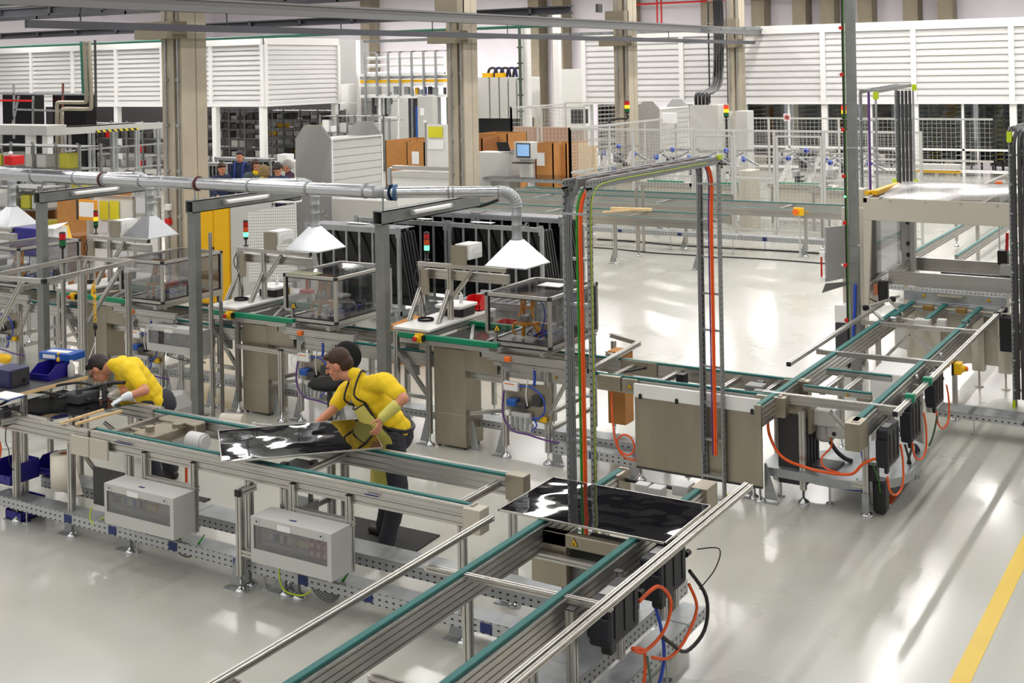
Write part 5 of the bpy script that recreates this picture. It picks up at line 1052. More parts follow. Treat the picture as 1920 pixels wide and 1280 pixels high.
# lower body
b = B(); b.bbox((HX0 + .5, HY0 + .05, .25), (HX1, HY0 + .1, .9), .004); t.part('lower_panel', b, beige)
b = B(); b.bbox((HX0 + .55, HY0 - .1, .86), (-2.72, HY0 + .05, .97), .004); b.bbox((HX0 + .5, HY0 - .05, .98), (-2.65, HY0 + .0, 1.1), .004); t.parts('stainless_apron', b, galv)
for x in (-3.6, -2.85): warn_sign(t, (x, HY0 - .055, 1.03), .03)
b = B(); b.bbox((-3.42, 15.3, 1.07), (-3.12, 15.44, 1.085), .002); t.part('tilted_plate', b, stain)
for (p, q, w, h) in (((-4.08, 15.75, 1.19), (HX1, 15.75, 1.19), .05, .17), ((-4.02, 16.9, 1.2), (HX1, 16.9, 1.2), .05, .17), ((-4.08, 15.75, 1.2), (-4.05, 17.0, 1.2), .05, .17), ((-3.9, 16.5, 1.08), (HX1, 16.5, 1.08), .05, .05), ((-3.85, 16.2, 1.05), (HX1, 16.2, 1.05), .04, .06), ((-4.3, 15.7, 1.0), (-4.3, 17.3, 1.0), .05, .1), ((-4.3, 15.7, 1.14), (-4.3, 17.3, 1.14), .03, .03)):
    b = B(); b.prof(p, q, w, h); t.part('gantry_beam', b, alu)
b = B(); b.bbox((-3.6, 16.35, 1.12), (HX1, 16.42, 1.2), .01); t.part('linear_axis', b, dgrey)
b = B(); b.bbox((-3.38, 16.45, 1.13), (-3.28, 16.55, 1.17), .01); t.part('slide', b, lamp_w if False else white_m)
b = B(); b.bbox((-2.95, 16.6, 1.3), (-2.83, 16.75, 1.48), .01); t.part('black_servo', b, black); b = B(); b.cyl((-2.85, 16.7, 1.48), (-2.84, 16.7, 1.7), .02, n=8); t.part('red_hose', b, red)
b = B(); b.bbox((-2.9, 16.5, 1.08), (-2.72, 16.6, 1.32), .01); b.bbox((-2.8, 16.6, 1.25), (-2.74, 16.72, 1.42), .01); t.parts('servo_plate', b, lgrey)
b = B(); b.bbox((-4.2, 15.6, .9), (-4.08, 15.68, 1.16), .01); t.part('terminal_rail', b, black); b = B(); b.box((-4.25, 15.58, .98), (-4.2, 15.62, 1.12)); t.part('copper_block', b, mat('copper_tone', (180, 110, 80), .5)); b = B(); b.tube([(-4.22, 15.6, 1.2), (-4.34, 15.56, 1.1), (-4.3, 15.55, .95), (-4.2, 15.56, .9)], .008, 5, 5); t.part('loose_cable', b, black)
b = B()
for x in (-3.05, -2.75, -3.55): b.box((x, 15.42, .2), (x + .14, 15.55, .9)); b.cyl((x + .07, 15.48, 0), (x + .07, 15.48, .2), .012, n=6); b.cyl((x + .07, 15.48, 0), (x + .07, 15.48, .012), .05, n=10)
t.parts('column_foot', b, beige)
b = B(); b.quadp([(-4.0, 15.6, .9), (-2.7, 15.6, .9), (-2.7, 15.6, .35), (-3.2, 15.6, .22), (-4.0, 15.6, .35)], (0, 1, 0), .02); t.part('frame_sheet', b, lgrey)
# cabinet with open door at its left
t = T('machine_cabinet', 'grey cabinet with an open door and black base left of the beige machine', 'cabinet', (-4.7, 15.9, 0))
p = [aty(1550, 425, 15.7), aty(1600, 410, 16.1)]
b = B(); b.bbox((-4.75, 15.95, .72), (-4.36, 16.4, 2.02), .006); t.part('body', b, beige)
b = B(); b.bbox((-4.8, 15.75, 0.02), (-4.5, 16.2, .55), .006); t.part('black_base', b, dgrey)
b = B(); b.bbox((-4.8, 15.74, .56), (-4.5, 16.2, .78), .006); t.part('white_tray', b, white_m)
b = B(); b.quadp([(-4.87, 15.6, 1.1), (-4.66, 15.92, 1.13), (-4.66, 15.92, 1.80), (-4.87, 15.6, 1.80)], (.84, -.54, 0), .03); d = t.part('door', b, grey_m)
b = B(); b.cyl((-4.91, 15.58, 1.14), (-4.91, 15.58, 1.44), .012, n=6); t.part('red_handle', b, red, d)
b = B(); b.box((-4.93, 15.56, 1.42), (-4.86, 15.6, 1.48)); b.box((-4.93, 15.56, 1.1), (-4.86, 15.6, 1.16)); t.parts('hinge', b, white_m, d)
b = B(); b.quadp([(-4.9, 15.55, .96), (-4.6, 15.9, 1.05), (-4.6, 15.9, 1.08), (-4.86, 15.58, 1.08)], (0, -1, 0), .01); t.part('tilted_plate', b, galv_d)
b = B(); b.bbox((-4.75, 16.1, 1.95), (-4.5, 16.35, 2.25), .01); t.part('upper_box', b, beige); b = B(); b.bbox((-4.7, 16.1, 2.2), (-4.62, 16.2, 2.34), .01); t.part('white_box', b, white_m)
b = B(); b.bbox((-4.3, 15.75, 2.22), (-4.22, 16.9, 2.28), .01); b.cyl((-4.35, 15.7, 2.25), (-4.25, 15.95, 2.25), .03, n=8); t.parts('yellow_bar', b, yellow)
# mast with cables
t = T('steel_mast', 'tall dark steel mast with cables and red clips, rising out of view', 'mast', (-4.18, 14.45, 0))
mx, my = -4.17, 14.5
b = B(); b.bar((mx, my, 0), (mx - .0, my, 9.3), .10, .10, up=(0, 1, 0)); t.part('post', b, galv_d)
b = B(); b.cyl((mx - .085, my - .03, .3), (mx - .085, my - .03, 9.2), .014, n=8); t.part('black_cable', b, black)
b = B(); b.cyl((mx - .062, my - .06, .8), (mx - .062, my - .06, 9.2), .009, n=8); t.part('green_cable', b, mat('olive_cable', (70, 110, 50), .5))
for k, z in enumerate((.55, .85, 1.5, 2.0, 2.55, 3.1, 3.75, 4.3)):
    b = B(); b.box((mx - .11, my - .08, z), (mx - .07, my - .04, z + .04)); c = t.part('red_clip', b, red)
    b = B(); b.box((mx - .14, my - .07, z + .01), (mx - .11, my - .05, z + .03)); t.part('white_tip', b, white_m, c)
b = B(); b.ball((mx - .075, my - .08, 2.33), .014, 8); t.part('green_indicator', b, g_on)
b = B(); b.tube([(mx + .02, my - .07, 1.3), (mx + .01, my - .07, 1.0), (mx - .01, my - .07, .7), (mx + .04, my - .07, .45)], .018, 7, 4); t.part('blue_hose', b, blue_c)
for z in (1.55, 1.75, 2.9): b = B(); b.box((mx - .055, my - .056, z), (mx + .055, my + .056, z + .012)); t.part('strap', b, chrome)
# right-edge cable ladders
t = T('cable_ladder_post', 'upright cable ladder with grey conduits at the right frame edge', 'cable ladder', (-2.4, 14.8, 0))
ladder(t, (-2.36, 14.75, 0), (-2.36, 14.75, 3.12), (1, 0, 0), w=.22)
b = B()
for x in (-2.42, -2.36, -2.31): b.tube([(x, 14.72, .1), (x, 14.72, 1.5), (x, 14.72, 2.8), (x, 14.76, 3.0), (x, 14.95, 3.08), (x, 15.3, 3.1)], .024, 8, 4)
t.parts('conduit', b, dgrey)
ladder(t, (-2.36, 14.75, 3.12), (-2.36, 18.5, 3.12), (1, 0, 0), w=.22)
b = B(); b.box((-2.49, 14.7, 2.98), (-2.44, 14.78, 3.1)); b.box((-2.48, 14.7, .0), (-2.45, 14.74, .08)); t.parts('lime_clip', b, lime)
# second, far gantry in front of the cabin
t = T('cable_gantry', 'farther portal of cable ladders behind the beige machine with lime clips', 'cable gantry', (-6, 20, 0)); FXa = atz(1640, 420, .8)
gy1 = 20.0; pA = aty(1627, 180, gy1); gy2 = 22.2; X2 = pA.x
zt = aty(1627, 172, gy1).z
ladder(t, (X2, gy1, 0), (X2, gy1, zt), (1, 0, 0), w=.26, step=.45, railm=galv)
p2 = aty(1695, 160, 24.0); p3 = aty(1695, 300, 24.0)
ladder(t, (p2.x, 24.0, 0), (p2.x, 24.0, p2.z), (1, 0, 0), w=.34, step=.5, railm=galv)
ladder(t, (X2, gy1, zt), (p2.x, 24.0, p2.z), (1, 0, 0), w=.26, step=.45, railm=galv_d)
b = B(); b.cyl((X2 + .02, gy1 - .02, .3), (X2 + .02, gy1 - .02, zt), .02, n=8); t.part('purple_cable', b, purple); b = B()
for k in range(4): b.cyl((p2.x - .1 + k * .07, 23.97, .3), (p2.x - .1 + k * .07, 23.97, p2.z - .1), .028, n=8)
t.parts('grey_cable', b, dgrey)
b = B()
for q in ((X2 + .14, gy1 - .06, zt - .12), (p2.x + .2, 23.94, p2.z - .1), (p2.x - .2, 23.94, 1.55), (p2.x + .2, 23.94, 1.55)): b.box((q[0] - .04, q[1], q[2]), (q[0] + .04, q[1] + .05, q[2] + .12))
t.parts('lime_clip', b, lime)
# ================================================================ racks, bench, mid-hall things
def prect(u0, v0, u1, v1, Y):
    'survey rectangle: x range and z range on the plane y = Y'
    a = aty(u0, v0, Y); b = aty(u1, v1, Y); return min(a.x, b.x), max(a.x, b.x), min(a.z, b.z), max(a.z, b.z)
def pbox(name, label, cat, u0, v0, u1, v1, Y, d, m, group=None, floor=False, t=None, kind=None):
    x0, x1, z0, z1 = prect(u0, v0, u1, v1, Y); z0 = 0 if floor else max(z0, 0); b = B(); b.bbox((x0, Y, z0), (x1, Y + d, z1), .012)
    return t.part(name, b, m) if t else solo(name, b, m, label, cat, group, kind)
def rack(label, x0, x1, y, sheet=True):
    t = T('module_rack', label, 'rack', ((x0 + x1) / 2, y + .3, 0), 'transport racks with leaning black modules')
    for x in (x0, x1):
        b = B(); b.bar((x, y, .1), (x, y, 1.46), .05); t.part('post', b, galv); b = B(); b.bar((x, y + .72, .1), (x, y + .72, 1.3), .045); t.part('post', b, galv)
        b = B(); b.bar((x, y - .1, .17), (x, y + .95, .17), .05, .07); t.part('base_beam', b, galv)
        for yy in (y - .02, y + .85): b = B(); b.quadp([(x - .03, yy - .05, 0), (x + .03, yy - .05, 0), (x + .02, yy - .05, .15), (x - .02, yy - .05, .15)], (0, 1, 0), .1); t.part('foot', b, galv)
        b = B(); b.box((x - .04, y - .03, 1.34), (x + .04, y - .02, 1.5)); t.part('corner_plate', b, galv)
    b = B(); b.bar((x0, y, 1.43), (x1, y, 1.43), .04, .07); t.part('top_bar', b, galv); b = B(); b.bar((x0, y + .1, .2), (x1, y + .1, .2), .05, .05); t.part('bottom_bar', b, galv)
    if sheet: b = B(); b.box((x0, y, 1.465), (x1, y + .42, 1.475)); t.part('top_sheet', b, mat('grey_film', (128, 128, 134), .45) if 'grey_film' not in MATS else MATS['grey_film'])
    n = 7
    for k in range(1, n): x = x0 + (x1 - x0) * k / n; b = B(); b.bar((x, y + .02, .2), (x, y + .02, 1.4), .035, .02); t.part('divider_bar', b, galv)
    return t
def lean(x0, x1, y, n, where):
    p = None
    for k in range(n):
        yt = y + .07 + .052 * k; yb = yt + .30; b = B(); b.mat(solar_m)
        dx = .012 * ((k * 7) % 3)
        b.quadp([(x0 + .04, yb, .235), (x1 - .04 + dx, yb, .235), (x1 - .04 + dx, yt, 1.40), (x0 + .04, yt, 1.40)], (0, -1, -.25), .022)
        b.mat(dgrey); e = x1 - .04 + dx; b.quadp([(e, yb, .235), (e + .012, yb, .235), (e + .012, yt, 1.41), (e, yt, 1.41)], (0, -1, -.25), .03)
        solo('solar_module', b, None, 'black leaning module, ' + ('frontmost', 'second', 'third', 'fourth', 'fifth', 'sixth', 'seventh', 'eighth', 'ninth', 'rearmost')[k] + ' in the ' + where, 'solar module', 'modules in the ' + where)
RK = [(-13.25, -11.42, 15.25, 'front rack behind the middle enclosure', 8, True), (-13.1, -11.28, 16.33, 'second-row rack left of the bridge', 6, False), (-11.2, -9.5, 16.33, 'second-row rack behind the bridge', 6, False), (-12.95, -11.45, 17.4, 'third-row rack under the duct', 7, True), (-11.35, -9.75, 17.4, 'third-row rack behind the gantry', 10, True)]
for (x0, x1, y, w, n, s_) in RK: rack('galvanised ' + w, x0, x1, y, s_); lean(x0, x1, y, n, w)
for k, (u, v, z) in enumerate(((670, 418, 1.49), (790, 410, 1.5), (905, 417, 1.49))):
    p = atz(u, v, z); b = B(); b.quadp([(p.x - .2, p.y - .06, z), (p.x + .2, p.y - .06, z), (p.x + .2, p.y + .06, z), (p.x - .2, p.y + .06, z)], (0, 0, 1), .004); solo('document', b, paper, ['white sheet on the front rack', 'white sheet on the second-row rack left', 'white sheet on the second-row rack right'][k], 'paper')
b = B(); p = [aty(830, 395, 17.6), aty(870, 384, 17.7), aty(900, 386, 17.8), aty(935, 374, 17.9)]; b.tube([(q.x, q.y, q.z) for q in p], .03, 8, 4); solo('black_strap', b, black, 'black strap bundle lying over the third-row racks', 'strap')
# end of another conveyor right of the stations behind gantry post
t = T('roller_table', 'low galvanised roller table end behind the nearest glass enclosure', 'roller table', (-8.2, 14.4, 0)); q0 = atz(1225, 668, 0)
b = B(); b.prof((-9.6, 14.05, .72), (-8.35, 14.05, .72), .045, .09); b.prof((-9.6, 14.75, .72), (-8.35, 14.75, .72), .045, .09); b.prof((-8.35, 14.05, .72), (-8.35, 14.75, .72), .045, .09); t.parts('beam', b, galv)
for x, y in ((-8.4, 14.05), (-8.4, 14.75), (-9.5, 14.05), (-9.5, 14.75)): b = B(); b.quadp([(x - .05, y - .02, 0), (x + .05, y - .02, 0), (x + .03, y - .02, .68), (x - .03, y - .02, .68)], (0, 1, 0), .04); t.part('leg', b, galv)
for k in range(8): b = B(); b.cyl((-9.5 + k * .15, 14.08, .74), (-9.5 + k * .15, 14.72, .74), .025, n=8); t.part('roller', b, galv_d)
b = B(); b.quadp([(-8.9, 13.7, .55), (-8.5, 13.75, .6), (-8.45, 13.95, .55), (-8.85, 13.95, .52)], (0, 0, 1), .01); b.box((-8.9, 13.7, 0), (-8.5, 13.95, .52)); solo('carton', b, cardb, 'open brown carton on the floor behind the nearest enclosure', 'carton')
b = B(); p = aty(758, 585, 13.2); b.quadp([(p.x - .25, 13.2, .5), (p.x + .25, 13.2, .5), (p.x + .2, 13.5, .56), (p.x - .05, 13.5, .6)], (0, 0, 1), .01); b.box((p.x - .25, 13.2, 0), (p.x + .25, 13.5, .5)); solo('carton', b, cardb, 'brown carton with raised flaps right of the duct post, behind the line', 'carton')

# office chair behind the centre worker
SX, SY = atz(618, 716, .64).x, atz(618, 716, .64).y
t = T('office_chair', 'black office chair with round back behind the centre worker', 'chair', (-7.45, 9.3, 0))
b = B(); c_ = aty(652, 666, 9.4); b.ball(c_, .165, 18, (1.0, .4, .86)); t.part('backrest', b, black_f)
b = B(); b.ball((SX, SY, .62), .22, 16, (1.1, 1, .28)); t.part('seat', b, black_f)
b = B(); b.tube([(c_.x, 9.42, c_.z - .1), (c_.x - .02, 9.44, .9), (SX, SY + .15, .6)], .02, 8, 4); t.part('back_bar', b, black)
b = B(); b.cyl((SX, SY, .1), (SX, SY, .58), .03, n=10); t.part('column', b, dgrey)
for k in range(5):
    a = 2 * PI * k / 5 + .3; b = B(); b.tube([(SX, SY, .16), (SX + .25 * math.cos(a), SY + .25 * math.sin(a), .09)], .022, 7, 1); o = t.part('base_leg', b, black); b = B(); b.cyl((SX + .26 * math.cos(a), SY - .02 + .25 * math.sin(a), .03), (SX + .26 * math.cos(a), SY + .02 + .25 * math.sin(a), .03), .03, n=10); t.part('castor', b, black, o)
# paper rolls on floor behind the front line
p = Z0 = atz(437, 798, 0); t = T('paper_roll', 'small white paper roll lying on the floor behind the front conveyor', 'paper roll', (p.x, p.y, 0))
b = B(); b.cyl((p.x - .12, p.y - .05, .07), (p.x + .14, p.y + .02, .07), .07, n=18); t.part('paper', b, tape_w); b = B(); b.cyl((p.x - .125, p.y - .052, .07), (p.x - .12, p.y - .05, .07), .025, n=12); t.part('core', b, cardb_d)
p = atz(470, 802, 0); b = B(); b.lathe((p.x, p.y, 0), [(.035, 0), (.035, .02), (.015, .025)], 12); solo('red_dish', b, red, 'small red dish on the floor beside the white paper roll', 'dish')
p = atz(495, 797, 0); b = B(); b.bar((p.x - .08, p.y - .02, .01), (p.x + .1, p.y + .03, .01), .03, .01); b.cyl((p.x - .12, p.y - .03, .0), (p.x - .12, p.y - .03, .02), .03, n=10); solo('marker', b, white_m, 'white marker strip on the floor right of the red dish', 'marker')

# ---------------------------------------------------------------- bench of the leaning worker
t = T('assembly_bench', 'aluminium assembly bench with dark glass top where the leaning worker stands', 'bench', (-9.2, 7.4, 0))
cbar(t, (-9.75, 6.93, .88), (-8.44, 6.93, .88), .05, .13); cbar(t, (-9.75, 7.72, .88), (-8.44, 7.72, .88), .05, .13); cbar(t, (-9.72, 6.95, .88), (-9.72, 7.7, .88), .045)
b = B(); b.prof((-9.45, 6.8, .91), (-9.38, 7.0, .91), .05); o = t.part('stub_bar', b, alu); b = B(); b.bar((-9.452, 6.794, .91), (-9.45, 6.8, .91), .052); t.part('end_cap', b, black, o)
for x, y in ((-9.45, 6.96), (-8.72, 6.96), (-9.6, 7.68), (-8.6, 7.68), (-8.4, 7.3)): leg(t, x, y, .82, gs=-1 if y < 7 else 0)
b = B(); b.bar(atz(113, 794, .965), atz(194, 768, .965), .022, .02); b.bar(atz(142, 795, .965), atz(228, 770, .965), .022, .02); t.parts('wooden_strip', b, wood)
b = B(); b.prof((-8.95, 7.5, .8), (-8.65, 7.7, .5), .03); b.prof((-8.7, 6.98, .8), (-8.7, 7.3, .35), .03); t.parts('brace', b, alu)
b = B(); b.bbox((-8.5, 7.0, .3), (-8.1, 7.01, .62), .004); t.part('dark_plate', b, dgrey)
b = B(); b.quadp([(-9.72, 6.98, .955), (-8.95, 6.98, .955), (-8.72, 7.68, .955), (-9.72, 7.68, .955)], (0, 0, 1), .006); solo('solar_sheet', b, solar, 'black glass sheet under the left worker, on the assembly bench', 'glass sheet', 'black glass sheets on the conveyors')
# raised shelf behind
t = T('bench_shelf', 'narrow wooden-edged shelf above the bench holding blue boxes', 'shelf', (-9.6, 7.9, 0))
S0, S1 = Vector((-9.75, 7.0, 1.08)), Vector((-9.62, 8.35, 1.08))
b = B(); b.quadp([(-10.05, 7.05, 1.08), (-9.5, 7.0, 1.08), (-9.46, 7.75, 1.08), (-10.0, 7.8, 1.08)], (0, 0, 1), .02); t.part('board', b, dgrey)
b = B(); b.bar((-9.495, 7.0, 1.09), (-9.46, 7.75, 1.09), .01, .03); t.part('wooden_edge', b, wood)
for x, y in ((-10.0, 7.15), (-9.55, 7.12), (-9.52, 7.7), (-9.97, 7.72)): b = B(); b.prof((x, y, 0), (x, y, 1.08), .045); t.part('leg', b, alu)
bin_('blue stacking bin on the bench shelf, under the blue box', -9.86, 7.42, 1.1, .24, .28, .13, blue_b, ang=.1)
t = T('blue_carton', 'light blue printed box resting across the blue stacking bin', 'box', (-9.78, 7.75, 1.235)); b = B(); b.bbox((-10.0, 7.65, 1.235), (-9.62, 7.85, 1.3), .004); t.part('body', b, blue_k); b = B(); b.box((-9.95, 7.648, 1.25), (-9.8, 7.65, 1.285)); b.box((-9.95, 7.7, 1.3), (-9.7, 7.78, 1.302)); t.parts('print_patch', b, white_m); t.o.rotation_euler = (0, 0, .15)
t = T('power_supply', 'dark blue desktop power supply at the left end of the shelf', 'power supply', (-9.78, 7.2, 1.1)); b = B(); b.bbox((-9.98, 7.1, 1.1), (-9.72, 7.32, 1.26), .008); t.part('housing', b, blue_d); b = B(); b.box((-9.72, 7.12, 1.11), (-9.716, 7.3, 1.25)); o = t.part('front_panel', b, dgrey); b = B(); b.cyl((-9.716, 7.25, 1.15), (-9.70, 7.25, 1.15), .018, n=10); t.part('dial', b, black, o)
b = B(); b.lathe((-9.6, 7.68, 1.1), [(.032, 0), (.034, .01), (.034, .1), (.014, .125), (.014, .15), (0, .15)], 14); solo('plastic_bottle', b, glass_c if False else lgrey, 'translucent plastic bottle beside the leaning worker\'s head', 'bottle')
b = B(); b.mat(paper); b.bbox((-9.66, 6.85, 1.1), (-9.4, 7.02, 1.11), .002); b.mat(blue_k); b.bbox((-9.67, 6.86, 1.085), (-9.41, 7.03, 1.1), .002); solo('booklet', b, None, 'white booklet on blue folder at the lower left shelf corner', 'booklet')
b = B(); b.mat(paper); b.quadp([(-9.42, 7.5, .964), (-9.15, 7.45, .964), (-9.1, 7.64, .964), (-9.38, 7.67, .964)], (0, 0, 1), .004); solo('document', b, None, 'white papers under the leaning worker\'s face', 'paper')
b = B(); b.lathe((-9.75, 7.66, 1.23), [(.02, 0), (.02, .03), (.008, .04), (.008, .06), (.018, .07), (.018, .075), (0, .08)], 10); solo('yellow_tap', b, yellow_s, 'tiny yellow nozzle standing before the light blue box', 'nozzle')
# clamp tool with black arms on the glass
t = T('soldering_arm', 'black articulated clamp tool lying across the glass under the left worker', 'clamp tool', (-9.2, 7.3, .96))
b = B(); b.tube([(-9.72, 7.0, .98), (-9.6, 7.2, 1.06), (-9.3, 7.35, 1.04), (-9.05, 7.45, 1.0)], .012, 6, 4); b.tube([(-9.66, 7.15, 1.05), (-9.35, 7.55, 1.1), (-9.0, 7.6, 1.04)], .012, 6, 4); b.tube([(-9.3, 7.3, 1.02), (-9.1, 7.65, 1.09), (-8.95, 7.75, 1.1)], .018, 7, 4); t.parts('arm', b, black)
b = B(); b.bbox((-9.3, 7.35, .97), (-9.1, 7.6, 1.06), .015); b.cyl((-9.15, 7.4, .97), (-9.15, 7.4, 1.1), .03); b.cyl((-9.05, 7.6, .97), (-9.05, 7.6, 1.12), .025); t.parts('clamp_head', b, dgrey)
b = B(); b.bbox((-9.45, 7.5, 1.0), (-9.2, 7.62, 1.01), .002); t.part('white_plate', b, lgrey)
b = B(); b.bbox((-9.52, 6.84, .86), (-9.44, 6.92, 1.0), .01); t.part('black_foot', b, black)
# blue bins and paper roll on the lower channel
bin_('dark blue stacking bin on the lower channel, at the left frame edge', -9.82, 6.95, .30, .3, .3, .17, blue_b)
bin_('dark blue stacking bin behind the one at the left frame edge', -9.62, 7.28, .30, .28, .24, .15, blue_b)
bin_('blue bin on the floor under the near channel at far left', -9.6, 6.95, .01, .22, .25, .16, blue_b)
p = atz(128, 925, .23); t = T('paper_roll', 'big upright white paper roll standing on the cable channels', 'paper roll', (-9.05, 7.13, .225)); rx, ry = -9.05, 7.15
b = B(); b.lathe((rx, ry, .305), [(.04, 0), (.118, 0), (.118, .30), (.04, .30), (.04, 0)], 28); t.part('paper', b, tape_w); b = B(); b.lathe((rx, ry, .305), [(.036, 0), (.04, .302), (.028, .302), (.026, 0)], 16); t.part('core', b, cardb_d)
b = B(); b.add([(rx + .1, ry - .06, .60), (rx + .118, ry, .60), (rx + .3, ry - .05, .31), (rx + .26, ry - .12, .31), (rx + .11, ry - .04, .31)], [(0, 4, 3), (0, 3, 2, 1)]); t.part('loose_end', b, tape_w)
for k, pts in enumerate(([(-9.6, 6.86, .85), (-9.55, 6.84, .7), (-9.58, 6.86, .55), (-9.66, 6.88, .45)], [(-9.62, 6.86, .8), (-9.5, 6.84, .68), (-9.56, 6.85, .52), (-9.7, 6.9, .44)])): cable(['orange air hose hanging at the left frame edge above the blue bins', 'second orange hose crossing the first at the left frame edge'][k], pts, .011, orange, 'hose', name='air_hose')
cable('thin black lead dangling from the bench left of the bins', [(-9.44, 6.86, .88), (-9.43, 6.84, .75), (-9.4, 6.85, .66), (-9.41, 6.86, .55), (-9.38, 6.88, .48)], .004, black)
b = B(); b.tube([(-9.5, 6.9, .34), (-9.4, 6.88, .3), (-9.3, 6.9, .33)], .006, 5, 4)
b = B(); b.bbox((-8.42, 7.05, .31), (-8.2, 7.3, .42), .01); solo('black_adapter', b, black, 'black adapter box on the channel right of the big paper roll', 'adapter')
cable('orange cable standing behind the left electrical box', [(-7.92, 7.5, .05), (-7.9, 7.48, .4), (-7.86, 7.45, .75)], .012, orange)
# overhead aluminium frame at left
FZ = 1.78
c = [atz(82, 527, FZ), atz(0, 505, FZ), atz(150, 483, FZ), atz(250, 490, FZ)]
t = T('raised_aluminium_frame', 'raised rectangular aluminium frame behind the leaning worker', 'frame', (c[0].x, c[0].y, 0))
F0 = Vector((c[0].x, c[0].y, FZ)); F1 = Vector((c[3].x, c[3].y, FZ)); F2 = Vector((c[2].x, c[2].y, FZ)); F3 = F0 + (F2 - F1)
for a, e in ((F0, F1), (F1, F2), (F2, F3), (F3, F0)): b = B(); b.prof(a, e, .045); t.part('top_bar', b, alu)
b = B(); b.box((F0.x - .024, F0.y - .024, FZ - .024), (F0.x + .024, F0.y + .024, FZ + .024)); t.part('corner_cap', b, black)
m1 = F0 + (F1 - F0) * .42; pp = aty(155, 520, m1.y)
for q in (m1, F2, F3, Vector((F0.x + .25, F0.y + .9, FZ))): b = B(); b.prof((q.x, q.y, .0), (q.x, q.y, FZ - .02), .05); t.part('post', b, alu)
b = B(); b.prof((m1.x, m1.y, FZ - .62), m1 + (F1 - m1) * .75 - Vector((0, 0, .03)), .04); b.prof(F0 + Vector((-.35, -.0, -.03)), F0 + Vector((-.95, .0, -.8)), .04); t.parts('diagonal_brace', b, alu)
bx_, by_ = aty(177, 530, 8.6).x, 8.6; zt_ = aty(177, 528, 8.6).z; zb_ = aty(177, 603, 8.6).z
t = T('yellow_chain', 'yellow plastic chain with black hook hanging from the aluminium frame', 'chain', (bx_, by_, zb_ - .1))
nl = 9
for k in range(nl):
    z = zt_ + (zb_ - zt_) * (k + .5) / nl; L_ = abs(zt_ - zb_) / nl * .62; ax_ = (1, 0) if k % 2 else (.35, .8); b = B()
    b.tube([(bx_ + ax_[0] * .016 * math.cos(a), by_ + ax_[1] * .016 * math.cos(a), z + L_ * math.sin(a)) for a in [2 * PI * j / 8 for j in range(9)]], .0045, 5, 1); t.part('link', b, yellow_s)
b = B(); b.tube([(bx_, by_, FZ), (bx_, by_, zt_)], .004, 5, 1); t.part('hook_wire', b, galv)
b = B(); b.tube([(bx_ - .02, by_, zt_ - .04), (bx_ - .035, by_, zt_ - .13), (bx_ + .02, by_, zt_ - .16)], .014, 6, 4); t.part('yellow_hook', b, yellow_s)
b = B(); b.ball((bx_, by_, zb_ - .05), .03, 10, (.8, .8, 1.4)); b.cyl((bx_, by_, zb_ - .16), (bx_, by_, zb_ - .05), .008, n=6); t.parts('balancer', b, black)
b = B(); b.tube([(bx_, by_, zb_ - .15), aty(178, 745, 7.75)], .0035, 5, 1); b.tube([(bx_, by_, zb_ - .2), aty(150, 720, 7.7)], .0025, 5, 1); t.parts('cord', b, white_c)
# extra dark motor / yellow lamp at the left edge
b = B(); b.mat(yellow_s); p = aty(8, 672, 8.3); b.lathe((p.x, 8.3, p.z), [(.03, -.1), (.05, -.06), (.05, .06), (.0, .08)], 12, (1, 0, 0)); b.mat(lgrey); b.cyl((p.x, 8.3, 0), (p.x, 8.3, p.z), .012, n=6); b.cyl((p.x, 8.3, 0), (p.x, 8.3, .02), .1, n=14); solo('yellow_lamp_head', b, None, 'rounded yellow device on a stand at the left frame edge', 'device')
b = B(); b.bbox((-9.9, 8.6, 0), (-9.5, 9.2, .62), .12); solo('grey_sack', b, grey_m, 'grey covered unit behind the blue boxes on the shelf', 'unit')

# ---------------------------------------------------------------- yellow cabinet, boards, cartons left
t = T('yellow_cabinet', 'tall yellow steel cabinet right of the thick concrete column', 'cabinet', (-15.0, 15.2, 0))
x0, x1, z0, z1 = prect(372, 382, 432, 552, 15.0)
b = B(); b.bbox((x0, 15.0, .05), (x1, 15.45, z1), .008); t.part('body', b, yellow)
for k in range(2): b = B(); w = (x1 - x0) / 2; b.bbox((x0 + k * w + .006, 14.985, .08), (x0 + (k + 1) * w - .006, 15.0, z1 - .02), .004); o = t.part('door', b, yellow)
b = B(); b.box((x0 + .3, 14.96, .9), (x0 + .36, 14.985, 1.02)); t.part('handle', b, black, o)
b = B(); b.box((x0, 15.0, 0), (x1, 15.45, .05)); t.part('plinth', b, dgrey)
t = T('grey_cabinet', 'tall light grey cabinet standing right of the yellow cabinet', 'cabinet', (x1 + .25, 15.2, 0)); b = B(); b.bbox((x1 + .01, 15.02, .05), (x1 + .50, 15.5, z1 + .07), .008); t.part('body', b, lgrey)
b = B(); b.box((x1 + .02, 15.01, .08), (x1 + .49, 15.02, z1 + .04)); t.part('door', b, lgrey); b = B(); b.box((x1 + .01, 15.02, 0), (x1 + .50, 15.5, .05)); t.part('plinth', b, dgrey)
t = T('perforated_board', 'light perforated board leaning above the middle station', 'board', (-12.9, 14.2, 0)); a, c_ = aty(466, 398, 13.9), aty(555, 381, 14.3)
b = B(); b.quadp([(a.x, 13.9, .75), (c_.x, 14.3, .75), (c_.x, 14.3, c_.z), (a.x, 13.9, a.z)], (.4, -.9, 0), .02); t.part('board', b, peg); b = B(); b.box((a.x + .1, 14.2, 0), (a.x + .15, 14.3, .9)); b.box((c_.x - .15, 14.35, 0), (c_.x - .1, 14.4, .9)); t.parts('leg', b, alu)
t = T('notice_board', 'white partition with yellow notes behind the left station', 'partition', (-18, 15.6, 0)); x0, x1, z0, z1 = prect(173, 366, 300, 480, 15.6)
b = B(); b.box((x0, 15.6, .3), (x1, 15.63, z1)); t.part('panel', b, white_p)
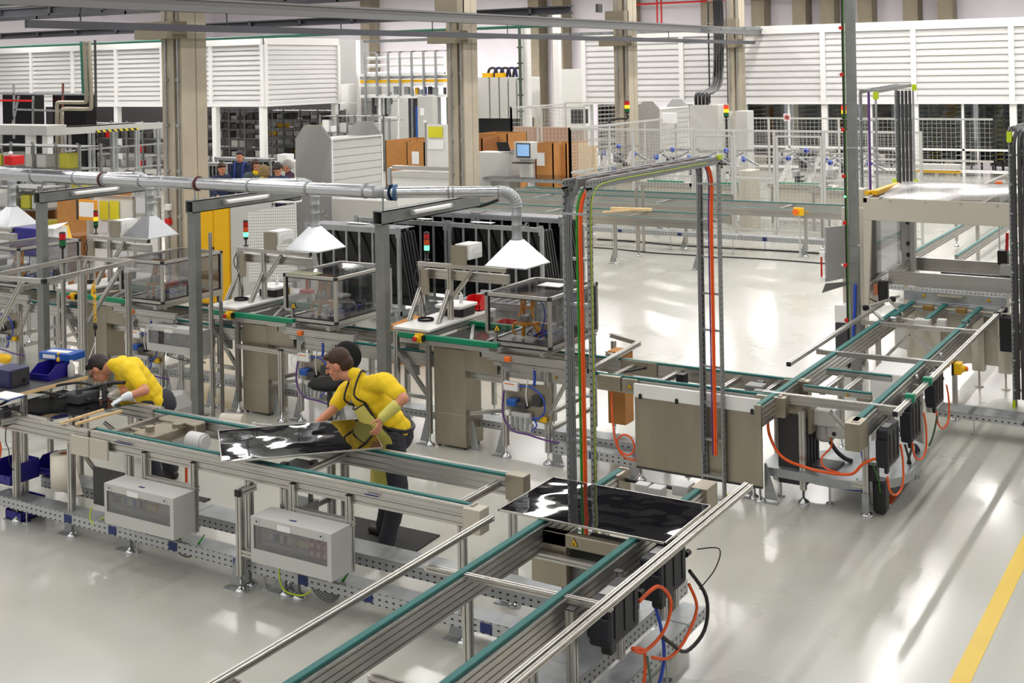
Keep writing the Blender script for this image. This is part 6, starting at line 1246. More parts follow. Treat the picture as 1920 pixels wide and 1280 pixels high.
for x in (x0, (x0 + x1) / 2 + .25, x1): b = B(); b.prof((x, 15.6, 0), (x, 15.6, z1 + .02), .05); t.part('post', b, alu)
b = B(); b.prof((x0, 15.6, z1), (x1, 15.6, z1), .05); b.prof(((x0 + x1) / 2 + .25, 15.6, z1 - .32), (x1, 15.6, z1 - .32), .03); t.parts('rail', b, alu)
for u0, u1 in ((187, 204), (206, 224)): a = prect(u0, 376, u1, 412, 15.58); b = B(); b.box((a[0], 15.57, a[2]), (a[1], 15.575, a[3])); t.part('yellow_note', b, paper_y)
for (u0, v0, u1, v1) in ((187, 415, 203, 436), (255, 370, 285, 400), (222, 466, 239, 480)): a = prect(u0, v0, u1, v1, 15.58); b = B(); b.box((a[0], 15.57, a[2]), (a[1], 15.575, a[3])); t.part('white_sheet', b, mat('off_white_sheet', (224, 224, 232), .8) if 'off_white_sheet' not in MATS else MATS['off_white_sheet'])
a = prect(146, 374, 181, 414, 15.2); t = T('framed_notice', 'orange framed notice standing before the large brown carton', 'notice', ((a[0] + a[1]) / 2, 15.2, 0)); b = B(); b.box((a[0], 15.2, a[2]), (a[1], 15.23, a[3])); t.part('frame', b, amber); b = B(); b.box((a[0] + .04, 15.19, a[2] + .06), (a[1] - .06, 15.2, a[3] - .04)); t.part('sheet', b, paper); b = B(); b.box((a[0] - .04, 15.19, a[2]), (a[0] + .01, 15.24, a[3])); t.part('dark_edge', b, dgrey); b = B(); b.box(((a[0] + a[1]) / 2 - .03, 15.21, 0), ((a[0] + a[1]) / 2 + .03, 15.24, a[2])); t.part('stand', b, alu)
pbox('carton', 'large plain brown carton standing upright behind the framed notice', 'carton', 106, 361, 182, 440, 16.6, .9, cardb, 'brown cartons', True)
pbox('carton', 'low brown carton in front of the large upright carton', 'carton', 115, 440, 150, 500, 15.4, .6, cardb_d, 'brown cartons', True)
pbox('carton', 'brown open carton behind the left duct post', 'carton', 38, 385, 104, 450, 17.6, .7, cardb_d, 'brown cartons', True)
b = B(); x0, x1, z0, z1 = prect(16, 425, 70, 452, 12.6); b.bbox((x0, 12.6, 1.1), (x1, 12.95, z1), .02); solo('blue_bin', b, blue_b, 'big dark blue bin above the leftmost glass enclosure', 'bin'); b = B(); b.box((x0 - .1, 12.55, 0), (x1 + .1, 13, 1.09)); solo('side_table', b, lgrey, 'pale pedestal carrying the big dark blue bin', 'pedestal')
b = B(); p = aty(98, 452, 13.4); b.quadp([(p.x - .16, 13.4, p.z), (p.x + .2, 13.4, p.z), (p.x + .1, 13.4, p.z + .24), (p.x - .1, 13.4, p.z + .24)], (0, 1, 0), .25); b.box((p.x - .1, 13.45, 0), (p.x + .1, 13.6, p.z)); solo('yellow_funnel', b, yellow_s, 'yellow plastic funnel right of the left duct post', 'funnel')
b = B(); b.quadp([(aty(72, 462, 12).x, 12, 1.66), (aty(104, 462, 12).x, 12, 1.66), (aty(96, 450, 12).x, 12.3, 1.72), (aty(75, 455, 12).x, 12.3, 1.68)], (0, 0, 1), .01); b.box((aty(75, 462, 12).x, 12.05, 0), (aty(95, 462, 12).x, 12.3, 1.66)); solo('document_stack', b, paper, 'pile of white papers on a stand behind the left duct post', 'paper')
# red and white details on the first column
for (u, v, m_, nm_, lb) in ((316, 388, white_m, 'junction_box', 'small white junction box on the thick concrete column'), (316, 415, red, 'alarm_button', 'small red alarm button on the thick concrete column')):
    x0, x1, z0, z1 = prect(u - 4, v - 6, u + 5, v + 6, 15.42); b = B(); b.bbox((x0, 15.37, z0), (x1, 15.45, z1), .01); solo(nm_, b, m_, lb, 'box' if m_ is white_m else 'button')

# ---------------------------------------------------------------- grey octagonal enclosure
def octo(label, u0, u1, vt, Y, L_, zb=0, uc=None, Hh=None):
    x0, x1, _, zt = prect(u0, vt, u1, 400, Y); c = (x1 - x0) * .27; t = T('machine_housing', label, 'machine housing', ((x0 + x1) / 2, Y, zb), 'grey housings with chamfered ends')
    o = [(x0, zb), (x1, zb), (x1, zt - c * 1.15), (x1 - c, zt), (x0 + c, zt), (x0, zt - c * 1.15)]
    b = B(); b.quadp([(x, Y, z) for x, z in o], (0, 1, 0), .05); t.part('end_plate', b, grey_m); b = B(); b.quadp([(x, Y + L_, z) for x, z in o], (0, 1, 0), .05); t.part('end_plate', b, grey_m)
    b = B(); o2 = [(x1 - .01, zb), (x1 - .03, zt - c * 1.3), (x1 - .03, zt - c * 1.2), (x0 + .03, zt - c * 1.2), (x0 + .03, zb)]; b.quadp([(x, Y + .05, z) for x, z in o2], (0, 1, 0), L_ - .05); t.part('body', b, lgrey)
    n = int((zt - c * 1.3 - zb) / .16)
    for k in range(n): z = zb + .05 + k * .16; b = B(); b.box((x1 - .02, Y + .06, z), (x1 - .002, Y + L_ - .02, z + .148)); t.part('slat', b, lgrey)
    b = B(); b.bar((x1, Y, zt - c * 1.15), (x1, Y + L_, zt - c * 1.15), .035); b.bar((x1, Y + .04, zb), (x1, Y + .04, zt - c * 1.15), .03); b.bar((x1, Y + L_, zb), (x1, Y + L_, zt - c * 1.15), .03); t.parts('edge_profile', b, white_m)
    return t
octo('large grey machine housing with chamfered end, left of mid hall', 553, 622, 234, 20.0, 1.75)
octo('far grey housing with chamfered end beside the second signal light', 1194, 1240, 190, 34.5, 2.2)
# ================================================================ far conveyors
def far_conv(label, x0, x1, y0, y1, legs, z=.96, mid=(), stop=None):
    t = T('belt_conveyor', label, 'conveyor', ((x0 + x1) / 2, (y0 + y1) / 2, 0), 'aluminium belt conveyors')
    belt_rail(t, 'x', y0, x0, x1, z=z, side=-1, h=.16, bw=.05); belt_rail(t, 'x', y1, x0, x1, z=z, side=1, h=.16, bw=.05)
    for x in mid: cbar(t, (x, y0, z - .05), (x, y1, z - .05), .05)
    for x in legs:
        for y in (y0, y1): leg(t, x, y, z - .15, w=.06, gs=-1 if y == y0 else 0)
    return t
far_conv('far conveyor just beyond the open white floor, ending at mid right', -15.9, -9.05, 21.95, 23.0, (-11.08, -13.5, -9.3), mid=(-15, -12.8, -10.9))
far_conv('far conveyor behind it, running on to the grey door cabinet', -15.9, -6.85, 24.35, 25.45, (-7.98, -10.6, -13.4), mid=(-14.5, -11.4, -8.6))
far_conv('farthest conveyor below the wire cage', -15.9, -10.4, 26.1, 26.55, (-12, -15), mid=(-15.5,))
b = B(); p = atz(1175, 392, 1.0); b.bar((p.x - .35, p.y, 1.0), (p.x + .5, p.y + .1, 1.0), .12, .05); b.bar((p.x - .3, p.y - .5, .98), (p.x + .1, p.y, .99), .05, .03); solo('pale_board', b, wood, 'pale wooden board lying across the far conveyor', 'board')
channel('far perforated cable channel under the conveyor beyond the white floor', (-15, 24.9, 0), (-6.8, 24.9, 0), .3, .3, .1, clips=(2, 4, 6, 7.5)); channel('nearer far cable channel left of the rear gantry post', (-14, 24.1, 0), (-9.3, 24.1, 0), .2, .4, .08, clips=(2, 3.4))
for k, (y, lab) in enumerate(((23.55, 'black cable lying across the white floor'), (24.75, 'second black cable farther across the white floor'))): cable(lab, [(-13, y + .1, .012), (-12, y + .12, .012), (-11, y - .05, .012), (-10, y, .012), (-8.5, y + .12, .012), (-7.2, y + .05, .012)], .014, black)
e = T('emergency_stop', 'orange and yellow stop button on a pole at the far conveyor', 'emergency stop', (-7.95, 24.2, 0), 'yellow emergency stop boxes')
q = aty(1495, 396, 24.2); b = B(); b.bbox((q.x - .06, 24.12, q.z - .08), (q.x + .14, 24.2, q.z + .08), .01); e.part('housing', b, yellow_s); b = B(); b.cyl((q.x, 24.05, q.z), (q.x, 24.12, q.z), .06, n=12); e.part('push_button', b, orange_p); b = B(); b.cyl((q.x + .04, 24.2, 0), (q.x + .04, 24.2, q.z - .08), .02, n=8); e.part('pole', b, lgrey)
t = T('leg_frame', 'thin tall aluminium stand beside the pale wooden board', 'stand', (-12, 23.5, 0)); a = aty(1195, 350, 23.6)
for u in (1193, 1205): a = aty(u, 352, 23.6); b = B(); b.prof((a.x, 23.6, 0), (a.x, 23.6, a.z), .05); t.part('post', b, alu)
# ================================================================ wire cage with robot cells
CZ = 2.42; CX0c, CY0c = aty(1068, 238, 27.0).x, 27.0; CX1c = -6.3; CY1c = 33.5
def fence_panel(t, a, b_, z0=.12, z1=CZ, mesh=.085, gate=False, last=False):
    a = Vector(a); b_ = Vector(b_); d = (b_ - a); L_ = d.length; u = d / L_
    for q in ((a, b_) if last else (a,)): m = B(); m.bar((q.x, q.y, 0), (q.x, q.y, z1), .055); t.part('post', m, lgrey)
    for z in (z0, z1 - .03) + ((1.3,) if not gate else ()): m = B(); m.bar((a.x, a.y, z), (b_.x, b_.y, z), .045, .05); t.part('rail', m, lgrey)
    if gate:
        for z in (z1 - .15,): m = B(); m.bar(a + u * .06 + Vector((0, 0, z)), b_ - u * .06 + Vector((0, 0, z)), .04); t.part('gate_rail', m, lgrey)
        for f in (.06, L_ - .06): m = B(); m.bar(a + u * f + Vector((0, 0, z0)), a + u * f + Vector((0, 0, z1 - .15)), .05); t.part('gate_stile', m, lgrey)
    m = B(); k = 1
    while k * mesh < L_: p = a + u * k * mesh; m.bar(p + Vector((0, 0, z0)), p + Vector((0, 0, z1)), .006); k += 1
    k = 1
    while z0 + k * mesh < z1: m.bar(a + Vector((0, 0, z0 + k * mesh)), b_ + Vector((0, 0, z0 + k * mesh)), .006); k += 1
    t.part('wire_mesh', m, lgrey, kind='stuff')
t = T('wire_cage', 'long grey wire-mesh safety fence around the far robot cells', 'safety fence', (-10.5, 27, 0))
xs = [CX0c, -13.1, -11.55, -10.5, -9.55, -8.4, -7.4, CX1c]
for i in range(len(xs) - 1): fence_panel(t, (xs[i], CY0c, 0), (xs[i + 1], CY0c, 0), gate=i in (2, 4), last=i == len(xs) - 2)
for i in range(3): fence_panel(t, (CX0c, CY0c + i * (CY1c - CY0c) / 3, 0), (CX0c, CY0c + (i + 1) * (CY1c - CY0c) / 3, 0))
xb = [CX0c, -13.8, -12, -10, -8, -6]
for i in range(len(xb) - 1): fence_panel(t, (xb[i], CY1c, 0), (xb[i + 1], CY1c, 0), mesh=.12)
t = T('wire_fence', 'pale wire fence enclosure behind the brown cartons in mid hall', 'safety fence', (-17, 33, 0)); a = aty(958, 200, 36); c_ = aty(1095, 195, 36)
q = [a.x, a.x + (c_.x - a.x) * .37, a.x + (c_.x - a.x) * .42, c_.x]
for i in (0, 2): fence_panel(t, (q[i], 36, 0), (q[i + 1], 36, 0), z1=a.z, mesh=.14, last=True)
fence_panel(t, (q[0], 36, 0), (q[0] + .2, 39.5, 0), z1=a.z, mesh=.14); fence_panel(t, (q[0] + .2, 39.5, 0), (c_.x + .6, 39.5, 0), z1=a.z + .05, mesh=.16)
t = T('warning_placard', 'white placard with a red prohibition ring on the rear cage rail', 'sign', (-11, 33.4, 0)); x0, x1, z0, z1 = prect(1469, 213, 1482, 227, 33.4); b = B(); b.box((x0, 33.4, z0), (x1, 33.42, z1)); t.part('plate', b, paper)
b = B(); cx_, cz_ = (x0 + x1) / 2, (z0 + z1) / 2; b.tube([(cx_ + .07 * math.cos(a), 33.385, cz_ + .07 * math.sin(a)) for a in [2 * PI * j / 14 for j in range(15)]], .010, 5, 1); b.bar((cx_ - .05, 33.385, cz_ + .05), (cx_ + .05, 33.385, cz_ - .05), .015); t.part('red_ring', b, red); b = B(); b.ball((cx_, 33.39, cz_), .04, 8, (1, .2, 1)); t.part('black_figure', b, black)
# robot cells inside the cage
def cell(label, u, Y, seed):
    r = random.Random(seed); p = aty(u, 330, Y); x = p.x; t = T('robot_cell', label, 'robot cell', (x, Y, 0), 'robot cells in the cage')
    b = B(); b.bbox((x - .7, Y, .35), (x + .7, Y + .9, .9), .01); t.part('machine_base', b, beige)
    for dx in (-.7, .7): b = B(); b.prof((x + dx, Y, 0), (x + dx, Y, .9), .06); t.part('leg', b, alu)
    b = B(); b.prof((x - .8, Y - .05, .93), (x + .8, Y - .05, .93), .05, .09); t.part('beam', b, alu); b = B(); b.bbox((x - .5, Y - .1, .99), (x + .5, Y - .06, 1.03), .005); t.part('green_rail', b, green_r)
    for dx in (-.35, .35): b = B(); b.bar((x + dx - .25, Y + .3, 1.0), (x + dx + .1, Y + .35, 1.75), .09); t.part('support_arm', b, white_m)
    b = B(); b.bar((x - .7, Y + .35, 1.75), (x + .75, Y + .35, 1.8), .07); t.part('cross_beam', b, alu)
    for k in range(4): a = x - .55 + k * .35; z = 1.55 + .12 * (k % 2); b = B(); b.bar((a, Y + .2, z), (a + .45, Y + .1, z + .22 * (-1) ** k), .045); t.part('tool_bar', b, galv)
    for k in range(3): a = x - .3 + k * .45; b = B(); b.lathe((a, Y + .05, 1.6 + .2 * (k % 2)), [(.0, 0), (.07, 0), (.055, .04), (.02, .06)], 10, (0, -1, 0)); t.part('suction_cup', b, blue_c)
    b = B(); b.bbox((x - .1, Y + .2, 1.35), (x + .12, Y + .4, 1.6), .02); t.part('tool_head', b, dgrey)
    for k in range(7): a = x + r.uniform(-.6, .6); z = r.uniform(1.0, 1.3); b = B(); b.bbox((a, Y + .1, z), (a + r.uniform(.06, .2), Y + .4, z + r.uniform(.06, .22)), .01); t.part('device', b, [lgrey, dgrey, grey_m, blue_k, white_m][r.randrange(5)])
for k, (u, Y, lb) in enumerate(((1150, 29.5, 'robot cell behind the left end of the wire cage'), (1250, 28.6, 'robot cell behind the lit second signal light'), (1350, 28.6, 'robot cell with green rail behind the rear gantry post'), (1500, 29.2, 'robot cell behind the tall wire gate'), (1580, 28.2, 'robot cell left of the tall steel mast'))): cell(lb, u, Y, 20 + k)
# second layer of grey machine bodies
for k, (u0, v0, u1, v1, Y, d, m, nm_, lb) in enumerate(((1292, 197, 1346, 228, 31.5, .8, lgrey, 'grey_enclosure', 'grey enclosure with black cables entering its top, before the fourth column'), (1346, 210, 1362, 250, 32, .5, lgrey, 'grey_enclosure', 'narrow pale enclosure beside the lit red signal light'), (1378, 208, 1402, 262, 32.2, .5, lgrey, 'grey_enclosure', 'narrow pale enclosure right of the fourth column'), (1240, 212, 1262, 232, 32.5, .3, paper, 'white_placard', 'white placard on the rear fence'), (1385, 320, 1410, 400, 27.6, .6, beige, 'beige_pillar', 'beige machine pillar behind the rear gantry post'))): pbox(nm_, lb, 'enclosure' if 'encl' in nm_ else 'sign' if 'plac' in nm_ else 'pillar', u0, v0, u1, v1, Y, d, m, None, nm_ != 'white_placard')
for k in range(4): a = aty(1300 + k * 7, 197, 31.6); c_ = aty(1338 + k * 6, 165, 38.0); b = B(); b.tube([(a.x, 31.8, a.z), (a.x + .02, 31.8, a.z + .3), aty(1320 + k * 6, 172, 35), aty(1338 + k * 5, 150, 40), aty(1340 + k * 5, 60, 41.2), aty(1338 + k * 5, 0, 41.2)], .045, 6, 4); solo('black_cable', b, black, ('leftmost', 'second', 'third', 'rightmost')[k] + ' thick black cable dropping along the fourth column to the grey enclosure', 'cable', 'black cables at the fourth column')
t = T('cable_ladder_post', 'dark cable ladder hanging beside the fourth column', 'cable ladder', (aty(1345, 60, 41.4).x, 41.4, 2.6)); ladder(t, (aty(1345, 60, 41.4).x, 41.4, 2.55), (aty(1345, 60, 41.4).x, 41.4, 9), (1, 0, 0), w=.7, step=.8, railm=steel_d)
for (u, v, Y, lb) in ((1176, 217, 30.5, 'lit amber signal light on a bent black pipe above the cage'), (1362, 225, 31.4, 'lit red signal light beside the grey enclosure'), (1583, 228, 31.0, 'lit red signal light left of the tall steel mast')):
    a = aty(u, v, Y); tw = tower(lb, a.x, Y, a.z, 'ra' if u > 1200 else 'a', r=.07, hseg=.1, pole=.08, group='stacked signal lights')
    b = B(); b.tube([(a.x, Y, a.z), (a.x, Y, a.z - .08), (a.x - .5, Y, a.z - .12), (a.x - .55, Y, a.z - .5), (a.x - .55, Y, 0)] if u < 1200 else [(a.x, Y, a.z), (a.x, Y, 0)], .03, 6, 2); tw.part('mounting_pipe', b, black)
# ================================================================ far right conveyor beyond the machine
t = T('belt_conveyor', 'far right slatted conveyor beyond the beige machine', 'conveyor', (-5, 26, 0), 'aluminium belt conveyors')
for x in (-4.6, -3.95, -3.3): b = B(); b.prof((x, 19, .95), (x, 36, .95), .06, .12); o = t.part('beam', b, alu); b = B(); b.box((x - .025, 19, 1.01), (x + .025, 36, 1.025)); t.part('belt', b, teal, o)
for x in (-5.6, -4.9): b = B(); b.prof((x, 25, 1.0), (x, 38, 1.0), .06, .1); t.part('beam', b, alu)
for k in range(9): cbar(t, (-5.7, 24.5 + k * 1.4, .93), (-3.1, 24.6 + k * 1.4, .93), .06)
for x, y in ((-4.6, 19.3), (-3.3, 19.3), (-4.6, 24), (-3.3, 24), (-4.6, 30), (-3.3, 30), (-5.6, 27), (-5.6, 33)): leg(t, x, y, .9, gs=0, w=.06)
t = T('guide_frame', 'long pale beam with a yellow band right of the farther gantry', 'conveyor frame', (aty(1750, 315, 33).x, 33, 0)); pbox('beam', None, None, 1712, 307, 1800, 318, 33, .3, lgrey, t=t); pbox('yellow_band', None, None, 1712, 319, 1800, 325, 33.1, .2, yellow, t=t)
for u in (1716, 1755, 1796): q = aty(u, 320, 33.2); b = B(); b.bar((q.x, 33.25, 0), (q.x, 33.25, q.z), .08); t.part('leg', b, lgrey)
channel('cable channel with dark plates inside the hood view behind the beige machine', (-6, 20.6, 0), (-2, 20.6, 0), .3, .26, .08)
t = T('emergency_stop', 'small orange stop box on a pole behind the clear hood', 'emergency stop', (aty(1872, 345, 18.9).x, 18.9, 0), 'yellow emergency stop boxes'); pbox('housing', None, None, 1866, 340, 1878, 350, 18.85, .1, orange_p, t=t); q = aty(1872, 350, 18.9); b = B(); b.cyl((q.x, 18.9, 0), (q.x, 18.9, q.z), .012, n=6); t.part('pole', b, alu)
# stacks of slotted magazines under the right cabin
def magazine(label, u, v0, Y, w=.55, m=grey_m, top=2.42, z0=.35):
    x = aty(u, 200, Y).x; t = T('magazine_tower', label, 'magazine tower', (x, Y, 0), 'slotted magazine towers behind the glass wall')
    b = B(); b.box((x - w / 2, Y + .3, z0), (x + w / 2, Y + .34, top)); t.part('back_plate', b, dgrey); b = B(); b.box((x - w / 2 - .04, Y, z0), (x - w / 2, Y + .34, top)); b.box((x + w / 2, Y, z0), (x + w / 2 + .04, Y + .34, top)); t.parts('side_plate', b, galv_d)
    n = int((top - z0) / .17)
    for k in range(n): z = z0 + k * .17 + .03; b = B(); b.quadp([(x - w / 2, Y, z), (x + w / 2, Y, z + .05), (x + w / 2, Y + .3, z + .05), (x - w / 2, Y + .3, z)], (0, 0, 1), .05); t.part('slot_shelf', b, m)
    b = B(); b.box((x - w / 2, Y + .1, 0), (x - w / 2 + .05, Y + .2, z0)); b.box((x + w / 2 - .05, Y + .1, 0), (x + w / 2, Y + .2, z0)); t.parts('leg', b, dgrey)
y1_ = mat('dull_yellow_slots', (190, 178, 70), .5); br_ = mat('brown_machine_face', (150, 116, 84), .6)
for k, (u, Y, w, m, lb) in enumerate(((1418, 46.5, .8, grey_m, 'right of the fourth column'), (1452, 48, .5, br_, 'brown, right of the fourth column'), (1515, 46.5, .7, grey_m, 'right of the red ring placard'), (1548, 48, .6, br_, 'brown, left of the tall mast'), (1575, 47, .5, grey_m, 'just left of the tall mast'), (1655, 48, .6, br_, 'brown, behind the purple cable'), (1725, 46, .6, grey_m, 'right of the farther gantry'), (1750, 46.2, .4, y1_, 'yellow, right of the farther gantry'), (1783, 46, .7, grey_m, 'second grey one right of the farther gantry'), (1805, 45.4, .5, galv, 'bluish, in the middle of the glass wall'), (1850, 45.6, .5, dgrey, 'dark, right part of the glass wall'), (1868, 45.8, .4, y1_, 'yellow, right part of the glass wall'), (1895, 46, .7, grey_m, 'grey, right end of the glass wall'), (1140, 46.2, .9, grey_m, 'under the centre cabin left of the third column'), (1275, 47, .8, grey_m, 'under the centre cabin right of the far housing'))): magazine('slotted magazine tower, ' + lb, u, 200, Y, w, m)
b = B()
for k in range(10): x = -16 + k * 1.25; b.bbox((x, 46.8, .1), (x + .7, 47.4, .5 + .25 * (k % 3)), .02)
bm_ = T('floor_unit', 'low machine boxes standing behind the glass wall', 'machine', (-10, 47, 0)); bm_.parts('box', b, grey_m)
# ================================================================ middle: benches, monitor, cartons, plant
t = T('white_bench', 'long white machine bench left of the second concrete column', 'bench', (-19, 27.3, 0)); x0, x1, z0, z1 = prect(735, 322, 870, 345, 27.3)
b = B(); b.bbox((x0, 27.3, 0), (x1, 28.0, z1 - .12), .01); t.part('body', b, white_m); b = B(); b.box((x0 - .1, 27.2, z1 - .12), (x1, 28.1, z1)); t.part('top', b, lgrey); b = B(); b.bar((x0, 27.4, z1 + .12), (x1, 27.4, z1 + .12), .2, .1); t.part('guide_beam', b, alu)
t = T('glass_table', 'light table with grey legs carrying the display right of the second column', 'table', (-16, 28.5, 0)); x0, x1 = aty(905, 325, 28.3).x, aty(1092, 335, 28.3).x
b = B(); b.box((x0, 28.3, .88), (x1, 29.4, .98)); t.part('top', b, galv); b = B(); b.box((x0 + .1, 28.25, .98), (x1 - .1, 29.3, .99)); t.part('dark_glass', b, solar)
for x in (x0 + .15, (x0 + x1) / 2, x1 - .1):
    b = B(); b.bar((x, 28.4, 0), (x, 28.4, .9), .12); t.part('leg', b, lgrey)
t = T('display_terminal', 'grey display terminal with lit blue screen standing on the light table', 'monitor', (0, 0, 0)); x0, x1, z0, z1 = prect(963, 266, 996, 300, 28.2); t.o.location = (x0, 28.2, .99); t.loc = (x0, 28.2, .99)
b = B(); b.bbox((x0, 28.2, z0), (x1, 28.55, z1), .02); t.part('housing', b, lgrey); b = B(); b.box((x0 + .09, 28.185, z0 + .06), (x1 - .02, 28.2, z1 - .03)); o = t.part('bezel', b, dgrey); b = B(); b.box((x0 + .12, 28.175, z0 + .1), (x1 - .05, 28.186, z1 - .06)); t.part('screen', b, screen, o)
b = B(); b.bbox((x0 + .1, 28.3, .99), (x1 - .1, 28.5, z0), .02); t.part('stand', b, lgrey); b = B(); b.bbox((x0 + .1, 27.9, z0 - .08), (x1 + .15, 28.2, z0 - .05), .01); t.part('keyboard', b, black)
t = T('laptop', 'open black laptop on the pale bench left of the display terminal', 'laptop', (0, 0, 0)); x0, x1, z0, z1 = prect(934, 266, 957, 284, 28.6); t.o.location = (x0, 28.6, z0); t.loc = (x0, 28.6, z0)
b = B(); b.box((x0, 28.6, z0), (x1 + .1, 28.95, z0 + .02)); t.part('base', b, black); b = B(); b.quadp([(x0, 28.6, z0 + .02), (x1, 28.6, z0 + .02), (x1 - .05, 28.55, z1), (x0 - .03, 28.55, z1)], (0, 1, 0), .02); t.part('lid', b, black)
pbox('pale_bench', 'pale low bench under the laptop', 'bench', 890, 285, 955, 330, 28.6, .6, lgrey, None, True)
b = B(); x0, x1, z0, z1 = prect(755, 268, 800, 300, 29.4)
def open_carton(label, u0, v0, u1, v1, Y, d, m=cardb, tag=None):
    x0, x1, z0, z1 = prect(u0, v0, u1, v1, Y); z0 = .02; t = T('open_carton', label, 'carton', ((x0 + x1) / 2, Y, z0), 'brown cartons'); th = .03
    for k, (p, q) in enumerate((((x0, Y, z0), (x0 + th, Y + d, z1)), ((x1 - th, Y, z0), (x1, Y + d, z1)), ((x0, Y, z0), (x1, Y + th, z1)), ((x0, Y + d - th, z0), (x1, Y + d, z1)), ((x0, Y, z0), (x1, Y + d, z0 + th)))): b = B(); b.box(p, q); t.part('side', b, m)
    if tag: b = B(); b.box((x0 + (x1 - x0) * tag, Y - .01, z1 - (z1 - z0) * .35), (x0 + (x1 - x0) * tag + .25, Y, z1 - (z1 - z0) * .15)); t.part('shipping_label', b, paper)
    return t
open_carton('open brown carton right of the large grey housing', 722, 263, 770, 345, 29.6, 1.6); open_carton('open brown carton with white label beside the whiteboard', 762, 266, 797, 345, 29.0, .5, tag=.3)
open_carton('open brown carton with white label right of the display terminal', 1003, 268, 1038, 345, 29.8, .6, tag=.1); open_carton('open brown carton at the left end of the wire cage', 1030, 268, 1063, 345, 30.3, 1.2); open_carton('brown carton right behind the second column', 850, 258, 905, 335, 32, 1.2, cardb_d); open_carton('long flat brown carton lying high behind the laptop', 893, 250, 952, 300, 33, 1.2)
t = T('whiteboard', 'whiteboard with a yellow note left of the second concrete column', 'board', (0, 0, 0)); x0, x1, z0, z1 = prect(798, 233, 850, 300, 28.4); t.o.location = (x0, 28.4, 0); t.loc = (x0, 28.4, 0)
b = B(); b.box((x0, 28.4, .2), (x1, 28.45, z1)); t.part('panel', b, white_p); a = prect(803, 237, 830, 258, 28.38); b = B(); b.box((a[0], 28.37, a[2]), (a[1], 28.38, a[3])); t.part('yellow_note', b, paper_y); a = prect(803, 262, 832, 280, 28.38); b = B(); b.box((a[0], 28.37, a[2]), (a[1], 28.38, a[3])); t.part('printed_sheet', b, paper)
b = B(); b.prof((x0, 28.42, 0), (x0, 28.42, z1 + .05), .06); t.part('post', b, alu)
t = T('pallet', 'wooden pallet with plastic under the light table', 'pallet', (-15, 29.8, 0)); x0, x1 = aty(995, 335, 29.6).x, aty(1070, 335, 29.6).x
for k in range(5): b = B(); b.box((x0 + (x1 - x0) * k / 5, 29.5, .28), (x0 + (x1 - x0) * (k + .8) / 5, 30.6, .32)); t.part('plank', b, wood)
for x in (x0, (x0 + x1) / 2, x1 - .12): b = B(); b.box((x, 29.5, 0), (x + .12, 30.6, .28)); t.part('block', b, wood)
# chemical plant far behind
t = T('silver_cabinets', 'row of tall silver cabinets raised on a dark base, right of the second column', 'machine', (0, 0, 0)); Y = 44; t.o.location = (aty(930, 200, Y).x, Y, 0); t.loc = tuple(t.o.location)
for k, (u0, u1) in enumerate(((889, 917), (918, 935), (936, 952), (953, 968), (969, 980))): x0, x1, z0, z1 = prect(u0, 145, u1, 222, Y); b = B(); b.bbox((x0, Y, z0), (x1, Y + 1.5, z1), .02); t.part('cabinet_door', b, lgrey)
x0, x1, z0, z1 = prect(885, 222, 968, 260, Y); b = B(); b.box((x0, Y + .2, 0), (x1, Y + 1.5, z1)); t.part('dark_base', b, black)
for k in range(5): a = aty(905 + k * 12, 145, Y); b = B(); b.tube([(a.x, Y + .4, a.z), (a.x + .1, Y + .4, a.z + .35), (a.x + .4, Y + .4, a.z + .35), (a.x + .5, Y + .4, a.z)], .06, 6, 4); t.part('black_hose', b, [black, blue_d][k % 2])
for u in (904, 928): x0, x1, z0, z1 = prect(u, 137, u + 14, 145, Y); b = B(); b.box((x0, Y, z0), (x1, Y + .3, z1)); t.part('yellow_block', b, yellow)
t = T('pipe_plant', 'raised plant of white pipes, railings and tanks left of the second column', 'process plant', (0, 0, 0)); Y = 42; t.o.location = (aty(760, 200, Y).x, Y, 0); t.loc = tuple(t.o.location)
x0, x1, _, _ = prect(690, 100, 835, 200, Y)
zz = lambda v: aty(760, v, Y).z
for v in (108, 122, 137): b = B(); b.cyl((x0, Y, zz(v)), (x1, Y, zz(v)), .07, n=8); t.part('white_pipe', b, white_m)
for v, m_ in ((140, white_m), (145, galv), (152, yellow), (159, white_m), (180, white_m)): b = B(); b.box((x0 - .4, Y - .1, zz(v) - .06), (x1, Y + .8, zz(v) + .06)); t.part('gantry_beam', b, m_)
for k in range(7): x = x0 + (x1 - x0) * k / 6.5; b = B(); b.bar((x, Y - .2, zz(180) if k % 2 else 0), (x, Y - .2, zz(97)), .08); t.part('upright', b, galv); b = B(); b.bar((x, Y - .2, zz(97)), (x + .8, Y - .2, zz(97)), .04); t.part('handrail', b, galv)
r_ = random.Random(11)
for k in range(16): x = r_.uniform(x0 + .3, x1); v = r_.uniform(163, 178); b = B(); b.cyl((x, Y + .1, zz(178)), (x, Y + .1, zz(v) + .1), r_.uniform(.06, .14), n=8); t.part('valve', b, [galv, dgrey, blue_k, grey_m, yellow][r_.randrange(5)])
for k in range(12): x = r_.uniform(x0, x1); b = B(); b.cyl((x, Y + .3, zz(r_.uniform(190, 250))), (x, Y + .3, zz(183)), r_.uniform(.05, .12), n=8); t.part('riser_pipe', b, [galv, dgrey, grey_m, galv_d][r_.randrange(4)])
a = prect(775, 200, 789, 258, Y - .5); b = B(); b.cyl(((a[0] + a[1]) / 2, Y - .3, 0), ((a[0] + a[1]) / 2, Y - .3, a[3]), (a[1] - a[0]) / 2, n=14); t.part('blue_tank', b, blue_k)
a = prect(752, 185, 776, 260, Y - .5); b = B(); b.box((a[0], Y, 0), (a[1], Y + .1, a[3])); t.part('dark_recess', b, dgrey)
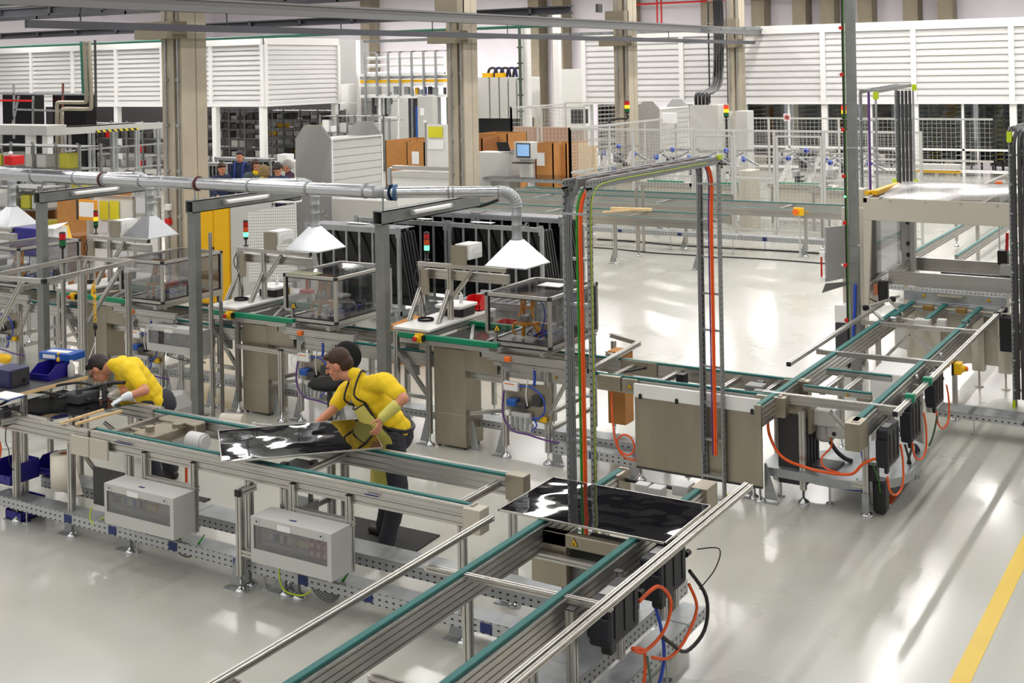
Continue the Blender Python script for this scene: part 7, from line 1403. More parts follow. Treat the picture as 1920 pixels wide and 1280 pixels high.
a = prect(782, 180, 812, 262, Y - .6); b = B(); b.bbox((a[0], Y - .6, 0), (a[1], Y - .2, a[3]), .02); o = t.part('control_cabinet', b, lgrey); b = B(); b.box((a[0] + .15, Y - .62, a[3] - .8), (a[0] + .35, Y - .6, a[3] - .5)); b.box((a[0] + .3, Y - .62, a[3] - 1.1), (a[0] + .45, Y - .6, a[3] - 1.0)); t.parts('label_plate', b, paper, o)
b = B()
for (p, q) in (((712, 182), (712, 262)), ((712, 182), (782, 182)), ((748, 182), (748, 262)), ((712, 220), (748, 220))): p_, q_ = aty(p[0], p[1], Y - .8), aty(q[0], q[1], Y - .8); b.bar(p_, q_, .07)
t.parts('white_frame', b, white_m)
t = T('machine_building', 'grey panelled machine body with white stairs-like frame right of the left cabin', 'machine', (0, 0, 0)); Y = 43.5; t.o.location = (aty(680, 200, Y).x, Y, 0); t.loc = tuple(t.o.location)
x0, x1, z0, z1 = prect(670, 155, 718, 262, Y)
for k in range(4): b = B(); b.bbox((x0, Y, z1 * k / 4), (x1, Y + 2, z1 * (k + 1) / 4 - .02), .01); t.part('wall_panel', b, grey_m)
x0, x1, z0, z1 = prect(634, 75, 668, 155, Y + 2); b = B(); b.box((x0, Y + 2, 0), (x1, Y + 3, z1)); t.part('tall_block', b, grey_m); x0, x1, z0, z1 = prect(634, 158, 668, 235, Y); b = B(); b.box((x0, Y + .1, 0), (x1, Y + .6, z1)); t.part('white_wall', b, lgrey)
b = B(); a, c_ = aty(671, 75, Y - .2), aty(673, 260, Y - .2); b.bar((a.x, Y - .2, 0), (a.x, Y - .2, a.z), .14); b.bar((a.x - 1.2, Y - .2, c_.z + 1.6), (a.x, Y - .2, c_.z + 1.6), .06); t.parts('white_frame', b, white_m)
for u, Y, w, lb in ((982, 40, .28, 'thick white mast in mid hall right of the silver cabinets'), (1041, 41, .24, 'second white mast in mid hall')): a = aty(u, 60, Y); b = B(); b.box((a.x - w / 2, Y, 0), (a.x + w / 2, Y + w, 6.0)); b.box((a.x - w * .9, Y - .03, 0), (a.x + w * .9, Y + w + .03, .05)); solo('white_mast', b, white_m, lb, 'mast')
a = aty(974, 60, 39.8); b = B(); b.cyl((a.x, 39.8, 0), (a.x, 39.8, 6), .06, n=8)
for k in range(8): b.box((a.x - .1, 39.75, .5 + k * .6), (a.x + .1, 39.85, .56 + k * .6))
solo('cable_riser', b, mat('dark_green_riser', (70, 84, 66), .5), 'dark green cable riser with clips beside the thick white mast', 'cable riser')
pbox('far_wall_unit', 'large pale wall unit behind the pale wire fence', 'machine', 1045, 130, 1095, 250, 50, 1, lgrey, None, True); pbox('vent_unit', 'pale ventilation unit with dark louvres in the wire fence', 'machine', 1070, 205, 1093, 232, 37, .4, dgrey); pbox('brown_wall_unit', 'brown board wall behind the pale wire fence', 'board', 962, 238, 1095, 275, 37.4, .3, mat('pinkish_brown_board', (176, 140, 118), .8), None, True)
for k, (u, v, Y) in enumerate(((1110, 290, 28.3), (1095, 285, 29.5))): pbox('pale_board', ['pale plywood sheet behind the cage corner', 'second, smaller pale plywood sheet at the cage corner'][k], 'board', u - 12, v - 17, u + 8, v + 22, Y, .03, wood, None, True)
# ================================================================ left background
t = T('overhead_conveyor', 'raised grey conveyor with a yellow-black stripe left of the thick column', 'conveyor', (0, 0, 0)); Ya = 24.0; p = aty(90, 250, Ya); q = aty(300, 213, 34.0); t.o.location = (p.x, Ya, 0); t.loc = tuple(t.o.location)
q = Vector((p.x + .2, 0, 0)); 
pa, pb = aty(95, 248, 24.0), None
sx = pa.x; yb = None
for yy in range(240, 420):
    w_ = yy / 10; u_, v_ = 0, 0
    d_ = CR @ Vector((sx, -(pa.z - CAM_H), w_)); u_ = F_PX * d_[0] / d_[2] + CX
    if u_ >= 300: yb = w_; break
yb = yb or 34
b = B(); b.bar((sx, 24, pa.z), (sx, yb, pa.z), .1, .2); o = t.part('beam', b, lgrey); b = B(); b.bar((sx - .9, 24, pa.z), (sx - .9, yb, pa.z), .1, .2); t.part('beam', b, lgrey)
b = B(); b.bar((sx + .06, 25.6, pa.z - .06), (sx + .06, 25.6 + (yb - 25.6) * .62, pa.z - .06), .01, .07); t.part('hazard_strip', b, haz, o)
for k in range(5): y = 24.5 + (yb - 24.5) * k / 4.2; b = B(); b.bar((sx, y, 0), (sx, y, pa.z), .07); t.part('leg', b, galv); b = B(); b.bar((sx - .9, y, 0), (sx - .9, y, pa.z), .07); t.part('leg', b, galv)
for z in (1.0, 1.7): b = B(); b.bar((sx, 24.5, z), (sx, yb, z), .05); t.part('side_rail', b, galv)
b = B(); b.box((sx - .8, 25, pa.z + .1), (sx - .1, yb - 1, pa.z + .13)); t.part('glass_sheet', b, solar_m)
x0, x1, z0, z1 = prect(-40, 234, 88, 254, 23.4); t = T('machine_hood', 'long pale boxed beam at the left edge on white posts', 'machine', (x0, 23.4, 0)); w = (x1 - x0) / 4
for k in range(4): b = B(); b.bbox((x0 + k * w, 23.4, z0), (x0 + (k + 1) * w - .01, 24.1, z1), .01); t.part('cover_panel', b, lgrey)
for u in (52, 84): a = aty(u, 255, 23.5); b = B(); b.box((a.x - .12, 23.5, 0), (a.x + .12, 23.7, z0)); t.part('post', b, white_m)
# black vertical magazines behind at left
for k, (u0, u1, lb) in enumerate(((4, 62, 'big black panel stack at the left edge under the cabin'), (98, 160, 'big black panel stack left of the twin bent pipes'))): t = pbox('black_panel_stack', lb, 'panel stack', u0, 177, u1, 232, 29, .5, solar_m, 'black panel stacks', True)
t = T('grey_gantry', 'thin grey scaffold rails before the black panel stacks', 'scaffold', (0, 0, 0)); t.o.location = (aty(30, 250, 28.4).x, 28.4, 0); t.loc = tuple(t.o.location)
for (u0, v0, u1, v1, m_) in ((0, 176, 180, 177, galv), (0, 188, 62, 189, red), (26, 158, 26, 260, galv), (62, 180, 62, 260, galv), (118, 156, 118, 260, mat('rust_pole', (120, 70, 60), .6)), (35, 180, 22, 240, galv), (28, 205, 115, 208, galv), (178, 75, 180, 200, dgrey)):
    b = B(); b.bar(aty(u0, v0, 28.4), aty(u1, v1, 28.4), .06); t.part('rail', b, m_)
t = T('bent_pipes', 'pair of bent steel pipes descending before the left louvred cabin', 'pipe', (0, 0, 0)); t.o.location = (aty(160, 200, 27).x, 27, 0); t.loc = tuple(t.o.location)
for du_, dv in ((0, 0), (9, 12)):
    b = B(); pts = [(158 + du_, 78), (161 + du_, 150), (162 + du_, 185 + dv), (157 + du_, 192 + dv), (115 + du_ - 2, 192 + dv), (109 + du_ - 2, 197 + dv), (109 + du_ - 2, 215), (109 + du_ - 2, 236 + dv)]
    pts = [aty(u, v, 27) for u, v in pts]; pts.append(Vector((pts[-1].x, 27, 0)))
    b.tube(pts, .065, 8, 3); t.part('pipe', b, stain)
b = B(); b.tube([aty(152, 78, 27.1), aty(156, 175, 27.1)], .05, 6, 1); b.tube([aty(165, 80, 27.1), aty(168, 175, 27.1)], .04, 6, 1); t.parts('green_pipe', b, MATS['green_pipe'])
# shelving with yellow bins and dark machinery
def shelf_rack(label, u0, u1, v0, v1, Y, cols, rows, ms, seed, fill=.75):
    r = random.Random(seed); x0, x1, z0, z1 = prect(u0, v0, u1, v1, Y); z0 = 0
    t = T('storage_rack', label, 'storage rack', ((x0 + x1) / 2, Y, 0), 'storage racks at the left')
    for k in range(cols + 1): x = x0 + (x1 - x0) * k / cols; b = B(); b.bar((x, Y, 0), (x, Y, z1), .06); t.part('upright', b, galv_d); b = B(); b.bar((x, Y + .7, 0), (x, Y + .7, z1), .06); t.part('upright', b, galv_d)
    for j in range(rows + 1):
        z = .25 + (z1 - .3) * j / rows; b = B(); b.box((x0, Y, z - .03), (x1, Y + .7, z)); t.part('shelf', b, galv_d)
        if j == rows: continue
        hh = (z1 - .3) / rows
        for k in range(cols * 2):
            if r.random() > fill: continue
            a = x0 + (x1 - x0) * (k + .1) / (cols * 2); w = (x1 - x0) / (cols * 2) * .8; m_ = ms[r.randrange(len(ms))]; b = B(); b.bbox((a, Y + .05, z), (a + w, Y + .5, z + hh * r.uniform(.35, .75)), .02); t.part('stored_unit', b, m_)
dull_y = mat('dull_yellow_bin', (186, 180, 60), .5); dk = mat('dark_machine', (70, 66, 66), .5)
shelf_rack('storage rack with yellow bins behind the left duct', -20, 150, 268, 330, 22.0, 4, 3, [dull_y, dull_y, blue_b, lgrey, grey_m], 3)
shelf_rack('dark machinery rack left of the thick concrete column', 150, 300, 228, 330, 29.5, 5, 4, [dk, grey_m, dk, red, galv_d], 5, .8)
shelf_rack('dark machinery rack at the far left behind the boxed beam', -30, 150, 235, 300, 31, 5, 3, [dk, grey_m, lgrey, dk], 8, .8)
shelf_rack('shelving with small pale boxes behind the leftmost hood', -10, 75, 345, 420, 16.8, 2, 3, [lgrey, dull_y, white_m, grey_m], 9, .8)
shelf_rack('dark trays rack seen through the left cabin glazing', 372, 490, 205, 280, 40.5, 4, 5, [dk, grey_m, dk, lgrey], 12, .85)
shelf_rack('dark trays rack right of the cabin corner', 500, 630, 205, 290, 42.9, 4, 5, [dk, grey_m, yellow, lgrey], 13, .8)
shelf_rack('low racks behind the group of people', 600, 700, 215, 300, 38, 3, 3, [lgrey, grey_m, white_m], 14, .8)
t = T('fire_extinguisher_box', 'red machine part standing above the left duct', 'device', (0, 0, 0)); x0, x1, z0, z1 = prect(6, 292, 22, 310, 20.5); t.o.location = (x0, 20.5, 0); t.loc = tuple(t.o.location); b = B(); b.bbox((x0, 20.5, z0), (x1, 20.9, z1), .02); t.part('red_body', b, red); b = B(); b.bar(((x0 + x1) / 2, 20.7, 0), ((x0 + x1) / 2, 20.7, z0), .08); t.part('stand', b, galv); b = B(); b.ball(((x0 + x1) / 2, 20.6, z1 + .06), .06, 8); t.part('white_knob', b, white_m)
# racks with panels behind the people
rack('galvanised rack with black modules behind the man in the dark blue jacket', aty(405, 290, 26.3).x, aty(507, 290, 26.3).x, 26.3); lean(aty(405, 290, 26.3).x, aty(507, 290, 26.3).x, 26.3, 8, 'rack behind the group of people')
rack('galvanised rack right of the thick column, left of the group', aty(378, 300, 24.6).x, aty(424, 300, 24.6).x, 24.6)
lean(aty(378, 300, 24.6).x, aty(424, 300, 24.6).x, 24.6, 6, 'rack left of the group of people')
pbox('pale_box', 'small pale box on the bench behind the group of people', 'box', 519, 289, 538, 302, 25.6, .3, white_m); pbox('pale_worktop', 'pale worktop behind the group of people', 'bench', 515, 302, 552, 330, 25.5, .7, lgrey, None, True)
t = T('round_stand', 'round white stand with dark device in front of the seated people', 'stand', (0, 0, 0)); a = aty(540, 378, 17.6); t.o.location = (a.x, 17.6, 0); t.loc = tuple(t.o.location); b = B(); b.cyl((a.x, 17.6, a.z), (a.x, 17.6, a.z + .03), .26, n=24); t.part('tabletop', b, white_m); b = B(); b.cyl((a.x, 17.6, 0), (a.x, 17.6, a.z), .03, n=10); b.cyl((a.x, 17.6, 0), (a.x, 17.6, .03), .22, n=16); t.parts('pedestal', b, galv); b = B(); b.bbox((a.x - .1, 17.5, a.z + .03), (a.x + .24, 17.7, a.z + .06), .01); b.bar((a.x, 17.6, a.z + .03), (a.x, 17.6, a.z + .13), .02); b.bar((a.x - .16, 17.58, a.z + .14), (a.x + .16, 17.6, a.z + .16), .05); t.parts('dark_device', b, black)
pbox('wall_unit', 'grey low machine body right under the large grey housing', 'machine', 622, 372, 718, 420, 19.4, .5, lgrey, None, True)
b = B(); b.box((-58, 45.0, 0), (-36, 45.1, 2.5)); solo('dark_backdrop', b, mat('dark_backdrop_sheet', (62, 60, 62), .7), 'added dark backdrop under the left louvred cabin, standing in for dark machinery', 'partition')  # added dark sheet hides the bright back wall, standing in for dark clutter
# ================================================================ people
MELTS = []
def cap(b, p, q, r0, r1, n=12, sc=1.0):
    'rounded tapered limb segment'
    p = Vector(p); q = Vector(q); d = (q - p); L_ = max(d.length, 1e-4); d = d / L_; a = Vector((0, 0, 1)) if abs(d[2]) < .9 else Vector((0, 1, 0)); x = d.cross(a).normalized(); y = d.cross(x); rings = []
    for k in range(5): t = PI / 2 * (1 - k / 4.0); rings.append((p - d * r0 * math.sin(t), max(r0 * math.cos(t), .001)))
    for k in range(1, 6): f = k / 6; rings.append((p + d * L_ * f, r0 + (r1 - r0) * f))
    for k in range(5): t = PI / 2 * k / 4.0; rings.append((q + d * r1 * math.sin(t), max(r1 * math.cos(t), .001)))
    vs = [c + (x * math.cos(2 * PI * i / n) + y * math.sin(2 * PI * i / n) * sc) * r for c, r in rings for i in range(n)]; m = len(rings)
    b.add(vs, [(k * n + i, k * n + (i + 1) % n, (k + 1) * n + (i + 1) % n, (k + 1) * n + i) for k in range(m - 1) for i in range(n)], True); b.add(vs, [tuple(range(n - 1, -1, -1)), tuple(range((m - 1) * n, m * n))], True)
def ell(b, c, r, axes=None, n=16):
    c = Vector(c); X, Y_, Z_ = axes or (Vector((1, 0, 0)), Vector((0, 1, 0)), Vector((0, 0, 1))); vs = []; m = 10
    for j in range(m + 1):
        th = PI * j / m
        for i in range(n): ph = 2 * PI * i / n; vs.append(c + X * (r[0] * math.sin(th) * math.cos(ph)) + Y_ * (r[1] * math.sin(th) * math.sin(ph)) + Z_ * (r[2] * math.cos(th)))
    b.add(vs, [(j * n + i, (j + 1) * n + i, (j + 1) * n + (i + 1) % n, j * n + (i + 1) % n) for j in range(m) for i in range(n)], True)
def melt(t, name, b, m, vox=.008, smooth=3, parent=None, bumpy=0):
    'fuse overlapping volumes into one continuous skin'
    o = t.part(name, b, m, parent); r = o.modifiers.new('fuse', 'REMESH'); r.mode = 'VOXEL'; r.voxel_size = vox; r.use_smooth_shade = True
    s = o.modifiers.new('soften', 'SMOOTH'); s.iterations = smooth; s.factor = .5
    MELTS.append((o, m, bumpy, name == 'shoe', 0)); return o
def bake_melts():
    from mathutils import noise
    dg = bpy.context.evaluated_depsgraph_get(); res = [bpy.data.meshes.new_from_object(o.evaluated_get(dg)) for o, *_ in MELTS]
    for (o, m, bumpy, flat, lz), me in zip(MELTS, res):
        o.modifiers.clear(); old = o.data; o.data = me; bpy.data.meshes.remove(old)
        if bumpy:
            for v in me.vertices: v.co += v.normal * (noise.noise(v.co * 9 + Vector((1, 2, 3))) * bumpy + noise.noise(v.co * 22) * bumpy * .4)
        if flat:
            for v in me.vertices:
                if v.co.z + lz < .012: v.co.z = .012 - lz
        me.materials.clear(); me.materials.append(m); me.polygons.foreach_set('use_smooth', [True] * len(me.polygons))
def basis(f, up=(0, 0, 1)):
    f = Vector(f).normalized(); up = Vector(up); s = up.cross(f).normalized(); u = f.cross(s).normalized(); return s, f, u   # side (left), forward, up
def head(t, c, f, up, hair, s=1.0, sides='short', glasses=False, body=None):
    S, F, U = basis(f, up); c = Vector(c); P = lambda a, d, e: c + S * (a * s) + F * (d * s) + U * (e * s)
    b = body
    ell(b, P(0, -.012, .02), (.076 * s, .096 * s, .105 * s), (S, F, U)); ell(b, P(0, .03, -.045), (.055 * s, .062 * s, .07 * s), (S, F, U)); ell(b, P(0, .065, -.088), (.024 * s, .022 * s, .02 * s), (S, F, U))
    cap(b, P(0, .086, .012), P(0, .108, -.024), .009 * s, .014 * s, 8)
    for q in (-1, 1): ell(b, P(q * .078, -.005, -.005), (.010 * s, .02 * s, .032 * s), (S, F, U)); ell(b, P(q * .032, .078, .025), (.022 * s, .012 * s, .008 * s), (S, F, U)); ell(b, P(q * .042, .06, -.03), (.02 * s, .02 * s, .02 * s), (S, F, U))
    h = B(); ell(h, P(0, -.026, .045), (.084 * s, .098 * s, .095 * s), (S, F, U)); ell(h, P(0, -.055, .0), (.078 * s, .072 * s, .09 * s), (S, F, U)); ell(h, P(0, .05, .092), (.06 * s, .04 * s, .028 * s), (S, F, U))
    if sides == 'bob':
        for q in (-1, 1): ell(h, P(q * .07, -.01, -.03), (.025 * s, .06 * s, .08 * s), (S, F, U))
        ell(h, P(0, -.04, .02), (.098 * s, .1 * s, .11 * s), (S, F, U))
    melt(t, 'hair', h, hair, .007 * s, 2, bumpy=.004)
    for q in (-1, 1):
        e = B(); ell(e, P(q * .031, .082, .008), (.012 * s, .006 * s, .006 * s), (S, F, U), 8); t.part('eye', e, eye_m); e = B(); cap(e, P(q * .016, .09, .028), P(q * .045, .082, .03), .0035 * s, .003 * s, 6); t.part('eyebrow', e, hair)
    e = B(); cap(e, P(-.02, .088, -.052), P(.02, .088, -.052), .0045 * s, .0045 * s, 6); t.part('lips', e, lip_m)
    if glasses:
        e = B()
        for q in (-1, 1): e.tube([P(q * .032 + .02 * math.cos(a), .094, .008 + .014 * math.sin(a)) for a in [2 * PI * j / 10 for j in range(11)]], .0018, 5, 1); e.tube([P(q * .052, .092, .01), P(q * .078, 0, .008)], .0018, 5, 1)
        e.tube([P(-.012, .096, .01), P(.012, .096, .01)], .0018, 5, 1); t.part('glasses', e, black)
def hand(b, w, d, palm_n, s=1.0, curl=.5, spread=.1, thumb_side=1):
    'palm and five separate bent fingers growing from the wrist w along d'
    D = Vector(d).normalized(); N = Vector(palm_n); N = (N - D * N.dot(D)).normalized(); S = D.cross(N).normalized() * thumb_side; w = Vector(w)
    for q in (-.024, -.008, .008, .024): cap(b, w + S * q * .6 * s, w + D * .088 * s + S * q * 1.15 * s, .0145 * s, .012 * s, 8)
    L_ = (.062, .074, .079, .072); 
    for k in range(4):
        o = (-.032 + .0205 * k) * s; p = w + D * .088 * s + S * o; dd = (D + S * (k - 1.5) * spread).normalized(); r = (.0078, .0088, .009, .0088)[k] * s
        for j in range(3):
            a = curl * (j + .6); q = p + (dd * math.cos(a) + N * math.sin(a)) * L_[k] * s * (.45, .32, .26)[j]; cap(b, p, q, r, r * .93, 7); p = q; r *= .93
    p = w + D * .025 * s + S * .03 * s; q = p + (D * .6 + S * .75 + N * .2).normalized() * .045 * s; cap(b, p, q, .013 * s, .0105 * s, 8); cap(b, q, q + (D * .9 + S * .25 + N * .35).normalized() * .036 * s, .0105 * s, .0085 * s, 8)
def shoe(t, a, d):
    a = Vector(a); d = Vector((d[0], d[1], 0)).normalized(); b = B(); cap(b, a + Vector((0, 0, .045)) - d * .05, a + Vector((0, 0, .04)) + d * .14, .045, .04, 12); cap(b, a + Vector((0, 0, .09)) - d * .02, a + Vector((0, 0, .05)), .045, .045); 
    return melt(t, 'shoe', b, shoe_m, .009, 2)
def torso(b, hip, chest, neck, sl, sr, k=1.0, belly=1.0):
    hip, chest, neck, sl, sr = map(Vector, (hip, chest, neck, sl, sr)); ax_ = (sl - sr).normalized(); U = (chest - hip).normalized(); F = ax_.cross(U).normalized()
    for f, rx, ry in ((0, .165, .125 * belly), (.25, .16, .12 * belly), (.5, .16, .118 * belly), (.75, .17, .118), (1, .175, .115)): ell(b, hip.lerp(chest, f), (rx * k, ry * k, .11 * k), (ax_, F, U))
    cap(b, sl - ax_ * .03, sr + ax_ * .03, .075 * k, .075 * k); cap(b, chest, neck, .11 * k, .06 * k); return ax_, F, U
def polo(t, J, m, k=1.11, sleeve=.66):
    b = B(); torso(b, J['hip'], J['chest'], J['neck'], J['sl'], J['sr'], k)
    for s in 'lr': S_, E_ = Vector(J['s' + s]), Vector(J['e' + s]); cap(b, S_, S_.lerp(E_, sleeve), .078, .068); 
    o = melt(t, 'polo_shirt', b, m, .010, 3, bumpy=.010); return o
# ---- centre worker
def worker_centre():
    J = dict(hip=(-6.03, 8.12, 1.0), chest=(-6.27, 8.02, 1.265), neck=(-6.40, 7.95, 1.40), sl=(-6.13, 7.84, 1.36), sr=(-6.42, 8.12, 1.31), el=(-5.99, 7.78, 1.17), er=(-6.53, 7.90, 1.19), wl=(-6.02, 7.72, 1.12), wr=(-6.60, 7.66, 1.105))
    J['sl'] = aty(723, 716, 7.92); J['sr'] = aty(650, 732, 8.15); J['el'] = aty(757, 748, 7.86); J['wl'] = aty(716, 784, 7.74); J['er'] = aty(624, 768, 8.0); J['wr'] = aty(594, 794, 7.82); J['neck'] = aty(668, 706, 8.0); J['chest'] = aty(692, 742, 8.04); J['hip'] = aty(738, 806, 8.15)
    J['hl'], J['hr'] = J['hip'] + Vector((.07, -.09, -.04)), J['hip'] + Vector((-.05, .08, -.04)); J['kl'], J['kr'] = Vector((-6.03, 7.98, .5)), Vector((-6.27, 8.2, .5)); J['al'], J['ar'] = Vector((-6.13, 7.95, .1)), Vector((-6.36, 8.22, .1))
    t = T('person', 'person in yellow polo and pale apron bending over the skewed black sheet', 'person', (-6.15, 8.1, 0), 'people at the front line')
    b = B(); hc = aty(634, 684, 7.96); torso(b, J['hip'], J['chest'], J['neck'], J['sl'], J['sr'], .92); cap(b, J['neck'], hc + Vector((.03, .01, -.06)), .058, .055)
    for s in 'lr': cap(b, J['s' + s], J['e' + s], .055, .042); cap(b, J['e' + s], J['w' + s], .042, .030); cap(b, J['h' + s], J['k' + s], .085, .06); cap(b, J['k' + s], J['a' + s], .058, .042)
    head(t, hc, (-.86, -.42, -.38), (-.25, -.1, .96), hair_b, 1.04, body=b)
    hand(b, J['wl'], aty(706, 812, 7.66) - J['wl'], (-1, -.2, -.3), .95, .45, .08, -1); hand(b, J['wr'], aty(578, 806, 7.72) - J['wr'], (0, 0, -1), .95, .25, .1, 1)
    melt(t, 'body', b, skin, .0065, 2)
    polo(t, J, shirt_y)
    b = B(); cap(b, J['neck'] + Vector((.02, .01, -.01)), J['neck'] + Vector((-.015, -.01, .02)), .064, .058); melt(t, 'collar', b, shirt_y, .009, 1)
    b = B(); ell(b, J['hip'], (.175, .155, .13)); ell(b, J['hip'] + Vector((0, 0, -.06)), (.17, .16, .12))
    for s in 'lr': cap(b, J['h' + s], J['k' + s], .1, .078); cap(b, J['k' + s], J['a' + s] + Vector((0, 0, .0)), .078, .072)
    melt(t, 'trousers', b, trouser, .011, 2, bumpy=.009)
    b = B(); b.tube([J['hip'] + Vector((.165 * math.cos(a), .15 * math.sin(a), .07 - .05 * math.cos(a))) for a in [2 * PI * j / 14 for j in range(15)]], .022, 6, 2); t.part('belt', b, black); b = B(); b.ball(J['hip'] + Vector((-.02, -.17, -.02)), .06, 8, (1, .6, 1.2)); t.part('belt_pouch', b, black_f)
    for s, dd in (('l', (-.7, -.6)), ('r', (-.9, .1))): shoe(t, (J['a' + s].x, J['a' + s].y, 0), dd)
    # apron: bib on the chest and skirt down to the knees
    ax_ = (J['sl'] - J['sr']).normalized(); U = (J['chest'] - J['hip']).normalized(); F = ax_.cross(U).normalized() * 1; F = F if F.dot(Vector((-.6, -.8, -.2))) > 0 else -F
    rows = []
    for f, w, off in ((0.0, .10, .175), (.25, .12, .182), (.5, .14, .195), (.75, .16, .20), (1.0, .18, .205)):
        c_ = J['chest'].lerp(J['hip'], f) + F * off; rows.append([c_ + ax_ * (w * q) - F * (.065 * q * q) for q in (-1, -.5, 0, .5, 1)])
    for dz in (.2, .4, .56): c_ = J['hip'] + F * .19 + Vector((-.04 * dz / .2 * .4, -.02, -dz)); c_.z = J['hip'].z - dz; rows.append([Vector((c_.x, c_.y, c_.z)) + ax_ * (.18 * q) - F * (.09 * q * q) for q in (-1, -.5, 0, .5, 1)])
    b = B(); vs = [v for r in rows for v in r]; b.add(vs, [(k * 5 + i, k * 5 + i + 1, k * 5 + i + 6, k * 5 + i + 5) for k in range(len(rows) - 1) for i in range(4)], True); o = t.part('apron', b, apron_m); sd = o.modifiers.new('cloth', 'SOLIDIFY'); sd.thickness = .006; sb = o.modifiers.new('soft', 'SUBSURF'); sb.levels = 2; sb.render_levels = 2
    b = B(); b.tube([rows[0][0], rows[0][2] + F * .004, rows[0][4]], .006, 5, 4); b.tube([rows[0][4], J['chest'].lerp(J['neck'], .6) + ax_ * .09 + F * .15, J['neck'] + ax_ * .075 + Vector((.0, 0, .03)), J['neck'] - F * .07 + Vector((.03, 0, .0))], .009, 5, 4); b.tube([rows[0][0], J['chest'].lerp(J['neck'], .5) - ax_ * .1 + F * .15, J['neck'] - ax_ * .075 + F * .03], .009, 5, 4); b.tube([rows[0][4], rows[2][4] + F * .01, rows[4][4] + F * .01 + ax_ * .03], .007, 5, 4); t.parts('apron_strap', b, black, o)
    b = B(); b.bar(rows[0][4] + F * .012, rows[1][4] + F * .014 - U * .02, .025, .01); t.part('strap_buckle', b, black, o)
    b = B(); cap(b, J['wl'].lerp(J['el'], .62), J['wl'].lerp(J['el'], .05), .05, .044); melt(t, 'sleeve_guard', b, sleeve_m, .008, 1, bumpy=.004)
worker_centre()
# ---- leaning worker at left
def worker_left():
    J = dict(neck=aty(216, 684, 7.95), chest=aty(246, 694, 8.02), hip=aty(290, 752, 8.15), sl=aty(247, 696, 7.86), sr=aty(228, 682, 8.2), el=aty(272, 732, 7.80), wl=aty(233, 745, 7.62), er=aty(232, 735, 8.12), wr=aty(215, 738, 7.95))
    J['hl'], J['hr'] = J['hip'] + Vector((.04, -.10, -.03)), J['hip'] + Vector((-.03, .1, -.03)); J['kl'], J['kr'] = Vector((-9.02, 8.08, .46)), Vector((-9.1, 8.3, .46)); J['al'], J['ar'] = Vector((-8.98, 8.12, .1)), Vector((-9.1, 8.42, .1))
    t = T('person', 'person in yellow polo and white gloves leaning low over the assembly bench', 'person', (-9.0, 8.2, 0), 'people at the front line')
    b = B(); hc = aty(187, 692, 7.93); torso(b, J['hip'], J['chest'], J['neck'], J['sl'], J['sr'], .92); cap(b, J['neck'], hc + Vector((.04, .01, .0)), .056, .055)
    for s in 'lr': cap(b, J['s' + s], J['e' + s], .055, .042); cap(b, J['e' + s], J['w' + s], .042, .030); cap(b, J['h' + s], J['k' + s], .085, .06); cap(b, J['k' + s], J['a' + s], .058, .042)
    head(t, hc, (-.55, -.28, -.79), (-.78, -.2, .45), hair_k, 1.05, glasses=True, body=b)
    melt(t, 'body', b, skin, .0065, 2)
    polo(t, J, shirt_y)
    b = B(); cap(b, J['neck'] + Vector((.03, .0, .0)), J['neck'] + Vector((-.025, .0, .0)), .068, .062); melt(t, 'collar', b, shirt_y, .009, 1)
    b = B(); ell(b, J['hip'] + Vector((.03, .02, -.02)), (.17, .16, .14))
    for s in 'lr': cap(b, J['h' + s], J['k' + s], .105, .08); cap(b, J['k' + s], J['a' + s], .08, .072)
    melt(t, 'trousers', b, trouser, .011, 2, bumpy=.009)
    b = B(); hand(b, J['wl'], aty(202, 762, 7.50) - J['wl'], (0, 0, -1), 1.05, .4, .1, -1); cap(b, J['wl'].lerp(J['el'], .22), J['wl'], .042, .034); melt(t, 'glove', b, glove, .0065, 2)
    b = B(); hand(b, J['wr'], aty(203, 738, 7.9) - J['wr'], (0, 0, -1), 1.0, .4, .1, 1); cap(b, J['wr'].lerp(J['er'], .2), J['wr'], .04, .034); melt(t, 'glove', b, glove, .0065, 2)
    b = B(); c_ = J['chest'] + Vector((.0, -.14, -.02)); b.box(c_ - Vector((.03, .0, .005)), c_ + Vector((.03, .004, .005)))
    for s, dd in (('l', (-1, -.2)), ('r', (-1, .1))): shoe(t, (J['a' + s].x, J['a' + s].y, 0), dd)
worker_left()
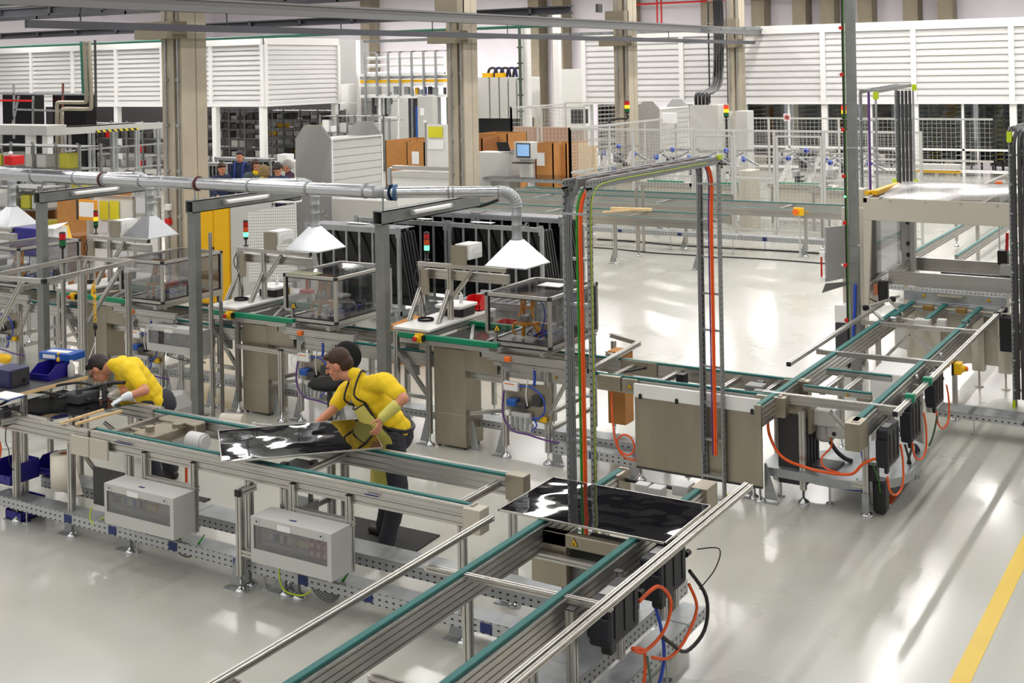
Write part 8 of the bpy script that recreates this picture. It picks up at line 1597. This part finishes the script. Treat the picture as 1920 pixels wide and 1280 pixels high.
# ---- people in the background
def bystander(label, u, v, Y, f, hair, top, bob=False, lean_=0, h=None, inner=None, braces=None):
    c = aty(u, v, Y); f = Vector(f).normalized(); S, F, U = basis((f.x, f.y, 0)); PF = .3; t = T('person', label, 'person', (c.x, Y, PF), 'people standing behind the duct')
    nk = c + Vector((0, 0, -.13)) - F * .03; ch = nk + Vector((0, 0, -.2)) - F * lean_ * .5; hp = Vector((ch.x, ch.y, max(.82 + PF, ch.z - .32))) - F * lean_; sl = nk + S * .19 + Vector((0, 0, -.07)) - F * .02; sr = nk - S * .19 + Vector((0, 0, -.07)) - F * .02
    el, er = sl + Vector((0, 0, -.27)) + S * .04 + F * .03, sr + Vector((0, 0, -.27)) - S * .04 + F * .03; wl, wr = el + F * .2 + Vector((0, 0, -.08)), er + F * .2 + Vector((0, 0, -.08))
    b = B(); torso(b, hp, ch, nk, sl, sr, .92); cap(b, nk, c + Vector((0, 0, -.06)), .056, .055); legs = []
    for s_, q in ((1, (sl, el, wl)), (-1, (sr, er, wr))):
        cap(b, q[0], q[1], .052, .042); cap(b, q[1], q[2], .042, .03); hand(b, q[2], F, (0, 0, -1), 1, .4, .1, s_); hj = hp + S * s_ * .09; k_ = Vector((hj.x, hj.y, .48 + PF)) + F * .02; a_ = Vector((hj.x, hj.y, .1 + PF)); cap(b, hj, k_, .085, .06); cap(b, k_, a_, .058, .042); legs.append((hj, k_, a_))
    head(t, c, f, (0, 0, 1) if abs(f.z) < .6 else (F.x, F.y, .6), hair, 1.05, 'bob' if bob else 'short', body=b); melt(t, 'body', b, skin, .014, 2)
    b = B(); torso(b, hp, ch, nk, sl, sr, 1.08)
    for q in ((sl, el, wl), (sr, er, wr)): cap(b, q[0], q[1], .072, .06); cap(b, q[1], q[1].lerp(q[2], .8), .06, .05)
    melt(t, 'jacket', b, top, .016, 2, bumpy=.008)
    b = B(); ell(b, hp, (.17, .15, .13))
    for hj, k_, a_ in legs: cap(b, hj, k_, .1, .08); cap(b, k_, a_, .08, .072)
    melt(t, 'trousers', b, work_b, .016, 2)
    if inner: b = B(); cap(b, nk + F * .03, nk + F * .02 + Vector((0, 0, .04)), .075, .065); t.part('collar', b, inner)
    if braces:
        for q in (-1, 1): b = B(); b.tube([nk + S * q * .09 - F * .06, nk + S * q * .1 + F * .06, ch + S * q * .09 + F * .14, hp + S * q * .09 + F * .15], .016, 5, 4); t.part('brace', b, braces)
    for hj, k_, a_ in legs: shoe(t, (a_.x, a_.y, PF), (F.x, F.y))
    return t
p0, p1 = aty(395, 330, 19), aty(548, 330, 18.5); b = B(); b.bbox((p0.x - .3, 17.95, 0), (p1.x + .1, 20.3, .3), .01); solo('platform', b, grey_m, 'low grey platform carrying the group of people', 'platform')
bystander('person with dark hair in dark blue jacket with blue braces, looking at the camera', 450, 294, 19.8, (.35, -.9, -.2), hair_k, work_b, braces=blue_c)
bystander('person with short dark bob, yellow collar and grey waistcoat', 480, 311, 19.0, (.8, -.5, -.3), hair_b, mat('slate_waistcoat', (78, 86, 96), .85), True, inner=shirt_y)
bystander('person with dark hair in blue at the left end of the group', 416, 317, 19.3, (.9, -.2, -.3), hair_b, work_b)
bystander('person with dark blond hair seen from behind in the group', 496, 322, 18.3, (.2, .9, -.2), hair_l, sleeve_m, True)
bystander('person with dark hair bowing the head over the round stand', 521, 318, 18.3, (.1, -.8, -.7), hair_k, work_b, lean_=.1)
bystander('person with short grey hair in a plum jumper, right end of the group', 538, 312, 19.1, (-.8, -.5, -.5), hair_g, work_p)
bake_melts()
